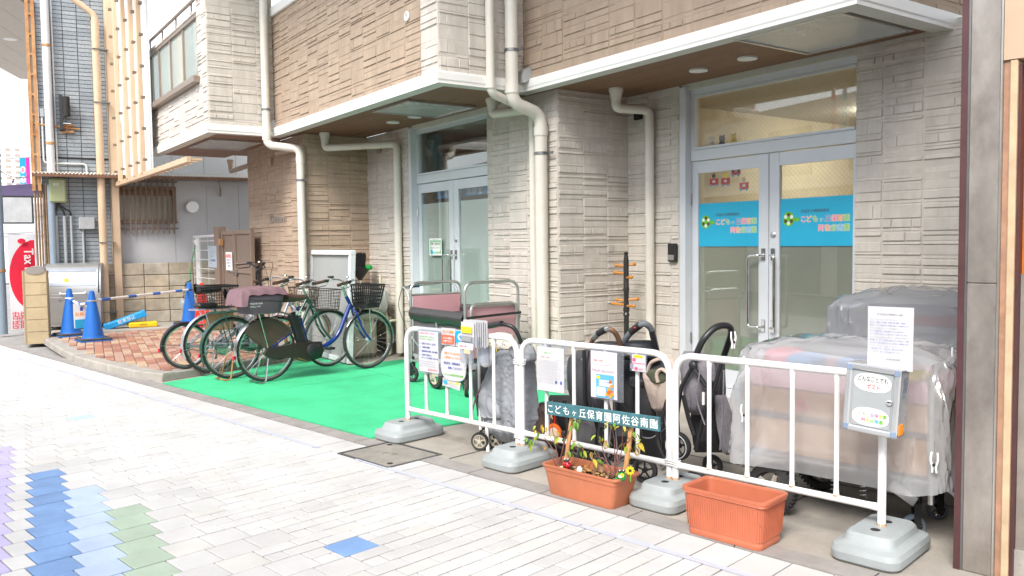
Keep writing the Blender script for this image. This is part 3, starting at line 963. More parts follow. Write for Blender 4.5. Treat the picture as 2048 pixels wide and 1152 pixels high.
# the two glass entrances
def entrance(x0, xm, x1, Y, YW, kind):
    zt = ZD; ztr0, ztr1 = zt + .10, (ZS - .085 if kind == 2 else ZS - .06)
    d = .05
    mb = MB()
    yc = Y + .03
    mb.box((x0 - .035, YW + .045, ZS / 2), (.07, .10, ZS - .004)); mb.box((x1 + .02, yc + .01, ZS / 2), (.05, .05, ZS - .004))
    mb.box(((x0 + x1) / 2, yc, (zt + ztr0) / 2), (x1 - x0, .075, ztr0 - zt), b=.006)
    mb.box(((x0 + x1) / 2, yc, (ztr1 + ZS) / 2), (x1 - x0, .075, ZS - ztr1 - .002), b=.004)
    mb.box((x0 + .02, yc, (ztr0 + ztr1) / 2), (.04, .06, ztr1 - ztr0)); mb.box((x1 - .02, yc, (ztr0 + ztr1) / 2), (.04, .06, ztr1 - ztr0))
    mb.box(((x0 + x1) / 2, yc - .03, ztr0 + .012), (x1 - x0 - .1, .02, .02)); mb.box(((x0 + x1) / 2, yc - .03, ztr1 - .012), (x1 - x0 - .1, .02, .02))
    mb.box(((x0 + x1) / 2, yc, .04), (x1 - x0, .07, .08))
    fr = part(mb, "door_frame", m_frameW)
    mb = MB(); mb.box(((x0 + x1) / 2, yc, (ztr0 + ztr1) / 2), (x1 - x0 - .07, .008, ztr1 - ztr0)); shifted(mb, -BO); mb.obj("transom_pane", m_glass, fr)
    for k, (a, b) in enumerate(((x0, xm), (xm, x1))):
        a += .004; b -= .004
        zb = .085
        st = .07; mid = .10
        sa, sb = (st, mid) if k == 0 else (mid, st)
        mb = MB()
        mb.box((a + sa / 2, yc, (zb + zt) / 2), (sa, .042, zt - zb - .008), b=.004); mb.box((b - sb / 2, yc, (zb + zt) / 2), (sb, .042, zt - zb - .008), b=.004)
        mb.box(((a + sa + b - sb) / 2, yc + .001, zt - .06), (b - a - sa - sb, .038, .105)); mb.box(((a + sa + b - sb) / 2, yc + .001, zb + .08), (b - a - sa - sb, .038, .16))
        lf = part(mb, "door_leaf", m_frameW)
        ga, gb = a + sa, b - sb
        zc0, zc1 = 1.345, 1.735
        if kind == 1: zc0 = zc1 = 1.88
        z_g0 = zb + .16; z_g1 = zt - .113
        mb = MB(); mb.box(((ga + gb) / 2, yc, (z_g0 + z_g1) / 2), (gb - ga, .006, z_g1 - z_g0)); shifted(mb, -BO); mb.obj("glass_pane", m_glass, lf)
        mb = MB(); mb.box(((ga + gb) / 2, yc + .006, (z_g0 + zc0) / 2), (gb - ga, .003, zc0 - z_g0)); shifted(mb, -BO); mb.obj("frosted_film", m_frost if kind == 2 else m_frost1, lf)
        if kind == 2:
            mb = MB(); mb.box(((ga + gb) / 2, yc - .0052, (zc0 + zc1) / 2), (gb - ga - .004, .002, zc1 - zc0)); shifted(mb, -BO); mb.obj("cyan_sticker", m_cyan, lf)
            wd = gb - ga; sc_ = wd / .60
            Fx = frame(Vector((ga, yc - .0075, zc0)) - BO, X_)
            hgt = zc1 - zc0
            def cw(txt, cols, size, xr, y, bold):
                """coloured characters with a white outline, right aligned at xr"""
                items, halo = [], []
                adv = size * .985
                xx = xr - adv * len(txt)
                for ch, c_ in zip(txt, cols):
                    sz = size * (.72 if ch == 'ヶ' else 1)
                    halo.append((ch, sz, xx + adv / 2, y, W_, 'c', .06)); items.append((ch, sz, xx + adv / 2, y, c_, 'c', .026)); xx += adv
                return halo, items
            L1 = cw("こどもヶ丘保育園", (PNK, ORG, GRN, CYN, BLU, PNK, ORG, GRN), .0505 * sc_, wd * .955, hgt * .505, .02)
            L2 = cw("阿佐谷南園", (PNK, ORG, GRN, CYN, GRN), .0505 * sc_, wd * .955, hgt * .315, .02)
            Fh = frame(Vector((ga, yc - .0068, zc0)) - BO, X_)
            print_obj("lettering_outline", L1[0] + L2[0], Fh, INK, lf)
            print_obj("lettering", L1[1] + L2[1] + [("杉並区小規模保育所", .026 * sc_, wd * .30, hgt * .695, BRN, 'l', .02)], Fx, INK, lf)
            mb = MB()
            cx, cy = wd * .125, hgt * .57
            ex, ey = wd * .085, hgt * .155
            mb.poly([(cx + p[0], cy + p[1]) for p in ellipse(ex, ey)], Fh, 0, GRN)
            for q in range(6):
                an = q * pi / 3 + .5
                mb.poly([(cx + ex * .58 * cos(an) + p[0], cy + ey * .58 * sin(an) + p[1]) for p in ellipse(ex * .27, ey * .27, 12)], Fx, 0, BRN if q % 2 else W_)
            mb.poly([(cx + p[0], cy + p[1]) for p in ellipse(ex * .33, ey * .33, 14)], Fx, .0002, GRN)
            mb.poly([(cx + ex * 1.35 + p[0], cy - ey * .1 + p[1]) for p in ellipse(ex * .45, ey * .3, 14)], Fh, 0, GRN)
            mb.obj("emblem", INK, lf)
        # pull handle: offset steel bar
        hx = (b - mid * .45) if k == 0 else (a + mid * .45)
        sgn = -1 if k == 0 else 1
        zt_, zb_ = 1.265, .66
        mb = MB()
        out = .30 if k == 0 else .10
        if kind == 1: out = .14
        off_ = sgn * .055 if k == 1 else -.115
        if kind == 1: off_ = -.10 if k == 0 else -.02
        p0 = Vector((hx, yc - .025, zt_)); 
        pts = [p0, (hx + off_ * .15, yc - .075, zt_ + .005), (hx + off_, yc - .085, zt_ + .0), (hx + off_, yc - .085, zb_), (hx + off_ * .15, yc - .075, zb_), (hx, yc - .025, zb_)]
        mb.tube(fillet(pts, .04), .0125, 10)
        shifted(mb, -BO); mb.obj("pull_handle", m_chrome, lf)
        for zz in (zt_, zb_):
            mb = MB(); mb.box((hx, yc - .026, zz + .01), (.042, .012, .105), b=.003); shifted(mb, -BO); mb.obj("handle_plate", m_chrome, lf)
        if k == 0:
            for zz in (1.78, .5):
                mb = MB(); mb.tube([(x0 + .002, yc - .035, zz - .05), (x0 + .002, yc - .035, zz + .05)], .010, 8); shifted(mb, -BO); mb.obj("hinge", m_alu, lf)
        else:
            mb = MB(); mb.lathe([(.026, 0), (.026, .008), (.018, .014), (0, .014)], 14, (hx - .0, yc - .02, 1.44), R=Matrix.Rotation(pi / 2, 3, 'X')); shifted(mb, -BO); mb.obj("lock_cylinder", m_alu, lf)
    return yc, ztr0, ztr1
e1 = entrance(*D1, YD1, YB, 1)
e2 = entrance(*D2, YD2, YC, 2)
# wire in the glass of the right entrance
mb = MB()
def wires(x0, x1, z0, z1, y):
    st = .042
    L_ = (x1 - x0) + (z1 - z0)
    q = 0
    while q < L_:
        for sgn in (0, 1):
            ax, az = x0 + q, z0; n_ = 0
            # line x - z = const clipped to the pane
            pts = []
            c0 = q - (z1 - z0)
            xa = max(0, c0); xb = min(x1 - x0, c0 + (z1 - z0))
            if xb - xa > .01:
                p, r = (xa, xa - c0), (xb, xb - c0)
                if sgn: p, r = (xa, (z1 - z0) - (xa - c0)), (xb, (z1 - z0) - (xb - c0))
                a3, b3 = Vector((x0 + p[0], y, z0 + p[1])), Vector((x0 + r[0], y, z0 + r[1]))
                dv = (b3 - a3).normalized(); nv = Vector((-dv.z, 0, dv.x)) * .0006
                mb.add([a3 - nv, b3 - nv, b3 + nv, a3 + nv], [(0, 1, 2, 3)])
        q += st
wires(D2[0] + .04, D2[2] - .04, e2[1] + .01, e2[2] - .02, e2[0] + .005)
wires(D2[0] + .075, D2[1] - .105, 1.74, ZD - .115, e2[0] + .005)
wires(D2[1] + .105, D2[2] - .075, 1.74, ZD - .115, e2[0] + .005)
part(mb, "wire_mesh", m_inkgrey)
# rooms behind the doors
def room(x0, x1, y0, y1, h):
    mb = MB()
    mb.box(((x0 + x1) / 2, y1 + .05, h / 2), (x1 - x0 + .2, .1, h)); mb.box((x0 - .05, (y0 + y1) / 2, h / 2), (.1, y1 - y0, h)); mb.box((x1 + .05, (y0 + y1) / 2, h / 2), (.1, y1 - y0, h))
    part(mb, "room_wall", m_int)
    mb = MB(); mb.box(((x0 + x1) / 2, (y0 + y1) / 2, h + .05), (x1 - x0 + .2, y1 - y0 + .2, .1)); part(mb, "room_ceiling", m_intc)
    mb = MB(); mb.box(((x0 + x1) / 2, (y0 + y1) / 2, .02), (x1 - x0, y1 - y0, .04)); part(mb, "room_floor", m_intf)
room(-9.6, -6.25, YB + .125, 8.6, 2.775)
room(-6.0, -2.4, YC + .125, 10.2, 2.775)
mb = MB(); mb.box((-4.55, 7.6, 2.60), (.36, .36, .36)); part(mb, "room_beam", m_int)
mb = MB(); mb.box((-4.2, 9.6, 2.66), (3.4, .3, .24)); part(mb, "room_beam", m_int)
mb = MB(); mb.box((-7.9, 7.9, 2.66), (3.2, .3, .22)); part(mb, "room_beam", m_intc)
def ceiling_lamp(x, y, lab):
    o = thing("ceiling_lamp", lab, "lamp", (x, y, 2.775), group="round ceiling lamps indoors")
    mb = MB(); mb.lathe([(.20, 0), (.20, -.03)], 24); mb.obj("lamp_base", m_white, o)
    mb = MB(); mb.lathe([(.19, -.03), (.185, -.06), (.14, -.09), (0, -.105)], 24); mb.obj("lamp_shade", m_lampglow, o)
c = G(887, 318, 2.70)
ceiling_lamp(c.x, c.y, "lit round ceiling lamp seen beside the teal curtain in the left transom")
ceiling_lamp(-3.6, 8.3, "lit round ceiling lamp deep inside the right-hand entrance room")  # no known fitting here: added so the right-hand room is bright enough
ceiling_lamp(-5.0, 8.3, "lit round ceiling lamp inside the right-hand room near the dark cabinet")  # second added lamp, brightens the left half of the same room
# curtain behind the left transom
cx0 = PY(857, 300, YD1 + .22).x; cx1 = PY(884, 300, YD1 + .22).x
mb = MB()
mb.grid(lambda u, v: Vector((cx0 + (cx1 - cx0) * (u * (.75 + .25 * v) ), YD1 + .22 + .03 * sin(u * 38), .15 + v * 2.58)), 48, 6)
tag(mb.obj("curtain", m_teal), "teal gathered curtain hanging inside the left entrance", "curtain")
# dark wall cabinet and cut-out train in the right room
c = PY(1423, 222, 8.0)
cab = thing("wall_cabinet", "dark grey wall cabinet inside the room behind the right transom", "cabinet", (c.x, 8.0, c.z - .22))
mb = MB(); mb.box((0, 0, .22), (.30, .30, .46), b=.008); mb.obj("cabinet_body", M("cabinet_slate", (.06, .075, .09), .5), cab)
mb = MB(); mb.box((.152, .0, .22), (.006, .27, .42)); mb.obj("cabinet_door", M("cabinet_door", (.075, .09, .11), .5), cab)
mb = MB(); mb.box((.0, -.153, .30), (.05, .004, .05)); mb.obj("cabinet_label", m_white, cab)
yw = YD2 + .06
trc = thing("paper_train", "red paper train cut-outs taped inside the glass of the right entrance's left door", "decoration", PY(1450, 360, yw))
m_pred = M("paper_red", (.62, .03, .06), .7)
for q, (x, y) in enumerate(((1428, 364), (1451, 363), (1472, 343), (1488, 372))):
    c = PY(x, y, yw) - trc.location
    mb = MB(); mb.box((c.x, 0, c.z), (.098, .002, .062)); cr = mb.obj("train_car", m_pred, trc)
    mb = MB()
    for sx in (-.03, .03): mb.lathe([(.0, 0), (.012, 0), (.012, .002)], 10, (c.x + sx, -.0025, c.z - .033), R=Matrix.Rotation(pi / 2, 3, 'X'))
    mb.obj("paper_wheel", m_inkcyan, cr)
    mb = MB(); mb.box((c.x, -.002, c.z + .004), (.03, .002, .02)); mb.obj("name_tag", m_inkw, cr)
    if q != 2:
        mb = MB(); mb.lathe([(0, 0), (.022, 0), (.022, .002)], 12, (c.x, -.002, c.z + .055), R=Matrix.Rotation(pi / 2, 3, 'X')); mb.obj("paper_face", m_inkbrown if q == 0 else m_inkyellow if q == 1 else M("paper_skin", (.6, .4, .3), .7), cr)
# small toys standing on the inner sill of the right transom
for q, (x, col, lab) in enumerate(((1424, (.55, .50, .42), "small grey soft toy on the sill inside the right transom, leftmost"), (1444, (.10, .06, .05), "small dark doll on the sill inside the right transom"), (1467, (.75, .52, .02), "small yellow toy on the sill inside the right transom"))):
    c = PY(x, 292, YD2 + .10)
    o = thing("sill_toy", lab, "toy", (c.x, YD2 + .10, e2[1]), group="toys on the transom sill")
    mt = M("toy_%s" % ("grey", "dark", "yellow")[q], col, .9)
    mb = MB(); mb.ball((0, 0, .035), .035, 0, (.9, .8, 1)); mb.obj("toy_body", mt, o)
    mb = MB(); mb.ball((0, 0, .085), .028); mb.ball((-.02, 0, .108), .01); mb.ball((.02, 0, .108), .01); mb.obj("toy_head", mt, o)

# left door: green-edged notice, blue poster strip with a telephone number behind the glass
c0, c1 = PY(859, 477, YD1), PY(884, 511, YD1)
nt_ = thing("door_notice", "green-bordered paper notice taped to the left glass door", "notice", ((c0.x + c1.x) / 2, YD1 - .002, (c0.z + c1.z) / 2))
wN, hN = c1.x - c0.x, c0.z - c1.z
mb = MB(); mb.box((0, 0, 0), (wN, .003, hN)); mb.obj("paper", m_inkw, nt_)
Fn = frame((0, -.0022, 0), X_)
mb = MB()
t_ = .03
for (cx, cy, sx, sy) in ((0, hN / 2 - .035, wN * .85, .022), (0, -hN / 2 + .035, wN * .85, .022), (-wN * .40, 0, .018, hN * .8), (wN * .40, 0, .018, hN * .8)):
    mb.poly([(cx - sx / 2, cy - sy / 2), (cx + sx / 2, cy - sy / 2), (cx + sx / 2, cy + sy / 2), (cx - sx / 2, cy + sy / 2)], Fn)
mb.obj("green_border", M("notice_green", (.30, .62, .36), .7), nt_)
Fn2 = frame((0, -.003, 0), X_)
print_obj("lettering", [("ご用の方は", .028, 0, .07, GRY, 'c', .02), ("保育・見学の方", .03, 0, .025, BRN, 'c', .03), ("受付インターホン", .026, 0, -.02, BRN, 'c', .02), ("押してください", .022, .02, -.085, GRY, 'c', .01)], Fn2, INK, nt_)
mb = MB(); mb.poly(ellipse(.026, .035, 14, -wN * .3, -.06), Fn2); mb.obj("blue_mark", m_inkcyan, nt_)
pz0, pz1 = PY(905, 398, YD1 + .3).z, PY(905, 376, YD1 + .3).z
px0, px1 = D1[0] + .28, D1[2] - .1
pst = thing("blue_banner", "blue banner strip with reversed telephone number behind the left glass doors", "banner", ((px0 + px1) / 2, YD1 + .12, (pz0 + pz1) / 2))
mb = MB(); mb.box((0, 0, .03), (px1 - px0, .004, .19)); mb.obj("banner_cloth", M("banner_blue", (.03, .22, .52), .6), pst)
Fb = frame((0, -.004, .03), X_) @ Matrix.Scale(-1, 4, (1, 0, 0))
print_obj("lettering", [("☎ 03-33", .085, -.36, -.075, W_, 'l', .02), ("バースセンター", .06, -.36, .025, W_, 'l', .02), ("5", .085, .42, -.075, W_, 'l', .02)], Fb, INK, pst)

# wall script lettering on the tan pillar, intercom by the right door
c0 = PY(543, 441, YA)
Fl = frame(Vector((c0.x, YA - .022, c0.z - .04)) - BO, X_)
mb = MB()
letter(mb, "Dream", .17, Fl, 0, 0, 0, 'l', .012, .62)
mb.obj("wall_lettering", m_alu, bld)
c = PY(1350, 505, YC)
ic = thing("door_intercom", "small black and silver card reader box on the wall left of the right door", "intercom", (c.x, YC - .03, c.z))
mb = MB(); mb.box((0, 0, 0), (.095, .05, .17), b=.008); mb.obj("case", m_black, ic)
mb = MB(); mb.box((0, -.026, .03), (.07, .008, .07), b=.004); mb.obj("screen", m_dark, ic)
mb = MB(); mb.box((0, -.026, -.045), (.075, .008, .05), b=.004); mb.obj("key_plate", m_alu, ic)

# rainwater pipes
def pipe(pts, r, mat=m_pipe, rf=.09, name="downpipe", clamps=(), collars=()):
    mb = MB(); mb.tube(fillet(pts, rf, 6), r, 14)
    for c in collars:
        c = Vector(c); mb.lathe([(r * 1.0, -.04), (r * 1.12, -.04), (r * 1.12, .04), (r, .04)], 14, c, caps=False)
    p = part(mb, name, mat)
    for c in clamps:
        c = Vector(c); mb = MB(); mb.lathe([(r * 1.02, -.014), (r * 1.14, -.012), (r * 1.14, .012), (r * 1.02, .014)], 14, c, caps=False)
        mb.box(c + Vector((r + .04, .03, 0)), (.09, .01, .022))
        shifted(mb, -BO); mb.obj("pipe_clamp", m_clamp, p)
def cup(p, r, mat):
    mb = MB(); mb.lathe([(r * 1.5, .0), (r * 1.5, -.03), (r * 1.3, -.05), (r, -.12)], 14, p); part(mb, "drain_cup", mat)
r1 = .05
a_ = PX(530, 150, XB12 + .075); ya = a_.y
zE = PX(532, 290, XB12 + .075).z
q1 = PY(601, 340, YA - .075)
pipe([(XB12 + .075, ya, 5.7), (XB12 + .075, ya, zE), (q1.x, q1.y, zE - .06), (q1.x, q1.y, .05)], r1, clamps=[(XB12 + .075, ya, PX(529, 219, XB12 + .075).z), (q1.x, q1.y, PY(600, 361, YA - .07).z)], collars=[(XB12 + .075, ya, zE + .1), (q1.x, q1.y, zE - .2)])
q = G(552, 282, ZS)
cup((q.x, q.y, ZS + .02), .038, m_pipeT)
pipe([(q.x, q.y, ZS - .06), (q.x, q.y, ZS - .16), (q1.x - .02, q1.y + .05, ZS - .16), (q1.x - .02, q1.y + .05, ZS - .5)], .038, m_pipeT, .06)
q = G(461, 322, ZS); cup((q.x, q.y, ZS + .02), .038, m_pipeT)
pipe([(q.x, q.y, ZS - .06), (q.x, q.y, ZS - .17), (XA0 + .2, YA + .08, ZS - .17)], .038, m_pipeT, .06)
# soffit drain by the left entrance
q = G(649, 269, ZS); cup((q.x, q.y, ZS + .02), .045, m_pipe)
q2 = PY(795, 400, YB - .07)
pipe([(q.x, q.y, ZS - .06), (q.x, q.y, ZS - .17), (q2.x, q2.y, ZS - .17), (q2.x, q2.y, .05)], .045, m_pipe, .07)
mb = MB(); mb.tube([(q2.x - .07, q2.y, .05), (q2.x - .07, q2.y, 2.0)], .018, 8); part(mb, "conduit", m_pipe)
# twin pipes between the bays
a2 = PX(1023, 100, XB23 + .09); zE2 = PX(1024, 205, XB23 + .09).z
q3 = PX(1086, 300, XB1 + .08)
q3 = PY(1083, 400, YB - .09)
pipe([(XB23 + .09, a2.y, 5.7), (XB23 + .09, a2.y, zE2), (q3.x, q3.y, zE2 - .08), (q3.x, q3.y, .05)], .060, m_pipe, .11, clamps=[(XB23 + .09, a2.y, PX(1023, 101, XB23 + .09).z), (q3.x, q3.y, PY(1086, 306, YB - .1).z)], collars=[(XB23 + .09, a2.y, zE2 + .12), (q3.x, q3.y, zE2 - .24)])
a3 = PX(980, 100, XB23 + .06)
zE3 = PX(982, 186, XB23 + .06).z
q4 = PY(1066, 300, YB - .06)
pipe([(XB23 + .06, a3.y, 5.7), (XB23 + .06, a3.y, zE3), (q4.x, q4.y, zE3 - .1), (q4.x, q4.y, .05)], .040, m_pipe, .08, collars=[(XB23 + .06, a3.y, zE3 + .08)])
q = G(985, 201, ZS); cup((q.x, q.y, ZS + .02), .045, m_pipe)
pipe([(q.x, q.y, ZS - .06), (q.x, q.y, ZS - .13), (q4.x - .05, q4.y - .02, ZS - .13)], .045, m_pipe, .06)
# soffit drain by the right entrance
q = G(1232, 181, ZS); cup((q.x, q.y, ZS + .02), .045, m_pipe)
q5 = PY(1299, 300, YC - .07)
pipe([(q.x, q.y, ZS - .06), (q.x, q.y, ZS - .16), (q5.x, q5.y, ZS - .16), (q5.x, q5.y, .05)], .045, m_pipe, .07)
# ------------------------------------------------------------------ left background: grey tiled building and its lean-to
W0 = G(300, 644.3, ZP)
WD = Vector((.139, .990, 0)).normalized()
WN = Vector((.990, -.139, 0)).normalized()        # towards the camera
def Wp(x, y, off=0.0):
    return PP(x, y, W0 + WN * off, WD)
def wl(v):                                         # distance along the wall
    return (Vector(v) - W0).dot(WD)
def WF(off=0.0):                                   # frame on the wall: x along, y up, z out
    o = W0 + WN * off; o.z = 0
    return frame(o, WD)
m_gran = [M("granite_tile_%s" % k, c, .55, var=.3, vs=60, bump=.3, bs=120, spec=.5) for k, c in (("mid", (.27, .30, .32)), ("dark", (.235, .26, .28)), ("light", (.31, .335, .35)))]
m_granj = M("tile_joint", (.10, .10, .11), .9)
m_render = M("grey_render", (.43, .43, .44), .85, var=.06, vs=2, bump=.5, bs=150)
m_rust = M("rusty_steel", (.36, .14, .045), .8, var=.5, vs=9, col2=(.50, .30, .14))
m_cream = M("cream_paint", (.58, .42, .28), .5, var=.06, vs=4)
m_creamb = M("cream_beam", (.56, .40, .26), .5, var=.1, vs=4)
m_bluegrey = M("blue_grey_paint", (.24, .30, .36), .5, var=.08)
tb = thing("tiled_building", "grey granite-tiled building edge behind the cream slatted screen", "building", W0)
TO = Vector(W0)
def tpart(mb, name, mats, parent=None, label=None):
    if parent is None: shifted(mb, -TO); parent = tb
    elif parent is not None and parent.parent is tb: shifted(mb, -TO)
    return tag(mb.obj(name, mats, parent), label)
x0, x1 = wl(Wp(76, 200)), wl(Wp(213, 200))
zlo = .08
F = WF(0)
mb = MB()
mb.box(F @ Vector(((x0 + x1) / 2, 3.2, -.6)), (x1 - x0, 6.2, 1.2), R=F)
core = tpart(mb, "tiled_wall", m_granj)
th_, tw_ = .066, (wl(Wp(155, 100)) - wl(Wp(126, 100)))
gr = []
z = 1.18 - 16 * th_
while z < 6.1:
    x = wl(Wp(126, 100)) - 4 * tw_
    while x < x1:
        a, b = max(x, x0), min(x + tw_, x1)
        if b - a > .03: gr.append((a, b, z, z + th_))
        x += tw_
    z += th_
def gtile(mb, c, mi, dz=0):
    a, b, e, f = c
    mb.box(F @ Vector(((a + b) / 2, (e + f) / 2, .004 + dz)), (b - a - .012, f - e - .010, .014), mi, R=F)
def vis_t(c):
    p = F @ Vector(((c[0] + c[1]) / 2, (c[2] + c[3]) / 2, 0)) - CAM
    d = p.dot(_f); x, y = 1024 + FPX * p.dot(CR) / d, 576 - FPX * p.dot(CU) / d
    return (c[1] - c[0]) if (0 < y < 540) else 0
gr.sort(key=vis_t, reverse=True)
for c in gr[:300]:
    mb = MB(); gtile(mb, c, 0, rnd.uniform(-.001, .001)); tpart(mb, "granite_tile", m_gran[rnd.choice((0, 0, 1, 2))], core)
mb = MB()
for c in gr[300:]: gtile(mb, c, rnd.choice((0, 0, 1, 2)))
if gr[300:]: tag(tpart(mb, "granite_tiles", m_gran, core), kind='stuff')
# rusty glazed edge left of the tiles
mb = MB()
ex0, ex1 = wl(Wp(55, 200)), wl(Wp(75, 200))
for e in (ex0 + .04, ex1 - .02): mb.box(F @ Vector((e, 3.9, .05)), (.05, 3.1, .05), R=F)
for q in range(9): mb.box(F @ Vector(((ex0 + ex1) / 2, 2.62 + q * .325, .05)), (ex1 - ex0 - .05, .035, .045), R=F)
tpart(mb, "rusty_frame", m_rust)
mb = MB(); mb.box(F @ Vector(((ex0 + ex1) / 2, 3.9, .02)), (ex1 - ex0 - .06, 3.0, .01), R=F); tpart(mb, "infill_panel", M("cream_infill", (.58, .53, .42), .6))
mb = MB()
for q in range(7): mb.tube([F @ Vector((ex0 + .05 + q * .04, .3, .03)), F @ Vector((ex0 + .05 + q * .04, 2.45, .03))], .017, 6)
tpart(mb, "brown_cladding", M("brown_cladding", (.22, .14, .08), .7, var=.3, vs=8))
# pipes on the tiles
def tpipe(pts, r, mat, name, rf=.06):
    mb = MB(); mb.tube(fillet([F @ Vector(p) for p in pts], rf), r, 12); return tpart(mb, name, mat)
px = wl(Wp(97, 200))
m_drain = M("drain_pipe_white", (.60, .60, .60), .45, var=.08, vs=3)
pp_ = tpipe([(px, 2.65, .10), (px, 6.0, .10)], .062, m_drain, "drainpipe")
for yy in (94, 288):
    mb = MB(); mb.lathe([(.066, -.02), (.07, -.02), (.07, .02), (.066, .02)], 12, F @ Vector((px, Wp(98, yy).z, .10)), caps=False); tpart(mb, "rusty_clamp", m_rust, pp_)
tpipe([(px - .02, 2.45, .10), (px - .02, .1, .10)], .055, m_bluegrey, "drainpipe")
xa = wl(Wp(105, 100)); tpipe([(xa, 6.0, .03), (xa, 2.62, .03)], .014, m_drain, "conduit")
xb, xc, zc = wl(Wp(87, 300)), wl(Wp(173, 330)), Wp(150, 328).z
tpipe([(xb, Wp(87, 232).z, .04), (xb, zc, .04), (xc, zc, .04), (xc, 2.6, .04)], .017, m_drain, "conduit")
mb = MB(); mb.box(F @ Vector((xb, Wp(85, 226).z, .04)), (.06, .13, .06), R=F); tpart(mb, "junction_box", m_grey)
# black lamp bracket on the wall, rusty bar
lx, lz0, lz1 = wl(Wp(122, 210)), Wp(122, 262).z, Wp(122, 192).z
mb = MB(); mb.box(F @ Vector((lx, (lz0 + lz1) / 2, .10)), (.05, lz1 - lz0, .12), R=F); sg = tpart(mb, "sign_bracket", m_black)
mb = MB(); mb.tube([F @ Vector((lx + .08, Wp(130, 235).z, .16)), F @ Vector((lx + .08, lz1 - .03, .16))], .052, 10); tpart(mb, "lamp_tube", m_dark, sg)
mb = MB()
for zz in (.2, .75): mb.tube([F @ Vector((lx + .02, lz0 + (lz1 - lz0) * zz, .11)), F @ Vector((lx + .14, lz0 + (lz1 - lz0) * zz, .11))], .012, 6)
tpart(mb, "lamp_clip", m_alu, sg)
ra, rb = Wp(66, 247, .05), Wp(160, 259, .05)
mb = MB(); mb.tube([ra, rb], .016, 6); mb.tube([Wp(134, 248, .05), Wp(134, 265, .05)], .016, 6); mb.tube([Wp(122, 264, .05), Wp(148, 264, .05)], .02, 6); mb.tube([Wp(124, 251, .05), Wp(148, 251, .05)], .02, 6)
tpart(mb, "rusty_bracket", m_rust)
# meter box, switch box, conduits below the eaves
m_olive = M("olive_plastic", (.33, .36, .19), .45, var=.05)
c = F.inverted() @ Wp(116, 382)
mb = MB(); mb.box(F @ Vector((c.x, c.y, .10)), (.25, .40, .18), R=F, b=.025); mbx = tpart(mb, "meter_box", m_olive)
print_obj("lettering", [("電気", .05, 0, .0, W_, 'c', .02)], frame((F @ Vector((c.x - .02, c.y + .08, .193))) - TO, WD), INK, mbx)
c = F.inverted() @ Wp(174, 447)
mb = MB(); mb.box(F @ Vector((c.x, c.y, .07)), (.24, .20, .13), R=F, b=.01); tpart(mb, "switch_box", M("switch_box_grey", (.36, .37, .38), .5))
for xx, yy, r in ((109, 432, .052), (129, 432, .028), (142, 432, .020), (166, 458, .020)):
    c = F.inverted() @ Wp(xx, yy); tpipe([(c.x, c.y, .06), (c.x, .1, .06)], r, m_grey, "conduit")
for q in range(3):
    a = F.inverted() @ Wp(113 + q * 2, 404); b = F.inverted() @ Wp((110, 129, 142)[q], 432)
    tpipe([(a.x, a.y, .08), (a.x + .02, a.y - .06, .10), (b.x, b.y + .06, .08), (b.x, b.y, .06)], .013, m_black, "cable", .04)
# dark moulding across the tiles
zz = Wp(150, 316.5).z
mb = MB(); mb.box(F @ Vector(((x0 + x1) / 2, zz, .015)), (x1 - x0, .022, .03), R=F); tpart(mb, "dark_moulding", m_dark)

# rear lean-to: rendered wall, corrugated eaves, barred window, round lamp
rb_ = thing("rear_annex", "grey rendered annex wall with corrugated eaves behind the block wall", "building", W0 + WD * 1.2)
RO = W0 + WD * 1.2
def rpart(mb, name, mats, parent=None):
    if parent is None: parent = rb_
    shifted(mb, -RO)
    return mb.obj(name, mats, parent)
ax0, ax1 = x1 + .002, wl(Wp(560, 400))
wz0, wz1 = Wp(300, 447).z, Wp(300, 373).z
wx0, wx1 = wl(Wp(225, 400)), wl(Wp(352, 400))
zE_ = Wp(300, 360).z
mb = MB()
for (a, b, e, f) in ((ax0, wx0, ZP, zE_), (wx0, wx1, ZP, wz0), (wx0, wx1, wz1, zE_), (wx1, ax1, ZP, zE_)):
    mb.box(F @ Vector(((a + b) / 2, (e + f) / 2, -.1)), (b - a, f - e, .2), R=F)
rpart(mb, "wall", m_render)
mb = MB(); mb.box(F @ Vector(((ax0 + ax1) / 2, zE_ + .5, -.35)), (ax1 - ax0, 1.0, .2), R=F); rpart(mb, "upper_wall", M("pale_render", (.56, .57, .58), .85, var=.05, vs=2, bump=.4, bs=120))
mb = MB()
for xx in (350, 415, 479):
    e = wl(Wp(xx, 450)); mb.box(F @ Vector((e, 1.3, .001)), (.008, 2.4, .004), R=F); mb.box(F @ Vector((e, zE_ + .5, -.249)), (.008, .99, .004), R=F)
rpart(mb, "panel_joint", m_inkgrey)
mb = MB()                                          # corrugated sheet over the eaves
n = 150
aL = wl(Wp(66, 352)); 
mb.grid(lambda u, v: F @ Vector((aL + (ax1 - aL) * u, zE_ + .045 + .012 * sin(u * n * pi) + .10 * v, .42 - .75 * v)), n * 3, 1)
rpart(mb, "corrugated_roof", M("corrugated_sheet", (.66, .62, .55), .6, var=.15, vs=8))
mb = MB(); mb.box(F @ Vector(((aL + ax1) / 2, zE_ + .015, .40)), (ax1 - aL, .045, .05), R=F); rpart(mb, "eaves_rail", M("brown_rail", (.16, .075, .04), .6, var=.3, vs=6))
mb = MB(); q = Wp(441, 365, .4); q2_ = Wp(443, 392, .02); mb.tube([Wp(438, 363, .35), Wp(441, 376, .1), Wp(441, 392, .02)], .018, 6); rpart(mb, "eaves_bracket", m_bronze)
mb = MB()
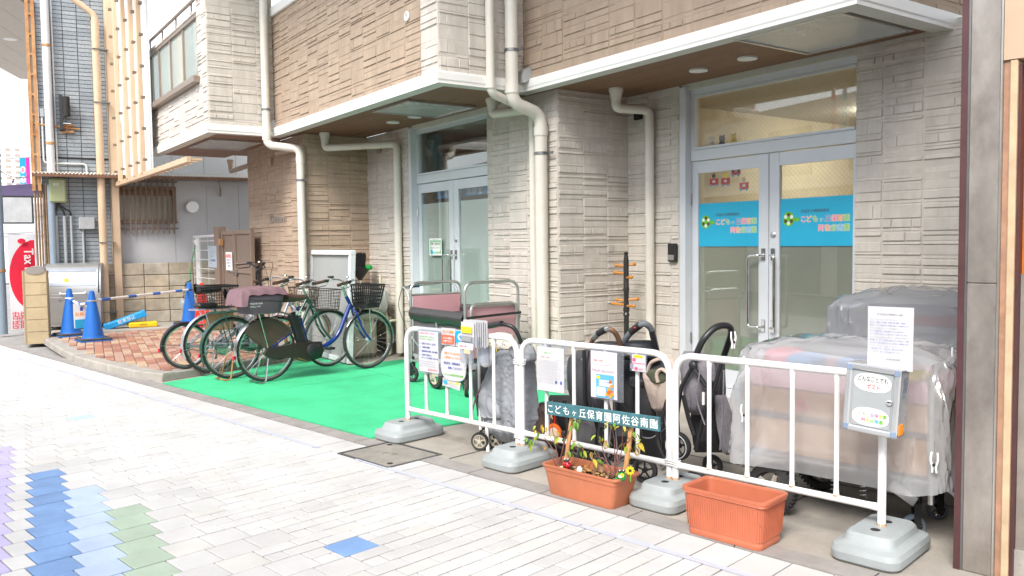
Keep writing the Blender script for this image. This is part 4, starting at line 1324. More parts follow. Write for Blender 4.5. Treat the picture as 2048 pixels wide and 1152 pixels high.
for (cx, cy, sx, sy) in (((wx0 + wx1) / 2, wz1 - .03, wx1 - wx0, .06), ((wx0 + wx1) / 2, wz0 + .03, wx1 - wx0, .06), (wx1 - .03, (wz0 + wz1) / 2, .06, wz1 - wz0), (wx0 + .03, (wz0 + wz1) / 2, .06, wz1 - wz0)):
    mb.box(F @ Vector((cx, cy, -.02)), (sx, sy, .08), R=F)
bw_ = rpart(mb, "barred_window", M("window_brown", (.22, .12, .06), .5, var=.15))
mb = MB(); mb.box(F @ Vector(((wx0 + wx1) / 2, (wz0 + wz1) / 2 + .17, -.055)), (wx1 - wx0 - .1, wz1 - wz0 - .44, .01), R=F); mb.obj
shifted(mb, -RO); mb.obj("upper_pane", M("brown_blind", (.27, .16, .085), .6), bw_)
mb = MB(); mb.box(F @ Vector(((wx0 + wx1) / 2, (wz0 + wz1) / 2 - .05, -.05)), (wx1 - wx0 - .1, wz1 - wz0 - .22, .01), R=F); shifted(mb, -RO); mb.obj("lower_pane", M("mottled_glass", (.30, .26, .20), .3), bw_)
m_barbr = M("bar_brown", (.14, .10, .075), .5)
e0, e1_ = wl(Wp(237, 400)), wl(Wp(346, 400))
for q in range(11):
    e = e0 + (e1_ - e0) * q / 10
    mb = MB(); mb.box(F @ Vector((e, (wz0 + wz1) / 2 - .02, .09)), (.028, wz1 - wz0 + .32, .02), R=F); shifted(mb, -RO); mb.obj("window_bar", m_barbr, bw_)
for zz in (wz1 + .08, wz0 + .02, wz0 - .09):
    mb = MB(); mb.box(F @ Vector(((e0 + e1_) / 2, zz, .07)), (e1_ - e0 + .14, .03, .02), R=F); shifted(mb, -RO); mb.obj("bar_rail", m_barbr, bw_)
c = Wp(384.5, 414, .06)
rl = thing("round_wall_lamp", "round white bulkhead lamp on the grey annex wall", "lamp", c)
Rw = frame((0, 0, 0), WD).to_3x3()
mb = MB(); mb.lathe([(.10, -.06), (.105, -.02), (.105, .0)], 24, R=Rw); mb.obj("lamp_base", m_grey, rl)
mb = MB(); mb.lathe([(.107, -.01), (.107, .03), (.09, .05), (0, .062)], 24, R=Rw); mb.obj("lamp_cover", m_white, rl)

# low block wall in front of the annex
bwl = thing("block_wall", "weathered low wall of concrete blocks below the grey annex", "wall", W0)
zt_ = Wp(300, 525.5).z
b0_, b1_ = wl(Wp(203, 600)), wl(Wp(438, 600))
m_blk = [M("block_%s" % k, c, .95, var=.25, vs=5, bump=1, bs=60) for k, c in (("buff", (.42, .35, .255)), ("grey", (.39, .345, .275)), ("dark", (.36, .305, .23)))]
mb = MB(); mb.box(F @ Vector(((b0_ + b1_) / 2, (ZP + zt_) / 2, .07)), (b1_ - b0_, zt_ - ZP - .01, .09), R=F); shifted(mb, -W0); core2 = mb.obj("mortar_core", M("mortar", (.30, .26, .20), .95), bwl)
nrow = 5; hh = (zt_ - ZP) / nrow; L_ = .40
off0 = wl(Wp(288, 560)) - b0_
for r in range(nrow):
    x = b0_ + (off0 % L_) - L_
    while x < b1_:
        a, b = max(x, b0_), min(x + L_, b1_)
        if b - a > .05:
            mb = MB(); mb.box(F @ Vector(((a + b) / 2, ZP + (r + .5) * hh, .08 + rnd.uniform(-.003, .003))), (b - a - .010, hh - .010, .12), R=F, b=.008); shifted(mb, -W0)
            mb.obj("concrete_block", rnd.choice(m_blk), bwl)
        x += L_

# cream slatted screen in front of it, its post and pipe
YS = 2.62
scr = thing("slatted_screen", "tall cream slatted screen on a post with dark clips, beside the white bay", "screen", (-15.25, YS, 0))
SO = Vector((-15.25, YS, 0))
def spart(mb, name, mats): shifted(mb, -SO); return mb.obj(name, mats, scr)
pX = PY(226, 300, YS).x
mb = MB(); mb.box((pX, YS, 3.05), (.17, .12, 5.95), b=.01); spart(mb, "post", m_cream)
zb = PY(245, 362, YS).z
sl_x = [PY(x, 200, YS).x for x in (238, 250, 263, 276, 289)]
nclip = [PY(229, y, YS).z for y in (51, 108, 161, 217, 275, 330)]
for q, x in enumerate((235, 251, 266, 281)):
    xx = PY(x, 200, YS).x
    mb = MB(); mb.box((xx, YS, (zb + 5.8) / 2), (.075, .065, 5.8 - zb), b=.006); spart(mb, "slat", m_cream)
bx1 = PY(374, 303, YS).x
mb = MB(); mb.box(((pX + bx1) / 2, YS + .02, zb - .02), (bx1 - pX, .07, .075), b=.008); spart(mb, "bottom_beam", m_creamb)
for q in range(16):
    xx = pX + .5 + q * .27
    if xx < bx1 - .05:
        mb = MB(); mb.box((xx, YS + .14, zb + .02), (.085, .24, .03)); spart(mb, "cross_bar", m_creamb)
mb = MB()
xe = PY(297, 200, YS + .12).x
mb.box(((pX + xe) / 2 + .05, YS + .14, (zb + 5.8) / 2 + .05), (xe - pX, .012, 5.8 - zb)); spart(mb, "backing_panel", M("white_panel", (.80, .80, .80), .5, var=.03))
m_clip = M("bronze_clip", (.20, .15, .10), .5)
dz = (nclip[0] - nclip[-1]) / 5
for r in range(8):
    for q, x in enumerate((229, 243, 258.5, 273.5, 289)):
        xx = PY(x, 200, YS).x
        mb = MB(); mb.box((xx, YS - .02, zb + .18 + r * dz), (.07, .05, .035)); spart(mb, "clip", m_clip)
pX2 = PY(203, 400, YS + .1).x
pw = G(205, 652, ZP)
mb = MB(); cpx = PX(200, 300, -15.35); 
mb.tube([(-15.38, cpx.y, ZP), (-15.38, cpx.y, 5.15), (-15.38, cpx.y, 5.16)], .062, 12)
mb.tube(fillet([(-15.38, cpx.y, 5.0), (-15.38, cpx.y, 5.25), (-15.4, cpx.y - .35, 5.5)], .08), .05, 10)
dp = thing("cream_downpipe", "cream rainwater pipe standing beside the screen post", "pipe", (-15.38, cpx.y, 0))
shifted(mb, -dp.location); mb.obj("pipe", m_cream, dp)
for yy in (99, 205, 351, 485, 625):
    zz = PX(200, yy, -15.35).z
    mb = MB(); mb.box((0, .06, zz), (.15, .24, .016)); mb.obj("pipe_clamp", m_clamp, dp)

# stainless refuse bin
B0 = G(88, 662, ZP); B1v = G(203, 657, ZP)
bd = (B1v - B0); bl = bd.length; ba = atan2(bd.y, bd.x) - pi / 2
m_steel = M("brushed_steel", (.56, .55, .54), .32, metal=.75, var=.06, vs=3, stretch=(1, 1, 60), rvar=.08)
m_steel2 = M("steel_band", (.45, .47, .50), .3, metal=.9, var=.05)
bn = thing("refuse_bin", "stainless steel refuse bin with a curved lid on the porch corner", "bin", (B0 + B1v) / 2, atan2(bd.y, bd.x))
zt_b = PP(140, 527, B0, bd.normalized()).z - ZP
mb = MB(); D_ = .55
mb.box((0, D_ / 2, .06 + .26), (bl, D_, .52), b=.006); body = mb.obj("body", m_steel, bn)
mb = MB(); mb.box((0, -.003, .32), (bl - .12, .012, .42), b=.003); mb.obj("front_panel", m_steel, bn)
n = 12
def lidp(v):
    a = pi / 2 * v
    return (D_ * .62 * (1 - cos(a)) * 1.0, .58 + (zt_b - .58) * sin(a))
mb = MB(); mb.grid(lambda u, v: Vector((-bl / 2 + .03 + (bl - .06) * u, lidp(v)[0] + .004, lidp(v)[1])), 1, n); mb.grid(lambda u, v: Vector((-bl / 2 + (bl) * u, D_ * .62 + (D_ * .38) * v, zt_b)), 1, 1)
lid = mb.obj("lid", m_steel, bn)
for zz in (.2, .55):
    mb = MB(); mb.grid(lambda u, v: Vector((-bl / 2 + .06 + (bl - .12) * u, lidp(zz + .09 * v - .03)[0] - .004, lidp(zz + .09 * v - .03)[1])), 1, 2); mb.obj("lid_band", m_steel2, lid)
for sx in (-1, 1):
    mb = MB()
    pts = [(lidp(k / n)[0], lidp(k / n)[1]) for k in range(n + 1)] + [(D_, zt_b), (D_, .58)]
    mb.poly(pts, frame((sx * (bl / 2 - .012), 0, 0), Y_), .024 * 1); mb.obj("lid_side", m_steel2, bn)
mb = MB(); mb.tube(fillet([(-.16, .0, .60), (-.16, -.05, .585), (.20, -.05, .585), (.20, .0, .60)], .02), .012, 8); mb.obj("lid_handle", m_white, bn)
for sx in (-1, 1):
    for y in (.06, D_ - .06):
        mb = MB(); mb.lathe([(.02, 0), (.02, .07)], 8, (sx * (bl / 2 - .05), y, 0)); mb.obj("foot", m_black, bn)
mb = MB(); mb.box((-.07, lidp(.30)[0] - .012, lidp(.30)[1]), (.06, .004, .06)); mb.obj("warning_sticker", m_inkyellow, lid)
mb = MB(); mb.lathe([(.022, 0), (.022, .012), (0, .014)], 10, (-.17, -.012, .49), R=Matrix.Rotation(pi / 2, 3, 'X')); mb.obj("lock", m_steel2, body)

# short tiled gate pillar
s0 = G(72, 688, 0)
ph_ = PP(66, 541, s0, WD).z
tp = thing("tiled_pillar", "short cream tiled gate pillar between the banner and the steel bin", "pillar", s0 + Vector((-.25, .06, 0)), radians(-8))
m_ct = M("cream_tile", (.52, .41, .25), .5, var=.12, vs=5, objrand=.06)
mb = MB(); mb.box((0, 0, ph_ / 2), (.56, .31, ph_ - .03)); mb.obj("core", M("pillar_grout", (.33, .26, .16), .9), tp)
nr = 6
for r in range(nr):
    h_ = ph_ / nr
    for (fx, fy, L1, ax) in ((.283, .03, .20, 'y'), (.283, -.105, .085, 'y')):
        mb = MB(); mb.box((fx, -fy, (r + .5) * h_), (.012, L1 - .006, h_ - .008), b=.002); mb.obj("pillar_tile", m_ct, tp)
    for cx in (-.14, .14):
        mb = MB(); mb.box((cx, -.157, (r + .5) * h_), (.27, .012, h_ - .008), b=.002); mb.obj("pillar_tile", m_ct, tp)
mb = MB(); mb.tube([(-.3, 0, ph_), (.3, 0, ph_)], .13, 12, flat=.45); mb.obj("cap", M("cap_metal", (.30, .27, .25), .5), tp)

# reversed tax-free flag on its pole, seen from behind
fl0 = G(40, 668, 0); fX = -16.6
fd = Vector((.10, .995, 0)).normalized()
fo = Vector((fX, 0, 0))
def FP(x, y): return PP(x, y, fo, fd)
pa, pb = FP(15, 467), FP(68, 658)
fw, fh = (FP(68, 560) - FP(14, 560)).length, pa.z - pb.z
fo2 = FP(14, 467)
flg = thing("tax_free_flag", "white and red vertical shop flag with reversed lettering on its pole, left edge", "flag", Vector((fo2.x, fo2.y, 0)), atan2(fd.y, fd.x) )
m_flag = M("flag_white", (.72, .72, .74), .8, var=.04)
m_flagr = M("flag_red", (.72, .012, .045), .8, var=.08)
zt_f = fo2.z; zb_f = zt_f - fh
def wav(x, z): return .018 * sin(x * 9 + z * 4)
mb = MB(); mb.grid(lambda u, v: Vector((u * fw, wav(u * fw, zb_f + v * fh), zb_f + v * fh)), 14, 20); cl = mb.obj("flag_cloth", m_flag, flg)
mb = MB()
n = 24
def arc(v):                                         # left edge of the red disc segment (fraction of the width)
    z = zb_f + fh * v; cz = zb_f + fh * .56
    return 1.01 - .99 * sqrt(max(0, 1 - ((v - .56) / .375) ** 2))
vs, fs = [], []
for k in range(n + 1):
    v = .19 + (.93 - .19) * k / n
    a = min(.999, arc(v)); z = zb_f + v * fh
    for j in range(7):
        x = (a + (1 - a) * j / 6) * fw
        vs.append((x, wav(x, z) - .004, z))
for k in range(n):
    for j in range(6): fs.append((k * 7 + j, k * 7 + j + 1, (k + 1) * 7 + j + 1, (k + 1) * 7 + j))
mb.add(vs, fs, 0, True); mb.obj("red_disc", m_flagr, cl)
Fm = frame((fw * .5, -.026, zb_f), (-1, 0, 0), (0, 0, 1))           # mirrored: x runs right to left
Fm = Matrix(((-1, 0, 0, fw), (0, 0, 1, -.026), (0, 1, 0, zb_f), (0, 0, 0, 1)))
Fv = Matrix(((0, 1, 0, fw * .78), (0, 0, 1, -.024), (-1, 0, 0, zt_f), (0, 0, 0, 1)))
# vertical words read downwards, mirrored
Fv = Matrix(((0, 1, 0, fw * .60), (0, 0, 1, -.026), (-1, 0, 0, zt_f), (0, 0, 0, 1)))
print_obj("lettering", [("Tax Free Shop", .20, fh * .16, -.0, W_, 'l', .035, fh * .62)], Fv, INK, cl)
print_obj("lettering_red", [("免税店", .15, fw * .5, fh * .115, RED, 'c', .03, fw * .86), ("면세점", .15, fw * .5, fh * .022, RED, 'c', .03, fw * .86)], Fm, INK, cl)
mb = MB(); mb.poly([(fw * .52 + p[0], fh * .92 + p[1]) for p in ellipse(.06, .045)], frame((0, -.024, zb_f), X_)); mb.obj("red_emblem", m_flagr, cl)
mb = MB(); mb.tube([(fw + .02, .01, 0), (fw + .02, .01, zt_f + .08)], .016, 8); mb.tube([(-.05, .01, zt_f + .01), (fw + .12, .01, zt_f + .03)], .012, 8); mb.obj("pole", m_white, flg)

# blue-grey street pole at the picture's left edge
pl = thing("street_pole", "blue-grey painted street pole at the far left edge", "pole", G(6, 668, 0))
mb = MB(); mb.tube([(0, 0, 0), (0, 0, 6.2)], .075, 12); mb.obj("shaft", m_bluegrey, pl)
for zz in (1.02, 2.9):
    mb = MB(); mb.lathe([(.077, 0), (.083, 0), (.083, .05), (.077, .05)], 12, (0, 0, zz), caps=False); mb.obj("band", m_rust if zz < 2 else m_grey, pl)

# signboard, awning and street behind
def bd_at(x, y, dist):
    d = sight(x, y); return CAM + d * dist
bbx = thing("blank_signboard", "blank grey signboard in a black frame above the flag", "sign", bd_at(36, 420, 18.2), radians(78))
mb = MB(); mb.box((0, 0, 0), (.60, .10, .60), b=.01); mb.obj("sign_frame", m_black, bbx)
mb = MB(); mb.box((.0, -.052, 0), (.54, .01, .54)); mb.obj("sign_face", M("sign_face_grey", (.46, .46, .46), .5), bbx)
c = bd_at(40, 385, 19.0)
aw = thing("purple_awning", "dark purple awning over the street above the blank signboard", "awning", c, radians(78))
mb = MB(); mb.grid(lambda u, v: Vector((-.5 + u * 1.1, -.5 + v * .9, -.10 + .35 * v - .10 * abs(u - .8))), 4, 4); mb.obj("canopy_cloth", M("awning_purple", (.07, .05, .11), .9), aw)
mb = MB(); mb.tube([(-.5, -.5, -.12), (.6, -.5, -.12)], .02, 6); mb.obj("awning_bar", m_black, aw)
# arcade canopy and white buildings far down the street
far = thing("white_far_building", "overexposed white building with louvred openings far down the street", "building", bd_at(30, 520, 34))
Fd = radians(80)
far.rotation_euler = (0, 0, Fd)
far.location.z = 0
m_fw = M("far_white", (.82, .80, .78), .8, var=.04)
m_slot = M("far_slot", (.42, .33, .28), .8)
mb = MB(); mb.box((.4, 1.0, 6), (3.4, 2, 12)); mb.obj("wall", m_fw, far)
for q in range(4):
    for r in range(9):
        mb = MB(); mb.box((-.75 + q * .33, -.01, 3.6 + r * .23 + (.0)), (.17, .03, .10)); mb.obj("louvre_opening", m_slot, far)
mb = MB(); mb.box((.4, -.06, 3.0), (3.4, .16, .5)); mb.obj("canopy_band", M("far_band", (.60, .56, .52), .8), far)
mb = MB(); mb.box((.4, -.04, 2.25), (3.4, .08, .62)); mb.obj("fascia", M("far_fascia", (.62, .63, .66), .7), far)
cn = thing("arcade_canopy", "beige panelled canopy soffit with dark brown edge at the top left corner", "canopy", bd_at(20, 60, 22))
cz = cn.location.z
co = cn.location.copy()
def cps(x, y, z): return G(x, y, z) - co
zc_ = cz - .2
mb = MB()
v4 = [cps(-30, 40, zc_), cps(56, 116, zc_), cps(56, -25, zc_), cps(-30, -120, zc_)]
P1, P2 = cps(-25, 58, zc_), cps(62, 118, zc_); P3 = cps(-25, 8, zc_); 
dA = (P2 - P1); dA.z = 0; dA.normalize(); dB = Vector((-dA.y, dA.x, 0))
if dB.dot(sight(0, 60)) > 0: dB = -dB
mb = MB()
m_can = M("canopy_panel", (.62, .55, .48), .7, var=.04)
# two soffits: far pale one and the near dark fascia
A0, A1 = cps(-40, 68, zc_), cps(64, 122, zc_)
mb.box((0, 0, 0), (.01, .01, .01)); mb = MB()
base = [A0 - dA * 6, A1 + dA * 3]
for q in range(5):
    a = base[0] + dB * (-1.2 + .62 * q); b = base[1] + dB * (-1.2 + .62 * q); a2 = a + dB * .61; b2 = b + dB * .61
    m1 = MB(); up = Vector((0, 0, .06))
    m1.add([a, b, b2, a2, a + up, b + up, b2 + up, a2 + up], [(0, 1, 2, 3), (4, 5, 6, 7), (0, 1, 5, 4), (1, 2, 6, 5), (2, 3, 7, 6), (3, 0, 4, 7)]); m1.obj("soffit_panel", m_can, cn)
c = cps(20, 79, zc_ - .01); m1 = MB(); m1.lathe([(0, 0), (.16, 0), (.18, .02)], 18, c); m1.obj("ceiling_light", m_white, cn)
a = base[0] + dB * 1.95; b = base[1] + dB * 1.95; up = Vector((0, 0, 1.6))
m1 = MB(); m1.add([a, b, b + up, a + up, a + dB * .1, b + dB * .1, b + up + dB * .1, a + up + dB * .1], [(0, 1, 2, 3), (7, 6, 5, 4), (0, 1, 5, 4), (1, 2, 6, 5), (2, 3, 7, 6), (3, 0, 4, 7)]); m1.obj("fascia", M("canopy_brown", (.115, .082, .05), .7, var=.2), cn)
# pink and blue street pennant
c = bd_at(50, 342, 20.0)
pn = thing("street_pennant", "blue and pink street pennant with a round white character badge", "pennant", c, radians(35))
mb = MB(); mb.box((-.06, 0, 0), (.20, .01, .62)); mb.obj("blue_cloth", M("pennant_blue", (.01, .38, .62), .8), pn)
mb = MB(); mb.box((.10, .0, 0), (.12, .01, .62)); mb.obj("pink_cloth", M("pennant_pink", (.80, .03, .38), .8), pn)
Fp = frame((0, -.007, 0), X_)
mb = MB(); mb.poly(ellipse(.085, .085, 20, -.06, .03), Fp); mb.poly(ellipse(.085, .085, 20, -.06, -.20), Fp); mb.obj("badge", m_inkw, pn)
print_obj("lettering", [("あ", .13, -.06, -.02, PNK, 'c', .03), ("さ", .13, -.06, -.25, PNK, 'c', .03)], frame((0, -.009, 0), X_), INK, pn)
mb = MB(); mb.tube([(-.6, 0, .32), (.25, 0, .32)], .012, 6); mb.obj("pennant_rod", m_grey, pn)
gl_ = thing("pennant_string", "string of tiny red and navy pennants across the street at far left", "bunting", bd_at(20, 360, 19))
mb = MB(); o_ = gl_.location; mb.tube([bd_at(-5, 338, 19) - o_, bd_at(14, 350, 19) - o_, bd_at(32, 356, 19) - o_, bd_at(60, 354, 19) - o_], .008, 5); mb.obj("string", m_black, gl_)
for x, y, mt in ((27, 358, m_flagr), (26, 362, M("navy_cloth", (.02, .03, .12), .8))):
    a = bd_at(x - 3, y, 18.98) - o_; b = bd_at(x + 3, y - 1, 18.98) - o_; d_2 = bd_at(x, y + 7, 18.98) - o_
    mb = MB(); mb.add([a, b, d_2, a + Vector((.01, 0, 0)), b + Vector((.01, 0, 0)), d_2 + Vector((.01, 0, 0))], [(0, 1, 2), (5, 4, 3), (0, 1, 4, 3), (1, 2, 5, 4), (2, 0, 3, 5)]); mb.obj("pennant", mt, gl_)

# brown gate and wire fence beside the tan pillar
YG = 3.80
gx0, gx1, gx2, gx3 = [PY(x, 500, YG).x for x in (436, 447, 471.5, 506)]
zg = PY(447, 461, YG).z; zp = PY(440, 454, YG).z
m_gate = M("gate_brown", (.25, .185, .145), .5, metal=.2, var=.05, vs=3)
m_gate2 = M("gate_panel", (.205, .155, .125), .55, var=.06, vs=20, stretch=(40, 1, 1))
gt = thing("brown_gate", "brown aluminium gate with a lever handle between fence and tan pillar", "gate", (gx0, YG, 0))
GO = Vector((gx0, YG, 0))
def gpart(mb, name, mats, parent=gt): shifted(mb, -GO); return mb.obj(name, mats, parent)
mb = MB(); mb.box(((gx0 + gx1) / 2 - .02, YG, (zp + ZP) / 2), (gx1 - gx0 - .05, .12, zp - ZP)); gpart(mb, "gate_post", m_gate)
def leaf(a, b, nm, zr):
    mb = MB()
    for e in (a + .03, b - .03): mb.box((e, YG, (zg + ZP) / 2 + .03), (.06, .05, zg - ZP - .08))
    for z in zr: mb.box(((a + b) / 2, YG, z), (b - a - .12, .045, .06))
    lf = gpart(mb, nm, m_gate)
    nb = max(3, int((b - a - .12) / .10))
    for q in range(nb):
        w_ = (b - a - .12) / nb
        mb = MB(); mb.box((a + .06 + (q + .5) * w_, YG + .005, (zg + ZP) / 2 + .03), (w_ - .006, .02, zg - ZP - .2)); gpart(mb, "gate_slat", m_gate2, lf)
    return lf
l1 = leaf(gx1 - .02, gx2, "gate_leaf", (zg - .04, ZP + .1))
l2 = leaf(gx2 + .01, gx3, "gate_leaf", (zg - .04, zg - .62, ZP + .1))
mb = MB(); c = PY(468, 543, YG - .05); mb.box((c.x + .05, YG - .035, c.z), (.05, .02, .10)); mb.tube([(c.x + .05, YG - .06, c.z), (c.x - .12, YG - .07, c.z)], .012, 8); gpart(mb, "lever_handle", m_alu, l1)
mb = MB(); c = PY(442, 484, YG - .05); mb.box((c.x, YG - .05, c.z), (.05, .06, .10)); gpart(mb, "hinge", m_rust, l1)
def sign_on(name, lab, x0, y0, x1, y1, Y, col, items, cat="sign"):
    a, b = PY(x0, y0, Y), PY(x1, y1, Y)
    o = thing(name, lab, cat, ((a.x + b.x) / 2, Y, (a.z + b.z) / 2))
    w_, h_ = b.x - a.x, a.z - b.z
    mb = MB(); mb.box((0, 0, 0), (w_, .004, h_)); mb.obj("plate", col, o)
    print_obj("lettering", [(t, s_ * h_, x * w_, y * h_, c_, al, bo) + ((wd * w_,) if wd else ()) for (t, s_, x, y, c_, al, bo, wd) in items], frame((0, -.0035, 0), X_), INK, o)
    return o
sign_on("no_parking_notice", "white notice with red heading on the brown gate leaf", 451.5, 504, 465, 541, YG - .04, m_inkw,
        [("駐車禁止", .22, 0, .20, RED, 'c', .04, .84), ("私有地につき", .12, 0, .03, BLU, 'c', .02, .7), ("ご遠慮下さい", .12, 0, -.13, BLU, 'c', .02, .85), ("管理者", .10, .0, -.30, BLU, 'c', .02, .45)])
fen = thing("wire_fence", "white wire mesh fence panel between block wall and brown gate", "fence", (gx0, YG, 0))
fx0 = PY(389, 490, YG).x; zf = PY(400, 473, YG).z
mb = MB(); mb.tube([(fx0 - .05, YG, zf), (gx0 - .02, YG, zf)], .022, 8); gpart(mb, "top_rail", m_white, fen)
pxf = PY(396, 520, YG).x
mb = MB(); mb.box((pxf, YG, (zf + ZP) / 2), (.055, .055, zf - ZP)); gpart(mb, "fence_post", m_white, fen)
q = 0
zz = zf - .08
while zz > ZP + .1:
    mb = MB(); mb.tube([(fx0, YG - .03, zz), (gx0 - .02, YG - .03, zz)], .006, 5); gpart(mb, "wire", m_white, fen); zz -= .155
nv = 4
for q in range(nv):
    xx = fx0 + (gx0 - .03 - fx0) * q / (nv - 1); mb = MB(); mb.tube([(xx, YG - .022, ZP + .1), (xx, YG - .022, zf)], .003, 4); gpart(mb, "wire", m_white, fen)
sign_on("grey_clinic_sign", "grey panel sign wired to the white mesh fence", 416.5, 492, 434, 535.5, YG - .06, M("sign_grey_blue", (.36, .42, .48), .6, var=.04),
        [("松山整体院", .10, .06, -.20, BLU, 'c', .03, .55), ("受付", .06, -.05, .0, BLU, 'c', .02, .3), ("診療時間", .06, .1, .22, GRY, 'c', .01, .4), ("9:00-19:00", .05, .1, .12, GRY, 'c', .01, .45), ("TEL", .05, -.2, -.33, RED, 'c', .02, .2)])

# net bag hung by a green cord from the fence
hk = PY(392, 486, YG - .12)
net = thing("net_bag", "dark green net bag hung on a green cord in front of the block wall", "net", (hk.x, hk.y, 0))
NO = net.location.copy()
m_net = M("net_cord", (.03, .11, .05), .8)
cord = [hk - NO, PY(384, 520, YG - .1) - NO, PY(380, 558, YG - .12) - NO]
mb = MB(); mb.tube(cord, .008, 6); mb.obj("cord", M("green_cord", (.02, .38, .10), .7), net)
mb = MB(); mb.box(hk - NO, (.16, .03, .05), R=Matrix.Rotation(.4, 3, 'Y')); mb.obj("clip", m_white, net)
top = PY(382, 560, YG - .12) - NO; L1 = PY(345, 577, YG - .12) - NO; B1_ = PY(352, 643, YG - .15) - NO; B2_ = PY(377, 647, YG - .15) - NO; R1_ = PY(392, 600, YG - .15) - NO
mb = MB(); mb.tube([L1, B1_], .018, 6); mb.tube([B1_, B2_], .010, 6); mb.tube(fillet([L1, PY(362, 578, YG - .12) - NO, PY(376, 565, YG - .12) - NO, top], .05), .012, 6); mb.obj("net_frame", m_net, net)
def bil(u, v):
    a = L1.lerp(top, u); b = B1_.lerp(B2_, u); p = a.lerp(b, v); return p + Vector((0, -.06 * sin(pi * u) * sin(pi * v), 0))
mb = MB()
for k in range(13):
    mb.tube([bil(k / 12, v / 8) for v in range(9)], .0055, 4, caps=False); mb.tube([bil(u / 8, k / 12) for u in range(9)], .0055, 4, caps=False)
tag(mb.obj("mesh_cords", m_net, net), kind='stuff')
m_bag = glassy("thin_bag_film", (.9, .95, .95), .2, 1.45, op=.55, opcol=(.75, .78, .78), bump=.5, bs=14)
mb = MB(); mb.ball(bil(.75, .55), .09, 0, (1, .6, 1.3), 10, 8); mb.obj("plastic_bag", m_bag, net)
mb = MB(); mb.ball(bil(.7, .98), .06, 0, (1.6, .7, .6), 10, 6); mb.obj("plastic_bag", m_bag, net)

# traffic cones and striped bars
m_cb = M("cone_blue", (.01, .135, .52), .5, var=.10, vs=6)
m_cr = M("cone_red", (.80, .025, .01), .5, var=.08)
m_rub = M("cone_foot_rubber", (.07, .06, .055), .8, var=.3, vs=9)
def cone(loc, lab, m_c, rz, grp="traffic cones on the porch"):
    o = thing("traffic_cone", lab, "cone", loc, rz, grp)
    mb = MB(); mb.lathe([(.155, .045), (.15, .06), (.138, .065), (.04, .66), (.034, .70), (.02, .71), (0, .71)], 24); mb.obj("cone_body", m_c, o)
    mb = MB(); mb.box((0, 0, .030), (.40, .40, .03), b=.01); mb.obj("cone_foot", m_rub, o)
    mb = MB(); mb.box((0, 0, .008), (.42, .42, .014), b=.004); mb.obj("foot_skirt", m_c, o)
    return o
cA = G(142, 671, ZP); cB = G(187, 681, ZP); cC = G(381, 648, ZP); cD = G(406, 651, ZP)
cone(cA, "blue traffic cone on the porch corner in front of the steel bin", m_cb, .2)
cone(cB, "blue traffic cone nearer the bicycles, striped bar running right from it", m_cb, .1)
cone(cC, "blue traffic cone by the net bag at the right end of the striped bar", m_cb, .3)
cone(cD, "red traffic cone half hidden behind the rear bicycle basket", m_cr, .2)
m_bar = M("bar_white", (.72, .70, .64), .5); m_bb = M("bar_blue", (.02, .12, .45), .5); m_by = M("bar_yellow", (.80, .48, .05), .5)
def bar(a, b, lab, n, sag=0.0):
    o = thing("striped_bar", lab, "barrier bar", a, 0, "striped bars between the cones")
    d = b - a
    pts = [a + d * (k / 20) + Vector((0, 0, -sag * sin(pi * k / 20))) - a for k in range(21)]
    mb = MB(); mb.tube(pts, .021, 10); mb.obj("bar", m_bar, o)
    for k in range(n):
        t0, t1 = (k + .30) / n, (k + .62) / n
        q = [d * (t0 + (t1 - t0) * j / 4) + Vector((0, 0, -sag * sin(pi * (t0 + (t1 - t0) * j / 4)))) for j in range(5)]
        mb = MB(); mb.tube(q, .0225, 10); mb.obj("blue_band", m_bb, o)
    for p in (0, 20):
        mb = MB(); mb.tube([pts[p] + Vector((.055 * cos(k * .449), .055 * sin(k * .449), 0)) for k in range(14)], .011, 6, 0, closed=True); mb.obj("end_ring", m_black if n > 3 else m_bar, o)
    return o
up = Vector((0, 0, .565))
bar(cB + up, cC + up + Vector((0, 0, .02)), "long blue and white striped bar between middle and far blue cones", 4)
bar(cA + up, cB + up, "short blue and white striped bar sagging between the two front blue cones", 3, .07)
mid = (cA + cB) / 2 + Vector((.02, 0, .34))
tg = thing("hanging_tag", "white and blue notice tag hanging from the short striped bar", "tag", mid, radians(100))
mb = MB(); mb.grid(lambda u, v: Vector((-.10 + .20 * u, .02 * sin(v * 2), -.19 + .36 * v)), 4, 6); tgp = mb.obj("tag_card", m_inkw, tg)
mb = MB(); mb.box((0, -.012, -.13), (.18, .006, .13)); mb.obj("blue_band", m_inkcyan, tg)
print_obj("lettering", [("駐輪場", .06, 0, -.01, ORG, 'c', .03), ], frame((0, -.026, 0), X_), INK, tg)
mb = MB(); mb.box((0, -.022, .09), (.04, .003, .06)); mb.obj("hand_mark", m_inkblue, tg)

# blue crate lid lying on a yellow block
c = G(286, 654, ZP)
yb = thing("yellow_block", "yellow plastic kerb block lying on the concrete below the block wall", "block", c, radians(84))
m_yel = M("yellow_plastic", (.85, .52, .01), .45, var=.06)
mb = MB(); mb.box((0, 0, .045), (.44, .22, .09), b=.02); mb.obj("block_body", m_yel, yb)
mb = MB(); mb.box((0, -.108, .05), (.12, .01, .03), b=.004); mb.obj("grip_slot", M("yellow_slot", (.45, .25, .01), .6), yb)
c = G(245, 656, ZP)
bb = thing("blue_ramp_block", "bright blue plastic block with white lettering tilted against the yellow block", "block", c + Vector((.02, .05, .10)), radians(84))
bb.rotation_euler = (0, radians(-19), radians(84))
m_bpl = M("blue_plastic", (.01, .30, .66), .4, var=.05)
mb = MB(); mb.box((0, 0, .03), (.66, .2, .10), b=.015); mb.obj("block_body", m_bpl, bb)
for sx in (-.3, .3):
    mb = MB(); mb.box((sx, 0, .03), (.05, .214, .112), b=.01); mb.obj("end_rib", m_bpl, bb)
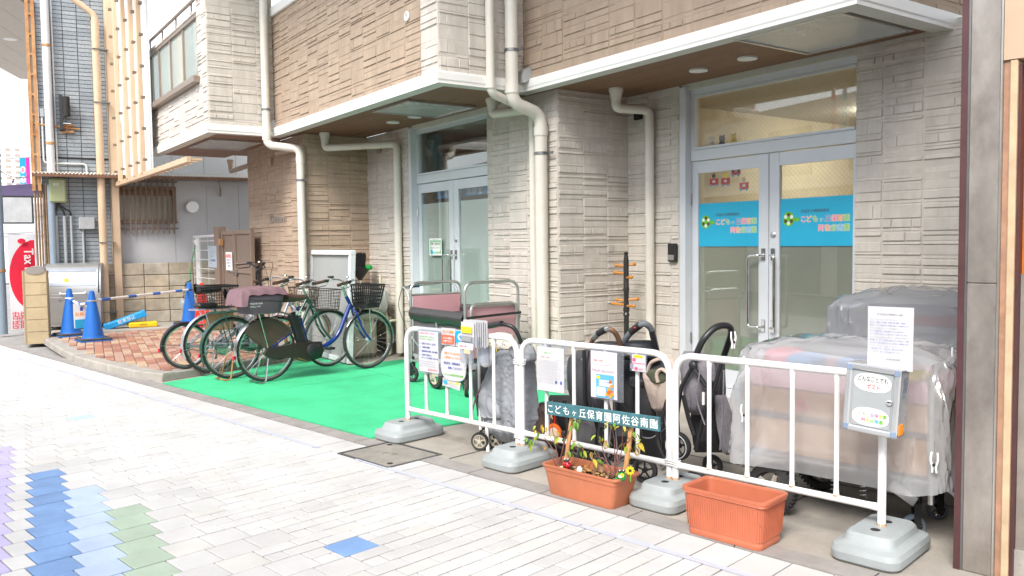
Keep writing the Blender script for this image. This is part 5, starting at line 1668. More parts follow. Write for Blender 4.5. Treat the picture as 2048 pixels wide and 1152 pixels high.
print_obj("lettering", [("駐車禁止", .07, 0, -.005, W_, 'c', .02)], frame((0.02, -.102, .02), X_), INK, bb)
mb = MB(); mb.ball((-.40, .02, -.02), .055, 0, (1.2, .8, .9), 8, 6); mb.obj("foil_wrap", m_chrome, bb)
# ------------------------------------------------------------------ bicycles
m_tyre = M("tyre_rubber", (.035, .034, .034), .7, var=.15)
m_tan = M("tyre_tan", (.30, .15, .05), .7, var=.1)
m_rim = M("rim_alloy", (.66, .66, .66), .25, metal=1.0, var=.03)
m_spoke = M("spoke_steel", (.62, .62, .62), .3, metal=1.0)
m_silver = M("silver_paint", (.55, .56, .60), .3, metal=.6, var=.04)
m_bikeblue = M("bike_navy", (.006, .028, .20), .18, var=.05, spec=.7)
m_bikegreen = M("bike_dark_green", (.022, .075, .055), .25, var=.05, spec=.6)
m_bikegrey = M("bike_lilac_silver", (.42, .43, .52), .3, metal=.4, var=.04)
m_brownl = M("brown_leatherette", (.085, .045, .032), .5, var=.15)
m_wire = M("basket_wire", (.025, .024, .024), .45, metal=.3)
m_wireb = M("basket_wire_bronze", (.10, .075, .06), .4, metal=.6)
m_guard = glassy("dress_guard_film", (.55, .45, .36), .15, 1.45, op=.62, opcol=(.19, .15, .12))
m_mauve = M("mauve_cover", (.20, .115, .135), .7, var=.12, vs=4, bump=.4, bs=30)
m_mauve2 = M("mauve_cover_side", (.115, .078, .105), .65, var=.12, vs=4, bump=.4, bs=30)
m_refl = M("reflector_red", (.60, .01, .015), .2)
m_amber = M("reflector_amber", (.75, .25, .01), .2)
RX = Matrix.Rotation(pi / 2, 3, 'X')               # lathe axis z -> along -y
def wheel(parent, hub, R, tyre, rimc=None, nsp=24, steer=0.0):
    o = bpy.data.objects.new("wheel", None); COL.objects.link(o); o.parent = parent; o.location = hub; o.rotation_euler = (0, 0, steer)
    mb = MB(); mb.tube([((R - .018) * cos(a * pi / 20), 0, (R - .018) * sin(a * pi / 20)) for a in range(40)], .018, 8, 0, closed=True); mb.obj("tyre", tyre, o)
    mb = MB(); r2 = R - .036
    mb.lathe([(r2 + .006, -.012), (r2 - .008, -.010), (r2 - .012, 0), (r2 - .008, .010), (r2 + .006, .012)], 40, R=RX, caps=False); mb.obj("rim", rimc or m_rim, o)
    mb = MB()
    for k in range(nsp):
        a = 2 * pi * k / nsp; sgn = -1 if k % 2 else 1; b = a + (.5 if (k // 2) % 2 else -.5)
        mb.tube([(.018 * cos(b), sgn * .024, .018 * sin(b)), ((r2 - .008) * cos(a), 0, (r2 - .008) * sin(a))], .0013, 3, caps=False)
    tag(mb.obj("spokes", m_spoke, o), kind='stuff')
    mb = MB(); mb.lathe([(.012, -.05), (.012, -.035), (.024, -.03), (.024, -.022), (.016, -.018), (.016, .018), (.024, .022), (.024, .03), (.012, .035), (.012, .05)], 10, R=RX); mb.obj("hub", m_silver, o)
    return o
def fender(parent, hub, R, a0, a1, mat, wd=.03):
    mb = MB(); n = 16
    def f(u, v):
        a = radians(a0 + (a1 - a0) * u); w = (v - .5) * 2
        r = R + .016 - .012 * w * w
        return Vector((hub[0] + r * cos(a), w * wd, hub[2] + r * sin(a)))
    mb.grid(f, n, 4); mb.obj("mudguard", mat, parent)
    mb = MB()
    for sy in (-1, 1):
        a = radians(a0 + (a1 - a0) * (.12 if abs(a0) > 120 or a0 > 100 else .88))
        mb.tube([(hub[0], sy * .05, hub[2]), (hub[0] + (R + .01) * cos(a), sy * .03, hub[2] + (R + .01) * sin(a))], .0025, 4)
    mb.obj("mudguard_stay", m_spoke, parent)
def wire_basket(name, parent, c, sx, sy, sz, mat, taper=.82, nx=9, ny=8, nz=6, r=.0022, rim=.005, rnd_=.05):
    """open basket, c = centre of the floor"""
    o = bpy.data.objects.new(name, None)
    mb = MB()
    def ring(z, g=0.0):
        k = taper + (1 - taper) * z / sz
        return [Vector((c[0] + p[0], c[1] + p[1], c[2] + z)) for p in rrect(sx * k + g, sy * k + g, rnd_, 3)]
    mb.tube(ring(sz), rim, 6, 0, closed=True)
    b = mb.obj(name, mat, parent)
    bpy.data.objects.remove(o)
    mb = MB()
    for q in range(nz): mb.tube(ring(sz * q / nz), r, 4, 0, closed=True)
    top, bot = ring(sz), ring(0)
    def at(poly, f):
        # walk round the polygon
        L = [0]
        for i in range(len(poly)): L.append(L[-1] + (poly[(i + 1) % len(poly)] - poly[i]).length)
        d = f * L[-1]
        for i in range(len(poly)):
            if d <= L[i + 1]: return poly[i].lerp(poly[(i + 1) % len(poly)], (d - L[i]) / max(1e-6, L[i + 1] - L[i]))
        return poly[0]
    N = 2 * (nx + ny)
    for q in range(N): mb.tube([at(top, q / N), at(bot, q / N)], r, 4, caps=False)
    for q in range(nx):
        x = c[0] - sx * taper / 2 + sx * taper * (q + .5) / nx; mb.tube([(x, c[1] - sy * taper / 2, c[2]), (x, c[1] + sy * taper / 2, c[2])], r, 4, caps=False)
    for q in range(ny):
        y = c[1] - sy * taper / 2 + sy * taper * (q + .5) / ny; mb.tube([(c[0] - sx * taper / 2, y, c[2]), (c[0] + sx * taper / 2, y, c[2])], r, 4, caps=False)
    tag(mb.obj("wires", mat, b), kind='stuff')
    return b
def bicycle(name, lab, loc, rz, R, WB, frame_m, style, steer=0.0, lean=0.0):
    o = thing(name, lab, "bicycle", loc, rz, "bicycles parked beside the brick porch")
    o.rotation_euler = (lean, 0, rz)
    z = R
    rh, fh = (0, 0, z), (WB, 0, z)
    bb = (WB * .40, 0, z - .045)
    st_top = (WB * .40 - .13, 0, z + .42 if style != 'mini' else z + .50)
    ht, hb = Vector((WB - .27, 0, z + .50)), Vector((WB - .20, 0, z + .36))
    if style == 'mini': ht, hb = Vector((WB - .20, 0, z + .60)), Vector((WB - .13, 0, z + .38))
    mb = MB()
    tr = .024 if style == 'ebike' else .017
    mb.tube([bb, st_top], .016, 10)
    mb.tube([ht, hb], .020, 10)
    if style == 'mini': mb.tube([hb + Vector((-.01, 0, .03)), (bb[0], 0, bb[2] + .06)], .022, 10)
    else:
        mb.tube(fillet([hb.lerp(ht, .35), (WB - .40, 0, z + .04), (bb[0] + .10, 0, z - .055), bb], .28, 8), tr, 12)
        if style != 'ebike': mb.tube(fillet([hb.lerp(ht, .8), (WB - .46, 0, z + .14), (bb[0] + .02, 0, z + .09)], .25, 8), tr * .85, 10)
    for sy in (-1, 1):
        mb.tube([(bb[0] - .02, sy * .03, bb[2]), (0, sy * .055, z)], .010, 8)
        mb.tube([(bb[0] - .075, sy * .02, z + .24), (0, sy * .055, z)], .008, 8)
    mb.obj("frame", frame_m, o)
    mb = MB()
    for sy in (-1, 1): mb.tube(fillet([hb, (hb.x + .03, sy * .045, hb.z - .04), (WB - .10, sy * .05, z + .12), (WB, sy * .055, z)], .1, 4), .0125, 8)
    mb.obj("fork", frame_m, o)
    wheel(o, rh, R, m_tyre)
    wheel(o, fh, R, m_tan if style == 'city_tan' else m_tyre, steer=steer)
    fm = {'ebike': m_rim, 'city': frame_m, 'city_tan': m_silver, 'mini': m_black}[style]
    fender(o, rh, R, 60, 205 if style != 'mini' else 190, fm); fender(o, fh, R, -12 if style != 'mini' else 40, 150 if style != 'mini' else 120, fm)
    mb = MB(); a = radians(200); mb.box(((R + .03) * cos(a) - .015, 0, z + (R + .03) * sin(a) + .07), (.015, .035, .04), b=.004); mb.obj("rear_reflector", m_refl, o)
    # saddle
    sx, sz = st_top[0] - .04, st_top[2] + .055
    mb = MB()
    def sad(u, v):
        a = 2 * pi * u; t = v
        w = (.095 * (1 - t) ** .8 + .022) * (1 if t < .999 else .2) * (1 if t > .02 else .4)
        return Vector((sx - .13 + .28 * t, w * cos(a), sz + .03 + (.036 if sin(a) > 0 else .065 * (1.15 - t)) * sin(a) + .045 * (1 - t) ** 2))
    mb.grid(sad, 16, 10); sd_ = mb.obj("saddle", m_brownl if style in ('ebike',) else m_black, o)
    mb = MB(); mb.tube([st_top, (sx + .02, 0, sz)], .013, 8); mb.obj("seat_post", m_rim, o)
    # handlebar
    gh = ht.z + (.17 if style != 'mini' else .24)
    mb = MB(); mb.tube([ht, (ht.x - .045, 0, gh - .06)], .015, 10)
    hc = Vector((ht.x - .045, 0, gh - .06))
    for sy in (-1, 1):
        if style == 'mini': pts = [hc, hc + Vector((.02, sy * .10, .05)), hc + Vector((.0, sy * .20, .09)), hc + Vector((-.10, sy * .30, .08))]
        else: pts = [hc, hc + Vector((.07, sy * .08, .06)), hc + Vector((.03, sy * .21, .08)), hc + Vector((-.20, sy * .27, .03))]
        mb.tube(fillet(pts, .07, 4), .011, 8)
    hbm = m_black if style in ('mini',) else m_rim
    hb_ = mb.obj("handlebar", hbm, o)
    for sy in (-1, 1):
        if style == 'mini': g0, g1 = hc + Vector((-.02, sy * .22, .089)), hc + Vector((-.12, sy * .315, .079))
        else: g0, g1 = hc + Vector((-.08, sy * .238, .053)), hc + Vector((-.215, sy * .273, .028))
        mb = MB(); mb.tube([g0, g0.lerp(g1, .5), g1], [.016, .017, .018], 8); mb.obj("grip", m_brownl, hb_)
        d = (g1 - g0).normalized()
        mb = MB(); mb.tube(fillet([g0 - d * .03 + Vector((.0, 0, -.012)), g0 + Vector((.03, sy * .01, -.045)), g1 + Vector((.03, 0, -.05))], .03, 3), .006, 6); mb.obj("brake_lever", m_rim if style != 'mini' else m_black, hb_)
        mb = MB(); mb.box(g0 - d * .02, (.05, .04, .032), rz=atan2(d.y, d.x), b=.006); mb.obj("shifter", m_black, hb_)
        mb = MB(); mb.tube(fillet([g0 - d * .03, g0 + Vector((.16, -sy * .06, .02)), hc + Vector((.14, sy * .04, -.06)), hb + Vector((.04, 0, .02))], .08, 5), .003, 5); mb.obj("brake_cable", m_black, hb_)
    if style in ('ebike', 'city'):
        mb = MB(); mb.box(hc + Vector((-.03, .19, .10)), (.05, .07, .022), b=.006); mb.obj("display_unit", m_black, hb_)
    mb = MB(); mb.ball(hc + Vector((-.02, -.14, .105)), .02, 0, (1, 1, .7), 10, 6); mb.obj("bell", m_rim, hb_)
    # crank
    cz = bb[2]
    mb = MB(); mb.lathe([(.10, -.004), (.10, .004)], 24, (bb[0], .048, cz), R=RX); cr = mb.obj("crank", m_black if style == 'ebike' else m_rim, o)
    for sgn in (-1, 1):
        e = Vector((bb[0] + sgn * .165, sgn * -.085, cz + sgn * .012))
        mb = MB(); mb.tube([(bb[0], sgn * -.06, cz), e], [.014, .011], 8); mb.obj("crank_arm", m_rim, cr)
        mb = MB(); mb.box(e + Vector((0, sgn * -.055, 0)), (.085, .09, .026), b=.006); mb.obj("pedal", m_black, cr)
        mb = MB(); mb.box(e + Vector((.043, sgn * -.055, 0)), (.006, .06, .014)); mb.obj("pedal_reflector", m_amber, cr)
    # chain case / chain
    if style == 'ebike':
        pr = [(-.02, -.045), (bb[0] - .16, -.075), (bb[0] - .05, -.125), (bb[0] + .09, -.10), (bb[0] + .125, -.02), (bb[0] + .10, .07), (bb[0] - .10, .085), (-.02, .055), (-.06, 0)]
        mb = MB(); mb.poly([(x, y + z - .03) for x, y in pr], frame((0, -.045, 0), X_), .045); mb.obj("chain_case", M("case_brown_black", (.035, .024, .022), .25, var=.1), o)
        mb = MB(); mb.lathe([(.085, 0), (.085, .03), (.07, .042), (0, .045)], 24, (bb[0], -.075, cz), R=RX); mb.obj("motor_cover", m_black, o)
        R3 = Matrix.Rotation(atan2(-.13, .42), 3, 'Y')
        mb = MB(); mb.box((bb[0] - .135, 0, z + .19), (.10, .09, .36), R=R3, b=.02); bt = mb.obj("battery", m_black, o)
        mb = MB(); mb.box((bb[0] - .135, 0, z + .345), (.09, .07, .05), R=R3, b=.008); mb.obj("battery_handle", m_grey, bt)
        for sy in (-1, 1):
            mb = MB()
            n = 10
            pts = [(0, 0)] + [((R + .005) * cos(radians(28 + 112 * k / n)), (R + .005) * sin(radians(28 + 112 * k / n))) for k in range(n + 1)]
            mb.poly([(x, y + z) for x, y in pts], frame((0, sy * .04, 0), X_)); mb.obj("dress_guard", m_guard, o)
        print_obj("lettering", [("Panasonic", .03, 0, 0, W_, 'l', .03)], frame((WB - .475, -.026, z + .10), (.5, 0, .86), (-.86, 0, .5)), INK, o)
        print_obj("lettering", [("RD", .06, 0, 0, W_, 'l', .05)], frame((bb[0] - .17, -.05, z + .34), (1, 0, 0)), INK, o)
    else:
        mb = MB()
        for dz, r_ in ((.085, .03), (-.085, -.03)): mb.tube([(bb[0], -.05, cz + dz), (0, -.05, z + r_ * 1.0)], .005, 5)
        mb.obj("chain", m_clamp, o)
        mb = MB(); mb.lathe([(.035, -.004), (.035, .004)], 14, (0, -.052, z), R=RX)
        mb.tube([(0, -.06, z - .02), (.03, -.06, z - .09), (.01, -.06, z - .15)], .009, 6); mb.ball((.01, -.06, z - .15), .018, 0, (1, .4, 1), 8, 5); mb.obj("derailleur", m_clamp, o)
    if style != 'mini':
        # rear rack and stand
        zr = z + R + .055
        mb = MB()
        loop = [(.16, .055, zr), (-.20, .075, zr), (-.25, 0, zr), (-.20, -.075, zr), (.16, -.055, zr)]
        mb.tube(fillet(loop, .06, 3), .007, 6)
        for x in (-.12, -.02, .08): mb.tube([(x, -.066, zr), (x, .066, zr)], .005, 5)
        for sy in (-1, 1): mb.tube([(-.10, sy * .07, zr), (.0, sy * .06, z)], .006, 6); mb.tube([(.16, sy * .055, zr), (bb[0] - .09, sy * .02, z + .30)], .006, 6)
        mb.obj("rear_rack", m_rim if style == 'ebike' else frame_m, o)
        mb = MB()
        for sy in (-1, 1): mb.tube(fillet([(0, sy * .065, z), (-.03, sy * .09, z - .12), (-.07, sy * .12, .012), (-.13, sy * .12, .010)], .04, 3), .008, 6)
        mb.tube([(-.13, -.12, .010), (-.13, .12, .010)], .008, 6)
        mb.obj("stand", m_rim if style != 'city' else m_rust, o)
    return o
ZM = .0125
b1 = bicycle("electric_bicycle", "navy electric bicycle with mauve covered rear basket and black front basket, nearest the mat", G(534, 763, ZM), radians(97.3), .325, 1.22, m_bikeblue, 'ebike')
# black moulded front basket
mbk = MB()
fb = (1.22 - .02, 0, .325 + .345)
def bring(z, sx=.27, sy=.36): 
    k = .80 + .20 * z / .27
    return [Vector((fb[0] + p[0] + .03 * z / .27, p[1], fb[2] + z)) for p in rrect(sx * k, sy * k, .06, 4)]
mbk.tube(bring(.27), .009, 6, 0, closed=True)
bo = mbk.obj("front_basket", m_black, b1)
mbk = MB()
r0 = bring(.02); r1_ = bring(.07)
mbk.add(r0 + r1_, [(i, (i + 1) % len(r0), len(r0) + (i + 1) % len(r0), len(r0) + i) for i in range(len(r0))], 0, True); mbk.add(bring(.02), [list(range(len(r0)))]); mbk.obj("basket_tray", m_black, bo)
mbk = MB()
for zz in (.10, .14, .18, .22): mbk.tube(bring(zz), .0055, 5, 0, closed=True)
tp_, bt_ = bring(.27), bring(.07)
for i in range(len(tp_)):
    mbk.tube([tp_[i], bt_[i]], .005, 5, caps=False)
    if (tp_[i] - tp_[(i + 1) % len(tp_)]).length > .08:
        for f in (.2, .4, .6, .8): mbk.tube([tp_[i].lerp(tp_[(i + 1) % len(tp_)], f), bt_[i].lerp(bt_[(i + 1) % len(tp_)], f)], .005, 5, caps=False)
tag(mbk.obj("basket_lattice", m_black, bo), kind='stuff')
mbk = MB(); mbk.box((fb[0] + .02, 0, fb[2] - .03), (.05, .05, .04), b=.008); mbk.obj("headlamp", m_black, b1)
mbk = MB(); mbk.tube([(1.22, .06, .33), (fb[0] - .02, .10, fb[2] + .01)], .005, 5); mbk.tube([(1.22, -.06, .33), (fb[0] - .02, -.10, fb[2] + .01)], .005, 5); mbk.obj("basket_stay", m_rim, b1)
# mauve covered rear basket
cv = MB(); zc0 = .325 + .325 + .06
def cov(u, v):
    a = 2 * pi * u
    ex = abs(cos(a)) ** .45 * (1 if cos(a) > 0 else -1); ey = abs(sin(a)) ** .45 * (1 if sin(a) > 0 else -1)
    w = sin(pi * min(.5, v * .5 + .0)) 
    zz = v * .215
    k = (.84 + .16 * min(1, v * 1.4)) if v < .82 else (1.0 - (v - .82) / .18 * .28)
    wr = 1 + .018 * sin(u * 2 * pi * 17 + v * 6) * (1 - v) + .012 * sin(u * 40 + v * 9)
    return Vector((-.06 + .225 * ex * k * wr, .165 * ey * k * wr, zc0 + zz + (.012 * sin(u * 25) if v > .9 else 0)))
cv.grid(cov, 60, 12); cv.add([cov(i / 60, 1) for i in range(60)], [list(range(60))], 0, True)
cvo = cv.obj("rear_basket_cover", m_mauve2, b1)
cv = MB()
def lid_(u, v):
    x, y = u - .5, v - .5
    d = max(abs(x), abs(y)) * 2
    over = max(0, d - .80) / .20
    flap = .10 if x < -.38 else 0
    return Vector((-.075 + x * .50 - (.02 if x < -.4 else 0), y * .36, zc0 + .235 + .030 * cos(x * 2.4) * cos(y * 2.2) - (.055 + flap) * over ** 2 + .006 * sin(x * 23 + y * 9) + .004 * sin(y * 31)))
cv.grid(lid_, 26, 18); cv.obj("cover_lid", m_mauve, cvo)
cv = MB(); cv.tube([cov(i / 40, .60) + Vector((0, 0, .02 * sin(i / 40 * 4 * pi))) for i in range(40)], .004, 5, 0, closed=True); cv.obj("cover_piping", m_black, cvo)
print_obj("lettering", [("Natural style", .026, 0, .03, W_, 'l', .01), ("SMALL CAT", .022, .0, .0, W_, 'l', .01)], frame((-.235, -.166, zc0 + .07), (1, 0, 0)), INK, cvo)

b2 = bicycle("green_bicycle", "dark green bicycle with bronze wire front basket, second from the mat", G(465, 757, ZM), radians(98), .325, 1.15, m_bikegreen, 'city', .06)
wire_basket("front_basket", b2, (1.15 - .03, 0, .325 + .33), .26, .36, .23, m_wireb, .84)
b3 = bicycle("silver_bicycle", "silver bicycle with black wire rear basket and tan front tyre, third from the mat", G(426, 746, .02), radians(98.5), .325, 1.16, m_bikegrey, 'city_tan', .12)
wire_basket("rear_basket", b3, (.07, 0, .325 + .325 + .065), .38, .34, .235, m_wire, .86, 13, 10, 8, .0026, .009)
wire_basket("front_basket", b3, (1.16 - .03, 0, .325 + .33), .26, .35, .23, m_wireb, .84)
mb = MB(); mb.box((1.16 + .0, 0, .325 + .46), (.16, .20, .16), b=.03); mb.obj("basket_liner", M("white_mesh_liner", (.6, .58, .52), .8, var=.5, vs=60), b3)
mb = MB(); mb.box((-.05, .02, .325 + .42), (.22, .16, .05), b=.02); mb.obj("rain_cover_roll", m_black, b3)
b4 = bicycle("small_wheel_bicycle", "small-wheeled bicycle with black mudguards and bent black handlebar, farthest from the mat", G(373, 738, ZP), radians(93), .25, 1.05, m_bikegrey, 'mini', 0)
mb = MB(); mb.box((.35, -.06, .50), (.30, .04, .20), b=.01); 
mb.obj("folded_box", M("brown_cardboard", (.28, .16, .08), .8), b4)

# ------------------------------------------------------------------ things along the walls behind the bicycles
c = PY(662, 600, YA - .0)
fr_a, fr_b = G(628, 700, 0.05), G(712, 702, .05)
c0 = PY(617, 560, YA + .08); c1 = PY(707, 560, YA + .08)
# leaning white-framed panel: faces the street
pl_ = thing("framed_panel", "white-framed grey panel leaning on the tan pillar behind the bicycles", "panel", (c0.x + .02, YA + .02, ZM))
zt_p = PY(618, 500, YA + .08).z - ZM
wP = c1.x - c0.x
lean_a = radians(-3)
Rl = Matrix.Rotation(lean_a, 3, 'X')
def lean_obj(mb, nm, mt, par=pl_):
    mb.v = [Rl @ v for v in mb.v]; return mb.obj(nm, mt, par)
m_uP = M("upvc_white", (.70, .71, .74), .4, var=.03)
mb = MB(); mb.box((wP / 2, 0, zt_p / 2), (wP - .1, .02, zt_p - .1)); lean_obj(mb, "grey_sheet", M("grey_sheet", (.33, .34, .335), .5, var=.06))
for (cx, cz, sx, sz) in ((wP / 2, zt_p - .03, wP, .06), (wP / 2, .03, wP, .06), (.09, zt_p / 2, .18, zt_p), (wP - .03, zt_p / 2, .06, zt_p)):
    mb = MB(); mb.box((cx, -.012, cz), (sx, .07, sz - (.122 if sx < .2 else 0)), b=.006); lean_obj(mb, "frame_rail", m_uP)
for q in range(3):
    mb = MB(); mb.box((.04 + q * .05, -.05, zt_p / 2 - .1), (.02, .012, zt_p - .5)); lean_obj(mb, "frame_rib", m_uP)
# broom hung upside down
c = PY(720, 545, 4.55)
brm = thing("broom", "black long-bristled broom standing upside down in the corner", "broom", (c.x, 4.55, ZM))
zt_ = PY(718, 510, 4.55).z
mb = MB(); mb.tube([(.03, 0, .0), (0, 0, zt_ - .30)], .013, 8); mb.obj("handle", m_alu, brm)
mb = MB(); mb.lathe([(.02, zt_ - .34), (.11, zt_ - .22), (.12, zt_ - .17), (.0, zt_ - .165)], 14); mb.obj("broom_head", m_black, brm)
mb = MB(); r_ = random.Random(3)
for k in range(170):
    a = r_.uniform(0, 6.28); q = r_.uniform(.1, 1)
    mb.tube([(.10 * q * cos(a), .06 * q * sin(a), zt_ - .18), (.12 * q * cos(a), .08 * q * sin(a), zt_ + r_.uniform(-.05, .02))], .006, 4)
tag(mb.obj("bristles", m_black, brm), kind='stuff')
c = PY(734, 535, 4.6)
gb = thing("green_brush", "small bright green brush end hung behind the broom", "brush", (c.x, 4.62, c.z))
mb = MB(); mb.lathe([(.03, -.06), (.035, 0), (.032, .06), (.015, .065)], 12, R=Matrix.Rotation(pi / 2, 3, 'Y')); mb.obj("brush_head", M("brush_green", (.01, .28, .05), .7), gb)
mb = MB(); mb.tube([(-.05, 0, 0), (-.14, .0, -.01)], .012, 6); mb.obj("brush_stem", m_grey, gb)
# two beige storage tubs
m_tub = M("beige_tub", (.48, .42, .33), .6, var=.08, vs=3)
def tub(loc, sx, sy, sz, rz, lab):
    o = thing("storage_tub", lab, "storage box", loc, rz, "beige storage tubs by the wall")
    mb = MB(); mb.box((0, 0, sz * .42), (sx, sy, sz * .84), b=.04); mb.obj("tub", m_tub, o)
    mb = MB(); mb.box((0, 0, sz * .92), (sx + .03, sy + .03, sz * .16), b=.03); mb.obj("lid", m_tub, o)
    mb = MB(); mb.box((-.1, -sy / 2 - .018, sz * .90), (.16, .03, .05), b=.006); mb.obj("latch", m_tub, o)
ta = G(738, 704, ZM)
tub((ta.x - .1, 4.30, ZM), 1.0, .48, .54, 0, "large beige lidded tub on the ground behind the blue bicycle's front wheel")
tub((ta.x + .05, 4.52, ZM + .545), .75, .30, .26, 0, "smaller beige box stacked on the large tub against the white wall")
# litter pan on its pole, with a bag tied on
c = G(806, 706, ZM)
dpn = thing("litter_pan", "cream upright dustpan on a pole beside the beige tubs", "dustpan", (c.x, YB - .12, ZM))
zz = PY(806, 620, YB - .12).z
m_pan = M("cream_plastic", (.62, .58, .44), .5, var=.05)
mb = MB(); mb.tube([(0, 0, 0), (0, 0, zz - .12)], .035, 10); mb.obj("pole", m_pan, dpn)
mb = MB()
mb.grid(lambda u, v: Vector((-.16 + .32 * u * (1) + (.5 - u) * .18 * v, -.08 + .02 * sin(pi * u), zz - .16 + .28 * v)), 8, 6); mb.box((-.0, -.02, zz - .16), (.32, .16, .02), b=.004)
mb.obj("pan", m_pan, dpn)
mb = MB(); mb.tube([(-.12, -.05, zz + .08), (-.10, -.05, zz + .40)], .02, 8); mb.obj("pan_handle", m_pan, dpn)
bgb = thing("tied_bag", "pale plastic bag tied to the upright dustpan", "bag", (c.x + .03, YB - .22, zz + .08))
mb = MB()
def bagf(u, v):
    a = 2 * pi * u; p = pi * v; r = .10 * sin(p) ** .8 * (1 + .12 * sin(5 * a + 3 * v) + .08 * sin(9 * a))
    return Vector((r * cos(a), .7 * r * sin(a), -.14 * cos(p) * (1.0 if v < .5 else 1.3)))
mb.grid(bagf, 28, 14); mb.obj("bag_film", m_bag, bgb)
mb = MB(); mb.tube([(.04, -.03, .05), (.06, -.06, -.06), (.02, -.07, -.12)], .004, 5); mb.obj("tie", m_bar, bgb)
# ------------------------------------------------------------------ helpers for soft shapes measured on a street-parallel plane
def BP(px, py, t):
    return PP(px, py, SV * t, SU)
def shell(mb, rows, t, bulge, nu=18, sub=4, wr=0.0, seed=1, back=.5, mi=0, power=.5):
    """rows: (y, xl, xr) in photo pixels on the plane at street offset t; a closed pillow bulging both ways"""
    r_ = random.Random(seed); ph = [r_.uniform(0, 6) for _ in range(4)]
    R_ = []
    for (a, b) in zip(rows, rows[1:]):
        for k in range(sub): R_.append([a[i] + (b[i] - a[i]) * k / sub for i in range(3)])
    R_.append(list(rows[-1]))
    n = len(R_)
    for side in (0, 1):
        def f(u, v):
            i = min(n - 1, int(round(v * (n - 1)))); y, xl, xr = R_[i]
            p = BP(xl + (xr - xl) * u, y, t)
            e = (max(0, 4 * u * (1 - u)) ** power) * (min(1, 8 * v * (1 - v) + .0) ** power)
            w = wr * (sin(u * 13 + v * 5 + ph[0]) + .7 * sin(u * 7 - v * 11 + ph[1]) + .5 * sin(u * 29 + v * 3 + ph[2])) * e
            return p - SV * ((bulge * e + w) if side == 0 else -(bulge * back * e))
        b0 = len(mb.f)
        mb.grid(f, nu, n - 1, mi)
        if side == 1:
            for k in range(b0, len(mb.f)): mb.f[k] = mb.f[k][::-1]
    return mb
def tubes(mb, pts, r, rf=.05, n=8, mi=0):
    return mb.tube(fillet(pts, rf, 4), r, n, mi)

# ------------------------------------------------------------------ pipe barriers on moulded feet
TB = 3.73
m_barw = M("barrier_white", (.76, .76, .75), .35, var=.05, vs=6)
m_foot = M("barrier_foot_grey", (.33, .36, .365), .55, var=.10, vs=4, bump=.3, bs=40)
m_rusts = M("rust_spot", (.50, .30, .16), .8, var=.3, vs=20)
POST = [-4.744, -3.628, -3.590, -2.494, -2.457, -1.381]
ZTOP, ZLOW = .795, .205
def barrier(s0, s1, lab):
    L = s1 - s0
    o = thing("pipe_barrier", lab, "barrier", S(s0, TB, 0), ST, "white pipe barriers along the forecourt edge")
    mb = MB(); mb.tube(fillet([(0, 0, .05), (0, 0, ZTOP), (L, 0, ZTOP), (L, 0, .05)], .115, 8), .0185, 12); mb.obj("hoop", m_barw, o)
    mb = MB(); mb.tube([(.008, 0, ZLOW), (.05, 0, ZLOW), (.10, 0, ZLOW), (L - .10, 0, ZLOW), (L - .05, 0, ZLOW), (L - .008, 0, ZLOW)], [.020, .017, .0165, .0165, .017, .020], 10); mb.obj("lower_rail", m_barw, o)
    for k in range(4):
        x = L * (k + 1) / 5 + (-.01 if k < 2 else .01)
        mb = MB()
        mb.tube([(x, 0, ZLOW + .012), (x, 0, ZLOW + .05), (x, 0, ZTOP - .06), (x, 0, ZTOP - .012)], [.0145, .0115, .0115, .0145], 8); up_ = mb.obj("upright", m_barw, o)
        mb = MB(); mb.tube([(x, 0, ZLOW + .010), (x, 0, ZLOW + .018)], .0155, 8); mb.obj("rust_spot", m_rusts, up_)
    for x in (0, L):
        mb = MB(); mb.tube([(x, 0, .122), (x, 0, .136)], .0192, 10); mb.obj("rust_ring", m_rusts, o)
    return o
barrier(POST[0], POST[1], "white pipe barrier hung with three paper notices, farthest left of the three")
barrier(POST[2], POST[3], "white pipe barrier behind the planter with the nursery name board, middle of the three")
barrier(POST[4], POST[5], "white pipe barrier carrying the grey letter box, nearest on the right")
def foot(s, lab, t0=3.505):
    o = thing("barrier_foot", lab, "barrier foot", S(s, t0 + .225, .002), ST, "grey moulded barrier feet")
    def ring(sx, sy, z, r): return [Vector((p[0], p[1], z)) for p in rrect(sx, sy, r, 4)]
    prof = [(.27, .43, 0, .05), (.295, .455, .012, .06), (.30, .46, .045, .06), (.285, .445, .068, .06), (.235, .385, .078, .055), (.22, .36, .086, .05), (.205, .335, .112, .045), (.185, .315, .122, .04)]
    mb = MB(); rs = [ring(*p) for p in prof]; n = len(rs[0])
    for a, b in zip(rs, rs[1:]): mb.add(a + b, [(i, (i + 1) % n, n + (i + 1) % n, n + i) for i in range(n)], 0, True)
    mb.add(rs[-1], [list(range(n))]); mb.obj("moulded_foot", m_foot, o)
    for y in (-.07, .07):
        mb = MB(); mb.lathe([(.021, .1215), (.021, .1228), (.016, .1228)], 14, (0, y, 0)); mb.obj("socket_hole", m_dark, o)
    mb = MB(); mb.box((0, -.219, .035), (.07, .016, .016), R=Matrix.Rotation(.10, 3, 'X')); mb.obj("maker_plate", m_foot, o)
    return o
foot(POST[0] + .01, "grey moulded foot on the edge of the green mat beside the manhole")
foot((POST[1] + POST[2]) / 2, "grey moulded foot under two posts left of the planted planter")
foot((POST[3] + POST[4]) / 2, "grey moulded foot under two posts between the two planters")
foot(POST[5], "grey moulded foot under the letter box post, nearest the steel pillar")
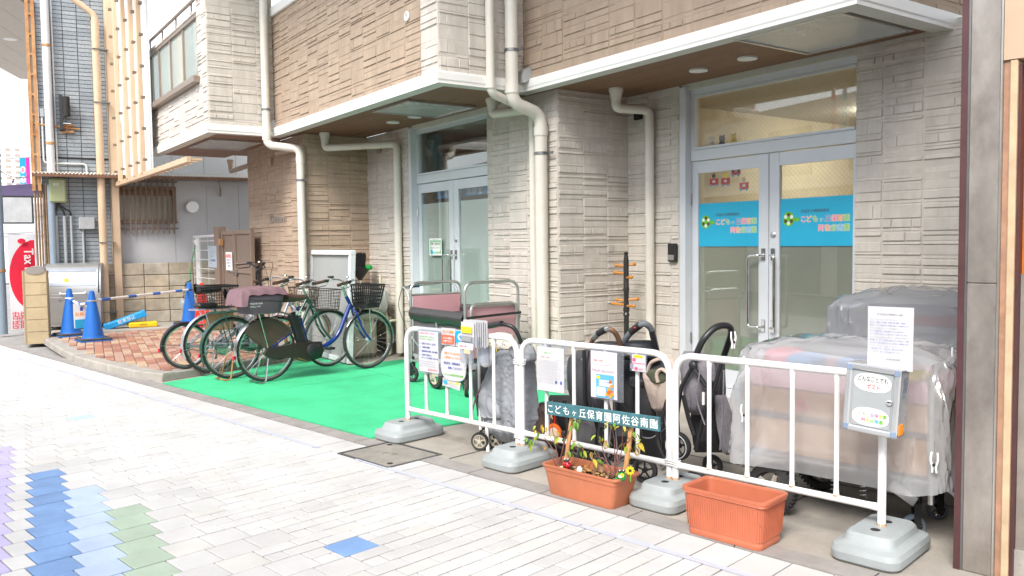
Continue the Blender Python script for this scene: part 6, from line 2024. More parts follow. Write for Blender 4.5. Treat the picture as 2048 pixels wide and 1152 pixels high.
for q, s_ in enumerate(((POST[1] + POST[2]) / 2, (POST[3] + POST[4]) / 2)):
    o = thing("wire_tie", ("white wire ties binding the left pair of barrier posts", "white wire ties binding the right pair of barrier posts")[q], "tie", S(s_, TB, .5), ST)
    for zz in ((.14, -.33) if q == 0 else (-.30,)):
        mb = MB()
        for k in range(3): mb.tube([Vector((p[0], p[1], zz + k * .012 + .004 * sin(i))) for i, p in enumerate(rrect(.085, .046, .02, 4))], .004, 5, 0, closed=True)
        mb.obj("tie_loop", m_white, o)

# ------------------------------------------------------------------ papers, pouches and the letter box on the barriers
m_paper = M("paper_white", (.52, .52, .54), .75, var=.02)
m_pouch = glassy("clear_pouch", (.92, .94, .97), .12, 1.45, op=.22, opcol=(.55, .57, .62))
def sheet(name, lab, px, cat, t=TB - .032, mat=m_paper, items=(), th=.004, extra=None, rot=0.0):
    """px: (x0, y0, x1, y1) left-top and right-bottom corner in the photo"""
    a, b = TP(px[0], px[1], t), TP(px[2], px[3], t)
    w_, h_ = b[0] - a[0], a[1] - b[1]
    c = S((a[0] + b[0]) / 2, t, (a[1] + b[1]) / 2)
    o = thing(name, lab, cat, c, ST)
    if rot: o.rotation_euler = (0, rot, ST)
    mb = MB()
    mb.grid(lambda u, v: Vector(((u - .5) * w_, -th / 2 + .003 * sin(u * 4 + v * 3), (v - .5) * h_)), 4, 5)
    mb.grid(lambda u, v: Vector(((.5 - u) * w_, th / 2 + .003 * sin((1 - u) * 4 + v * 3), (v - .5) * h_)), 4, 5)
    mb.obj("sheet", mat, o)
    if items:
        print_obj("lettering", [(tx, s_ * h_, x * w_, y * h_, c_, al, bo) + ((wd * w_,) if wd else ()) for (tx, s_, x, y, c_, al, bo, wd) in items], frame((0, -th / 2 - .0045, 0), X_), INK, o)
    return o, w_, h_
def patch(o, w_, h_, x, y, sx, sy, mat, dy=-.0055, name="printed_patch", ell=False):
    mb = MB(); F_ = frame((0, dy, 0), X_)
    if ell: mb.poly(ellipse(sx * w_ / 2, sy * h_ / 2, 24, x * w_, y * h_), F_)
    else: mb.poly(rrect(sx * w_, sy * h_, min(sx * w_, sy * h_) * .12, 2, x * w_, y * h_), F_)
    return mb.obj(name, mat, o)
def lines(n, y0, dy, w_, col=GRY, s_=.026, seed=1, x=-.42):
    r_ = random.Random(seed); base = "園では子どもたちの毎日の生活や行事のようすをお知らせしていますどうぞご覧ください見学もできます"
    return [(base[r_.randrange(6):][:r_.randrange(16, 24)], s_, x, y0 - dy * k, col, 'l', .0, w_ * r_.uniform(.8, 1)) for k in range(n)]
# barrier 1
o, w_, h_ = sheet("notice_pouch", "clear pouch with a printed nursery leaflet, leftmost on the left barrier", (834, 651, 884, 752), "document pouch", mat=m_pouch)
mb = MB(); mb.box((-.01 * w_, -.004, -.03 * h_), (w_ * .80, .002, h_ * .86)); mb.obj("leaflet", m_paper, o)
print_obj("lettering", [(a[0], a[1] * h_, a[2] * w_, a[3] * h_, a[4], a[5], a[6], a[7] * w_) for a in
          [("ご自由にお取りください", .045, -.38, .34, PNK, 'l', .02, .62), ("保育園の見学をご希望の方", .035, -.38, .27, GRN, 'l', .02, .62), ("お子様の一時預かり", .035, -.38, .22, GRN, 'l', .02, .6),
           ("一、生後五十七日から、五才児", .045, -.38, .12, BLU, 'l', .03, .66), ("一、保育の時間", .045, -.38, .04, BLU, 'l', .03, .42), ("一、園庭保育の場所、他の施設", .045, -.38, -.04, BLU, 'l', .03, .74), ("一、給食や行事など", .045, -.38, -.12, BLU, 'l', .03, .5), ("くわしくはお問い合わせ", .045, -.32, -.18, BLU, 'l', .03, .7)] + lines(3, -.25, .05, .76, GRY, .03, 4, -.38) + [("電話受付", .04, -.05, -.42, RED, 'l', .02, .4)]],
          frame((0, -.0065, 0), X_), INK, o)
o, w_, h_ = sheet("hands_free_notice", "red and white hands-free nursery card, second paper on the left barrier", (883, 655, 911, 692), "notice",
       items=[("手ぶら登園", .20, 0, .22, ORG, 'c', .03, .78), ])
patch(o, w_, h_, 0, -.16, .94, .52, M("card_coral", (.80, .13, .07), .6))
print_obj("lettering_white", [("手ぶら登園を", .13 * h_, 0, -.13 * h_, W_, 'c', .03, .62 * w_), ("利用できます", .13 * h_, 0, -.31 * h_, W_, 'c', .03, .62 * w_)], frame((0, -.0075, 0), X_), INK, o)
o, w_, h_ = sheet("blue_app_notice", "blue and white app card with a big letter C, third paper on the left barrier", (912, 659, 941, 696), "notice", items=[("連絡アプリ導入", .12, 0, -.42, CYN, 'c', .02, .8)])
patch(o, w_, h_, 0, .08, .96, .72, M("card_sky", (.01, .36, .68), .6))
print_obj("lettering_white", [("Co", .55 * h_, 0, -.10 * h_, W_, 'c', .05, .62 * w_)], frame((0, -.0075, 0), X_), INK, o)
# oval board
a, b = TP(882, 690, TB - .035), TP(933, 766, TB - .035)
ob = thing("oval_notice", "rounded white notice about open places, hung on the left barrier", "notice", S((a[0] + b[0]) / 2, TB - .036, (a[1] + b[1]) / 2), ST)
w_, h_ = b[0] - a[0], a[1] - b[1]
def sup(n, rx, ry, e=.62):
    return [(rx * abs(cos(t)) ** e * (1 if cos(t) > 0 else -1), ry * abs(sin(t)) ** e * (1 if sin(t) > 0 else -1)) for t in [2 * pi * (k + .5) / n for k in range(n)]]
mb = MB(); mb.poly(sup(36, w_ / 2, h_ / 2), frame((0, .002, 0), X_), .005); mb.obj("board", m_paper, ob)
print_obj("lettering", [("園児クラスに空きがあり", .075 * h_, .0, .26 * h_, ORG, 'c', .025, .66 * w_), ("入園可能となっております！", .075 * h_, .02 * w_, .14 * h_, ORG, 'c', .025, .74 * w_), ("現在見学、体験保育を", .08 * h_, -.05 * w_, -.03 * h_, BLU, 'c', .03, .66 * w_), ("募集しております！", .08 * h_, .08 * w_, -.16 * h_, BLU, 'c', .03, .56 * w_), ("こどもヶ丘保育園 阿佐谷南園", .07 * h_, 0, -.36 * h_, GRN, 'c', .03, .78 * w_)], frame((0, -.0045, 0), X_), INK, ob)
o, w_, h_ = sheet("small_info_card", "small white card with a yellow line, under the rounded notice", (885, 757, 921, 779), "card", items=[("お問い合わせ", .22, .12, .08, YEL, 'c', .03, .5), ("メールはこちら", .14, .1, -.2, GRY, 'c', .0, .5)], t=TB - .028, rot=.10)
patch(o, w_, h_, -.32, .05, .22, .5, m_inkcyan, ell=True); patch(o, w_, h_, .36, .28, .14, .28, m_inkyellow)
# leaflet holder bulging from the rail
a, b = TP(928, 650, TB - .05), TP(976, 712, TB - .05)
lh = thing("leaflet_holder", "clear leaflet holder stuffed with white leaflets on the left barrier's rail", "leaflet holder", S((a[0] + b[0]) / 2, TB - .05, (a[1] + b[1]) / 2), ST)
w_, h_ = (b[0] - a[0]), a[1] - b[1]
for q in range(7):
    mb = MB(); mb.box((-.10 * w_ + q * .035 * w_, -.05 + q * .012, .04 + rnd.uniform(-.008, .008)), (w_ * .62, .003, h_ * .92), rz=-.10); mb.obj("leaflet", m_paper, lh)
mb = MB(); mb.box((-.12 * w_, -.057, -.06), (w_ * .66, .002, h_ * .95), rz=-.1); mb.box((.30 * w_, 0, -.06), (.002, .11, h_ * .95)); mb.obj("holder", m_pouch, lh)
for (x, z, sx, sz, mt) in ((-.12, .33, .50, .22, m_inkyellow), (-.12, .02, .46, .18, m_inkgrey), (-.1, -.42, .3, .16, M("card_peach", (.8, .5, .3), .7))):
    mb = MB(); mb.box((x * w_, -.0595, z * h_ + .01), (sx * w_, .001, sz * h_), rz=-.1); mb.obj("printed_patch", mt, lh)
mb = MB(); mb.poly(rrect(w_ * .72, h_ * .22, .01, 3), frame((-.14 * w_, -.062, -.19 * h_), (cos(-.1), sin(-.1), 0))); mb.obj("white_label", m_inkw, lh)
print_obj("lettering", [("ご自由にお取りください", .085 * h_, 0, -.03 * h_, RED, 'c', .03, .66 * w_)], frame((-.14 * w_, -.0635, -.20 * h_), (cos(-.1), sin(-.1), 0)), INK, lh)
c = BP(971, 712, TB + .02)
bg_ = thing("white_bag", "crumpled white plastic bag behind the leaflet holder", "bag", c)
mb = MB(); mb.grid(lambda u, v: Vector((.055 * sin(pi * v) * cos(6.28 * u) * (1 + .15 * sin(12 * u)), .05 * sin(pi * v) * sin(6.28 * u) * (1 + .15 * sin(17 * u + v * 5)), -.075 * cos(pi * v))), 20, 10); mb.obj("bag_film", M("bag_white", (.72, .72, .74), .5, bump=.6, bs=30), bg_)
# barrier 2
o, w_, h_ = sheet("notice_pouch", "clear pouch holding a plain printed letter, left end of the middle barrier", (1073, 686, 1135, 790), "document pouch", mat=m_pouch)
mb = MB(); mb.box((-.03 * w_, -.004, -.02 * h_), (w_ * .88, .002, h_ * .92)); mb.obj("letter", m_paper, o)
print_obj("lettering", [(a_[0], a_[1] * h_, a_[2] * w_, a_[3] * h_, a_[4], a_[5], a_[6], a_[7] * w_) for a_ in [("園だより", .045, -.1, .30, GRN, 'c', .02, .24)] + lines(14, .13, .034, .74, GRY, .020, 9)], frame((0, -.0065, 0), X_), INK, o)
patch(o, w_, h_, -.08, .235, .70, .13, m_inkw, -.0075, "white_label", True)
print_obj("lettering_red", [("ご自由にお取りください", .045 * h_, -.08 * w_, .215 * h_, RED, 'c', .03, .58 * w_)], frame((0, -.009, 0), X_), INK, o)
patch(o, w_, h_, .16, -.27, .05, .06, m_inkblue, -.0075); patch(o, w_, h_, .32, -.27, .05, .06, m_inkblue, -.0075)
o, w_, h_ = sheet("magazine_pouch", "clear pouch with pastel magazine and orange flyer on the middle barrier", (1182, 697, 1248, 806), "document pouch", mat=m_pouch)
mb = MB(); mb.box((-.09 * w_, -.004, -.0 * h_), (w_ * .80, .003, h_ * .93)); mb.obj("magazine", M("magazine_pastel", (.74, .52, .58), .6, col2=(.62, .72, .78), vs=7), o)
patch(o, w_, h_, -.14, .28, .66, .17, m_inkw, -.0085, "white_label", True)
print_obj("lettering", [("ご自由にお取りください", .05 * h_, -.14 * w_, .265 * h_, RED, 'c', .03, .58 * w_), ("NoA factory", .085 * h_, -.10 * w_, .06 * h_, GRY, 'c', .0, .66 * w_)], frame((0, -.0095, 0), X_), INK, o)
mb = MB(); mb.box((-.05 * w_, -.0075, -.22 * h_), (.54 * w_, .002, .46 * h_)); mb.obj("flyer", M("flyer_blue", (.10, .38, .62), .6), o)
patch(o, w_, h_, -.25, -.05, .12, .07, m_inkyellow, -.0095, "printed_patch", True)
patch(o, w_, h_, -.02, -.16, .40, .12, m_inkw, -.0095); patch(o, w_, h_, -.16, -.33, .28, .18, M("flyer_pale", (.55, .66, .75), .6), -.0095)
for q, (x, y) in enumerate(((.13, -.12), (.16, -.20), (.08, -.27), (.15, -.31), (.03, -.37), (.13, -.40), (.07, -.33), (.18, -.36))):
    patch(o, w_, h_, x, y, .10, .07, m_inkorange if q % 3 else M("flyer_red%d" % q, (.7, .12, .02), .6), -.0102 - q * .0002, "printed_flower", True)
print_obj("lettering_small", [("子ども英語", .04 * h_, -.03 * w_, -.15 * h_, BLU, 'c', .02, .3 * w_), ("オータムイベント", .035 * h_, -.03 * w_, -.20 * h_, GRY, 'c', .02, .36 * w_)], frame((0, -.0112, 0), X_), INK, o)
o, w_, h_ = sheet("small_pouch", "small clear pouch with yellow and pink cards near the middle barrier's right corner", (1260, 706, 1294, 746), "document pouch", mat=m_pouch)
mb = MB(); mb.box((.05 * w_, -.004, .0), (w_ * .80, .003, h_ * .92)); mb.obj("card", m_paper, o)
patch(o, w_, h_, .02, .36, .6, .17, m_inkyellow, -.0065, "printed_patch", True); patch(o, w_, h_, -.22, .16, .2, .18, m_inkpink, -.0065); patch(o, w_, h_, .05, -.02, .78, .04, m_inkpink, -.0065); patch(o, w_, h_, -.1, -.32, .22, .2, m_inkpink, -.0065, "printed_patch", True); patch(o, w_, h_, -.36, -.2, .2, .3, M("card_dusk", (.25, .22, .28), .6), -.0065)
print_obj("lettering", [("はじめての方", .10 * h_, .02 * w_, .32 * h_, ORG, 'c', .03, .5 * w_), ("募集中", .08 * h_, .2 * w_, -.36 * h_, PNK, 'c', .03, .28 * w_)], frame((0, -.008, 0), X_), INK, o)

# letter box
a, b = TP(1697, 745, TB - .10), TP(1786, 862, TB - .10)
wL, hL, dL = .222, .285, .085
lb = thing("letter_box", "grey aluminium letter box with two white oval labels on the right barrier post", "letter box", S(POST[5] - .012, TB - .075, .562), ST)
lb.rotation_euler = (0, radians(3.5), ST)
m_boxg = M("box_grey", (.34, .36, .37), .45, var=.05)
m_boxal = M("box_alu_edge", (.66, .67, .68), .3, metal=.7, var=.03)
mb = MB(); mb.box((0, .0, hL / 2), (wL, dL, hL), b=.006); mb.obj("case", m_boxg, lb)
for sx in (-1, 1):
    mb = MB(); mb.box((sx * (wL / 2 - .008), -.004, hL / 2), (.026, dL + .016, hL + .01), b=.006); mb.obj("edge_trim", m_boxal, lb)
for z in (.008, hL - .004):
    mb = MB(); mb.box((0, -.004, z), (wL + .01, dL + .018, .026), b=.006); mb.obj("edge_trim", m_boxal, lb)
for sx in (-1, 1):
    for z in (.012, hL - .010):
        mb = MB(); mb.box((sx * (wL / 2 - .010), -dL / 2 - .011, z), (.026, .006, .026), b=.003); mb.obj("corner_cap", M("corner_cap_blue", (.20, .27, .38), .5), lb)
mb = MB(); mb.box((0, -dL / 2 - .002, hL / 2), (wL - .06, .004, hL - .05)); mb.obj("door", m_boxg, lb)
mb = MB(); mb.lathe([(.012, 0), (.012, .008), (.008, .011), (0, .011)], 14, (.075, -dL / 2 - .003, .145), R=RX); mb.obj("lock", m_chrome, lb)
for z, its in ((.218, [("どんなことでも", .028, 0, .005, K, 'c', .03, .125), ("ポスト", .027, .004, -.028, RED, 'c', .03, .055)]), (.068, None)):
    mb = MB(); mb.poly(sup(30, .078, .040, .8), frame((0, -dL / 2 - .0042, z), X_), .0012); ov = mb.obj("oval_label", m_inkw, lb)
    Fo = frame((0, -dL / 2 - .0062, z), X_)
    if its: print_obj("lettering", its, Fo, INK, ov)
    else:
        cols = (RED, ORG, GRN, CYN, BLU, PNK, YEL, GRN); it = []
        for q, ch in enumerate("こどもヶ丘保育園"): it.append((ch, .018 if ch != 'ヶ' else .013, -.060 + q * .0172, .004, cols[q], 'c', .04))
        for q, ch in enumerate("阿佐谷南園"): it.append((ch, .019, -.028 + q * .0185, -.022, (PNK, YEL, GRN, CYN, GRN)[q], 'c', .04))
        print_obj("lettering", it, Fo, INK, ov)
mb = MB()
for z in (.235, .19): mb.box((wL / 2 + .007, .0, z), (.002, .05, .045), R=Matrix.Rotation(.1, 3, 'X'))
mb.obj("tape", m_pouch, lb)
mb = MB(); mb.box((wL / 2 + .007, -.01, .03), (.003, .05, .045)); mb.obj("price_sticker", m_inkorange, lb)
o, w_, h_ = sheet("post_notice", "white printed notice standing above the grey letter box", (1736, 612, 1826, 744), "notice", t=TB - .06,
      items=[("☆「どんなことでもポスト」とは？", .030, 0, .37, K, 'c', .03, .56)] + [(tx, .024, -.44, .29 - .047 * q, BLU if q % 3 else GRY, 'l', .01, wd) for q, (tx, wd) in enumerate((
      ("ほんとうにどんなことでもかまいません！", .62), ("私たちへの厳しいお言葉、お褒めのお言葉、ご質問、", .78), ("お悩み、どんな内容でもご自由に書いてご投函ください。", .88), ("子どもに関係ないことでも結構です。", .66), ("すべてに真剣な思いで目を通させていただきます。", .74),
      ("そしてお伝えできることはやさしいと思っています。", .84), ("それらの内容は定期的にお便りとして掲示する予定です。", .86), ("誰が書いた？などとは絶対に考えたりしませんし、特定", .86), ("されるような掲示内容にはいたしません。お約束します。", .86), ("だからなんでも書いて投函してください。", .62), ("この園に関わる方、ご近所の方、通りすがりの方、", .74), ("そうでない方、皆さんの声を聞かせてください。", .70)))] + [("こどもヶ丘保育園 阿佐谷南園", .026, .0, -.34, K, 'c', .02, .46)])
mb = MB(); mb.tube([(.0, .006, -h_ / 2 - .05), (.0, .006, -h_ / 2 + .08)], .004, 5); mb.obj("stick", m_inkgreen, o)

# ------------------------------------------------------------------ planters
m_terra = M("terracotta_plastic", (.44, .145, .07), .55, var=.16, vs=4, bump=.15, bs=60)
m_terra2 = M("terracotta_orange", (.50, .145, .075), .5, var=.14, vs=4, bump=.15, bs=60)
m_soil = M("dry_soil", (.09, .055, .035), .95, var=.4, vs=30, bump=1, bs=60)
def planter(name, lab, c, L, D, H, mat, ribs):
    o = thing(name, lab, "planter", c, ST, "terracotta coloured planters by the barriers")
    def ring(k, z, g=0.0, r=.03): return [Vector((p[0], p[1], z)) for p in rrect(L * k + g, D * k + g * 1 , r, 4)]
    kb = .84
    outer = [(kb, 0, 0), (kb + .01, .012, 0), (.93, H * .74, 0), (.935, H * .78, .006), (.95, H * .86, .004), (.955, H * .90, .004), (1.0, H * .92, 0), (1.01, H * .96, 0), (1.0, H, 0), (.94, H, 0), (.92, H * .96, 0), (.86, H * .74, 0)]
    if ribs: outer = [(kb + .02, 0, 0), (kb + .03, .015, 0), (kb + .02, .03, 0), (kb + .03, .035, 0), (.925, H * .86, 0), (.95, H * .88, 0), (.985, H * .89, 0), (.975, H * .905, 0), (.99, H * .92, 0), (.98, H * .935, 0), (1.0, H * .95, 0), (1.0, H, 0), (.92, H, 0), (.90, H * .96, 0), (.86, H * .60, 0)]
    mb = MB(); rs = [ring(k, z, g) for k, z, g in outer]; n = len(rs[0])
    for a, b in zip(rs, rs[1:]): mb.add(a + b, [(i, (i + 1) % n, n + (i + 1) % n, n + i) for i in range(n)], 0, True)
    mb.obj("pot", mat, o)
    mb = MB(); mb.grid(lambda u, v: Vector(((u - .5) * L * .87, (v - .5) * D * .84, H * (.72 if not ribs else .56) + .012 * sin(u * 17) * cos(v * 9) + .008 * sin(u * 41 + v * 23))), 30, 10); mb.obj("soil", m_soil, o)
    if ribs:
        mb = MB(); nr = int(L * .86 / .0115)
        for q in range(nr):
            u = (q + .5) / nr - .5
            for sy in (-1, 1):
                a = Vector((u * L * (kb + .02), sy * D * (kb + .035) / 2, .04)); b = Vector((u * L * .90, sy * D * .93 / 2, H * .84)); mb.tube([a, b], .0028, 4, caps=False)
        for q in range(14):
            u = (q + .5) / 14 - .5
            for sx in (-1, 1): mb.tube([Vector((sx * L * (kb + .035) / 2, u * D * .8, .04)), Vector((sx * L * .93 / 2, u * D * .86, H * .84))], .0028, 4, caps=False)
        tag(mb.obj("rib_lines", mat, o), kind='stuff')
    return o
c1 = S(-2.845, 3.482, .004)
P1 = planter("planter", "low terracotta planter with straggly plants, name board and ornaments", c1, .53, .22, .165, m_terra, False)
c2 = S(-1.965, 3.475, .004)
P2 = planter("planter", "taller ribbed orange planter, empty but for dry soil, before the right barrier", c2, .44, .245, .225, m_terra2, True)
def on1(px, py, t=3.47): return BP(px, py, t)
# name board on two stakes
TSG = 3.475
m_board = M("board_teal", (.045, .145, .17), .7, var=.25, vs=14, bump=.4, bs=40)
m_stake = M("stake_wood", (.55, .29, .12), .7, var=.2, vs=12, stretch=(8, 8, 1.5))
tl, tr_, bl_, br_ = TP(1098, 803, TSG - .02), TP(1323, 835, TSG - .02), TP(1091, 828, TSG - .02), TP(1317, 862, TSG - .02)
cs, cz = (tl[0] + tr_[0] + bl_[0] + br_[0]) / 4, (tl[1] + tr_[1] + bl_[1] + br_[1]) / 4
wS, hS = ((tr_[0] - tl[0]) + (br_[0] - bl_[0])) / 2, ((tl[1] - bl_[1]) + (tr_[1] - br_[1])) / 2
sgb = thing("name_board", "teal painted wooden board with white nursery name on two stakes", "sign", S(cs, TSG - .02, cz), ST)
sgb.rotation_euler = (0, -atan2(tr_[1] - tl[1], tr_[0] - tl[0]), ST)
mb = MB(); mb.box((0, 0, 0), (wS, .016, hS), b=.002); mb.obj("board", m_board, sgb)
it = []
txt = "こどもヶ丘保育園阿佐谷南園"
for q, ch in enumerate(txt):
    x = -wS / 2 + wS * (q + .55) / (len(txt) + .1)
    it.append((ch, hS * (.72 if ch != 'ヶ' else .55), x, -hS * .27, W_, 'c', .026))
print_obj("lettering", it, frame((0, -.0088, 0), X_), INK, sgb)
for sx in (-1, 1):
    mb = MB(); mb.lathe([(.006, 0), (.005, .003), (0, .004)], 8, (sx * (wS / 2 - .018), -.008, hS * .30), R=RX); mb.obj("screw", m_clamp, sgb)
for (px_, py_, px2, py2) in ((1146, 842, 1132, 918), (1265, 862, 1248, 955)):
    a = BP(px_, py_ - 30, TSG) - sgb.location; b = BP(px2, py2, TSG) - sgb.location
    Mi = sgb.rotation_euler.to_matrix().inverted()
    a, b = Mi @ a, Mi @ b
    mb = MB(); d = (b - a)
    mb.box((a + b) / 2 + Vector((0, .004, 0)), (.024, .014, d.length), R=frame((0, 0, 0), Vector((d.z, 0, -d.x)), (0, 1, 0)).to_3x3() @ Matrix(((1, 0, 0), (0, 0, 1), (0, -1, 0))).to_3x3() if False else Matrix.Rotation(atan2(-d.x, -d.z), 3, 'Y'), b=.002); mb.obj("stake", m_stake, sgb)
# straggly plants
m_stem = M("plant_stem", (.16, .06, .045), .7, var=.2)
m_leafs = [M("leaf_%s" % k, c, .5, var=.25, vs=20) for k, c in (("green", (.12, .27, .02)), ("lime", (.30, .38, .03)), ("yellow", (.46, .34, .03)), ("brown", (.30, .17, .05)))]
def leaf_mesh(mi):
    mb = MB()
    def f(u, v):
        wv = sin(pi * (v ** .8)) * .42; x = (u - .5) * wv
        return Vector((x, v, -.25 * v * v + .3 * abs(u - .5) * wv))
    mb.grid(f, 4, 5); return mb.mesh("leaf", m_leafs[mi])
LM = [leaf_mesh(k) for k in range(4)]
def plant(name, lab, base, branches, leaves, seed):
    r_ = random.Random(seed)
    o = thing(name, lab, "plant", base)
    nb = 0
    for br_ in branches:
        pts = [Vector(p) - Vector(base) for p in br_]
        mb = MB(); n = len(pts); mb.tube(fillet(pts, .04, 3), [.0034 * (1 - .6 * k / max(1, len(fillet(pts, .04, 3)) - 1)) for k in range(len(fillet(pts, .04, 3)))], 5); mb.obj("stem", m_stem, o)
    for (p, sz, mi) in leaves:
        for k in range(3 if sz > .03 else 2):
            q = Vector(p) - Vector(base) + Vector((r_.uniform(-.018, .018), r_.uniform(-.018, .018), r_.uniform(-.015, .015)))
            l = link("leaf", LM[mi if r_.random() < .7 else r_.randrange(4)], o, q, (r_.uniform(-1.9, -.3), r_.uniform(-.6, .6), r_.uniform(0, 6.3)))
            s_ = sz * r_.uniform(.7, 1.15); l.scale = (s_, s_, s_)
    return o
def Q(pts, t=3.46): return [BP(x, y, t + (i % 3 - 1) * .012) for i, (x, y) in enumerate(pts)]
bA = BP(1120, 935, 3.48)
def LV(lst, t=3.45):
    r_ = random.Random(5)
    return [(BP(x, y, t + r_.uniform(-.04, .05)), s_, k) for (x, y, s_, k) in lst]
plant("straggly_plant", "sparse leafy twigs at the left end of the planted planter", bA,
      [Q([(1120, 935), (1108, 900), (1085, 870), (1066, 857)]), Q([(1119, 935), (1112, 895), (1103, 850), (1105, 820)]), Q([(1121, 935), (1124, 900), (1130, 875)]), Q([(1118, 935), (1095, 900), (1088, 893)]), Q([(1120, 935), (1110, 885), (1080, 850)]), Q([(1136, 925), (1148, 900), (1155, 888)]), Q([(1118, 930), (1130, 880), (1144, 845), (1150, 838)])],
      LV([(1058, 880, .045, 0), (1062, 888, .04, 1), (1066, 855, .035, 1), (1078, 872, .045, 1), (1088, 853, .04, 2), (1080, 862, .04, 0), (1089, 895, .035, 3), (1105, 832, .03, 3), (1108, 866, .035, 1), (1118, 876, .045, 1), (1130, 875, .04, 0), (1150, 845, .05, 0), (1158, 840, .045, 0), (1149, 858, .045, 0), (1145, 890, .045, 0), (1155, 888, .045, 0), (1162, 905, .04, 1), (1140, 905, .04, 1)]), 3)
bB = BP(1228, 950, 3.48)
plant("straggly_plant", "sparse leafy twigs with yellowing leaves by the right stake", bB,
      [Q([(1228, 952), (1230, 905), (1228, 868), (1218, 850)]), Q([(1229, 952), (1234, 895), (1255, 885), (1270, 868)]), Q([(1226, 952), (1210, 915), (1202, 885), (1196, 872)]), Q([(1218, 950), (1206, 930), (1195, 905)]), Q([(1230, 950), (1244, 900), (1246, 850)]), Q([(1228, 950), (1215, 922), (1190, 912)])],
      LV([(1196, 870, .04, 1), (1213, 880, .045, 1), (1200, 880, .03, 2), (1188, 902, .045, 2), (1194, 918, .05, 2), (1215, 850, .035, 1), (1224, 848, .035, 2), (1243, 852, .045, 2), (1252, 852, .04, 1), (1262, 870, .05, 3), (1276, 866, .05, 3), (1280, 880, .05, 3), (1270, 890, .05, 2), (1258, 898, .04, 2), (1262, 908, .04, 2), (1250, 890, .04, 1)]), 8)
# leaf litter
r_ = random.Random(12)
mlit = [M("litter_%d" % k, c, .8, var=.3, vs=30) for k, c in enumerate(((.55, .36, .14), (.42, .20, .07), (.30, .18, .10), (.62, .48, .28)))]
lit = []
for k in range(4):
    mb = MB(); mb.grid(lambda u, v: Vector(((u - .5) * .9 * sin(pi * min(.95, v + .1)), v - .5, .25 * (u - .5) ** 2 * 4 + .15 * v * v)), 3, 3); lit.append(mb.mesh("dry_leaf", mlit[k]))
for k in range(150):
    u, v = r_.uniform(-.5, .5), r_.uniform(-.5, .5)
    l = link("dry_leaf", lit[r_.randrange(4)], P1, (u * .44, v * .16, .165 * .74 + r_.uniform(.004, .02)), (r_.uniform(-.6, .6), r_.uniform(-.6, .6), r_.uniform(0, 6.3)))
    s_ = r_.uniform(.014, .03); l.scale = (s_, s_, s_)
l = link("dry_leaf", lit[2], P1, (.04, .02, .165), (.6, -.4, 1.2)); l.scale = (.075, .075, .075)
l = link("dry_leaf", lit[1], P1, (.0, -.03, .15), (.3, -.2, 2.2)); l.scale = (.045, .045, .045)
mb = MB(); mb.ball((-.03, -.05, .155), .018, 0, (1, .8, 1.2), 8, 6); wst = mb.obj("white_stone", M("white_pebble", (.75, .75, .73), .7, bump=.5, bs=60), P1)
for k in range(36):
    l = link("dry_leaf", lit[r_.randrange(4)], P2, (r_.uniform(-.17, .17), r_.uniform(-.08, .08), .225 * .56 + .012), (0, 0, r_.uniform(0, 6)))
    s_ = r_.uniform(.006, .012); l.scale = (s_, s_, s_)
# ornaments
c = BP(1134, 930, 3.43)
ldb = thing("ladybird_ornament", "shiny red ladybird ornament with black spots in the planted planter", "ornament", c)
mb = MB(); mb.ball((0, 0, 0), .026, 0, (1.1, .9, .95), 16, 10); mb.obj("shell", M("ladybird_red", (.55, .012, .02), .2, var=.03), ldb)
cdir = (CAM - c).normalized()
mb = MB()
for (dx, dz) in ((-.013, .006), (.008, .012), (.002, -.010), (-.016, -.010), (.016, -.006)):
    n_ = (cdir * 1.0 + CR * dx * 42 + Vector((0, 0, 1)) * dz * 42).normalized(); p = Vector((n_.x * .0285, n_.y * .0235, n_.z * .0247)); mb.ball(p, .0050, 0, (1, 1, 1), 8, 6)
mb.obj("spot", m_black, ldb)
mb = MB(); mb.ball((0, -.004, .024), .014, 0, (1, 1, .9), 12, 8); hd = mb.obj("head", m_black, ldb)
for q in (-1, 1):
    p = Vector((0, -.004, .034)) + CR * q * .008 + cdir * .008; mb = MB(); mb.ball(p, .006, 0, (1, 1, 1), 10, 6); mb.obj("eye", m_inkw, hd); mb = MB(); mb.ball(p + cdir * .0045, .003); mb.obj("pupil", m_ink, hd)
c = BP(1243, 953, 3.43)
frg = thing("frog_ornament", "shiny green frog ornament with yellow flower in the planted planter", "ornament", c)
m_fg = M("frog_green", (.01, .26, .05), .2, var=.05)
mb = MB(); mb.ball((0, 0, 0), .026, 0, (1.05, .9, 1), 16, 10); mb.ball((-.022, -.012, -.014), .011, 0, (1.3, .8, .8), 10, 6); mb.obj("body", m_fg, frg)
for q in (-1, 1):
    p = Vector((0, 0, .030)) + CR * q * .010 + cdir * .004; mb = MB(); mb.ball(p, .0095, 0, (1, 1, 1), 10, 8); mb.obj("eye", m_black, frg)
    mb = MB(); mb.ball(p + cdir * .0075 + Vector((0, 0, .002)), .0042); mb.obj("eye_glint", m_inkw, frg)
mb = MB(); mb.ball(cdir * .021 - CR * .008, .011, 0, (1, 1, .8), 10, 6); mb.obj("belly", m_inkw, frg)
def daisy(nm, par, c_, R_, n_, mat):
    mb = MB(); Fd_ = frame(c_, CR * 1.0, (0, 0, 1))
    for k in range(n_):
        a = 2 * pi * k / n_; mb.poly([(R_ * .66 * cos(a) + p[0] * cos(a) - p[1] * sin(a), R_ * .66 * sin(a) + p[0] * sin(a) + p[1] * cos(a)) for p in ellipse(R_ * .36, R_ * .2, 10)], Fd_, .003)
    return mb.obj(nm, mat, par)
daisy("flower", frg, cdir * .027 + Vector((0, 0, .006)), .012, 8, m_inkyellow)
c = BP(1260, 941, 3.46)
snf = thing("flower_pick", "small yellow sunflower pick with black centre beside the frog", "ornament", c)
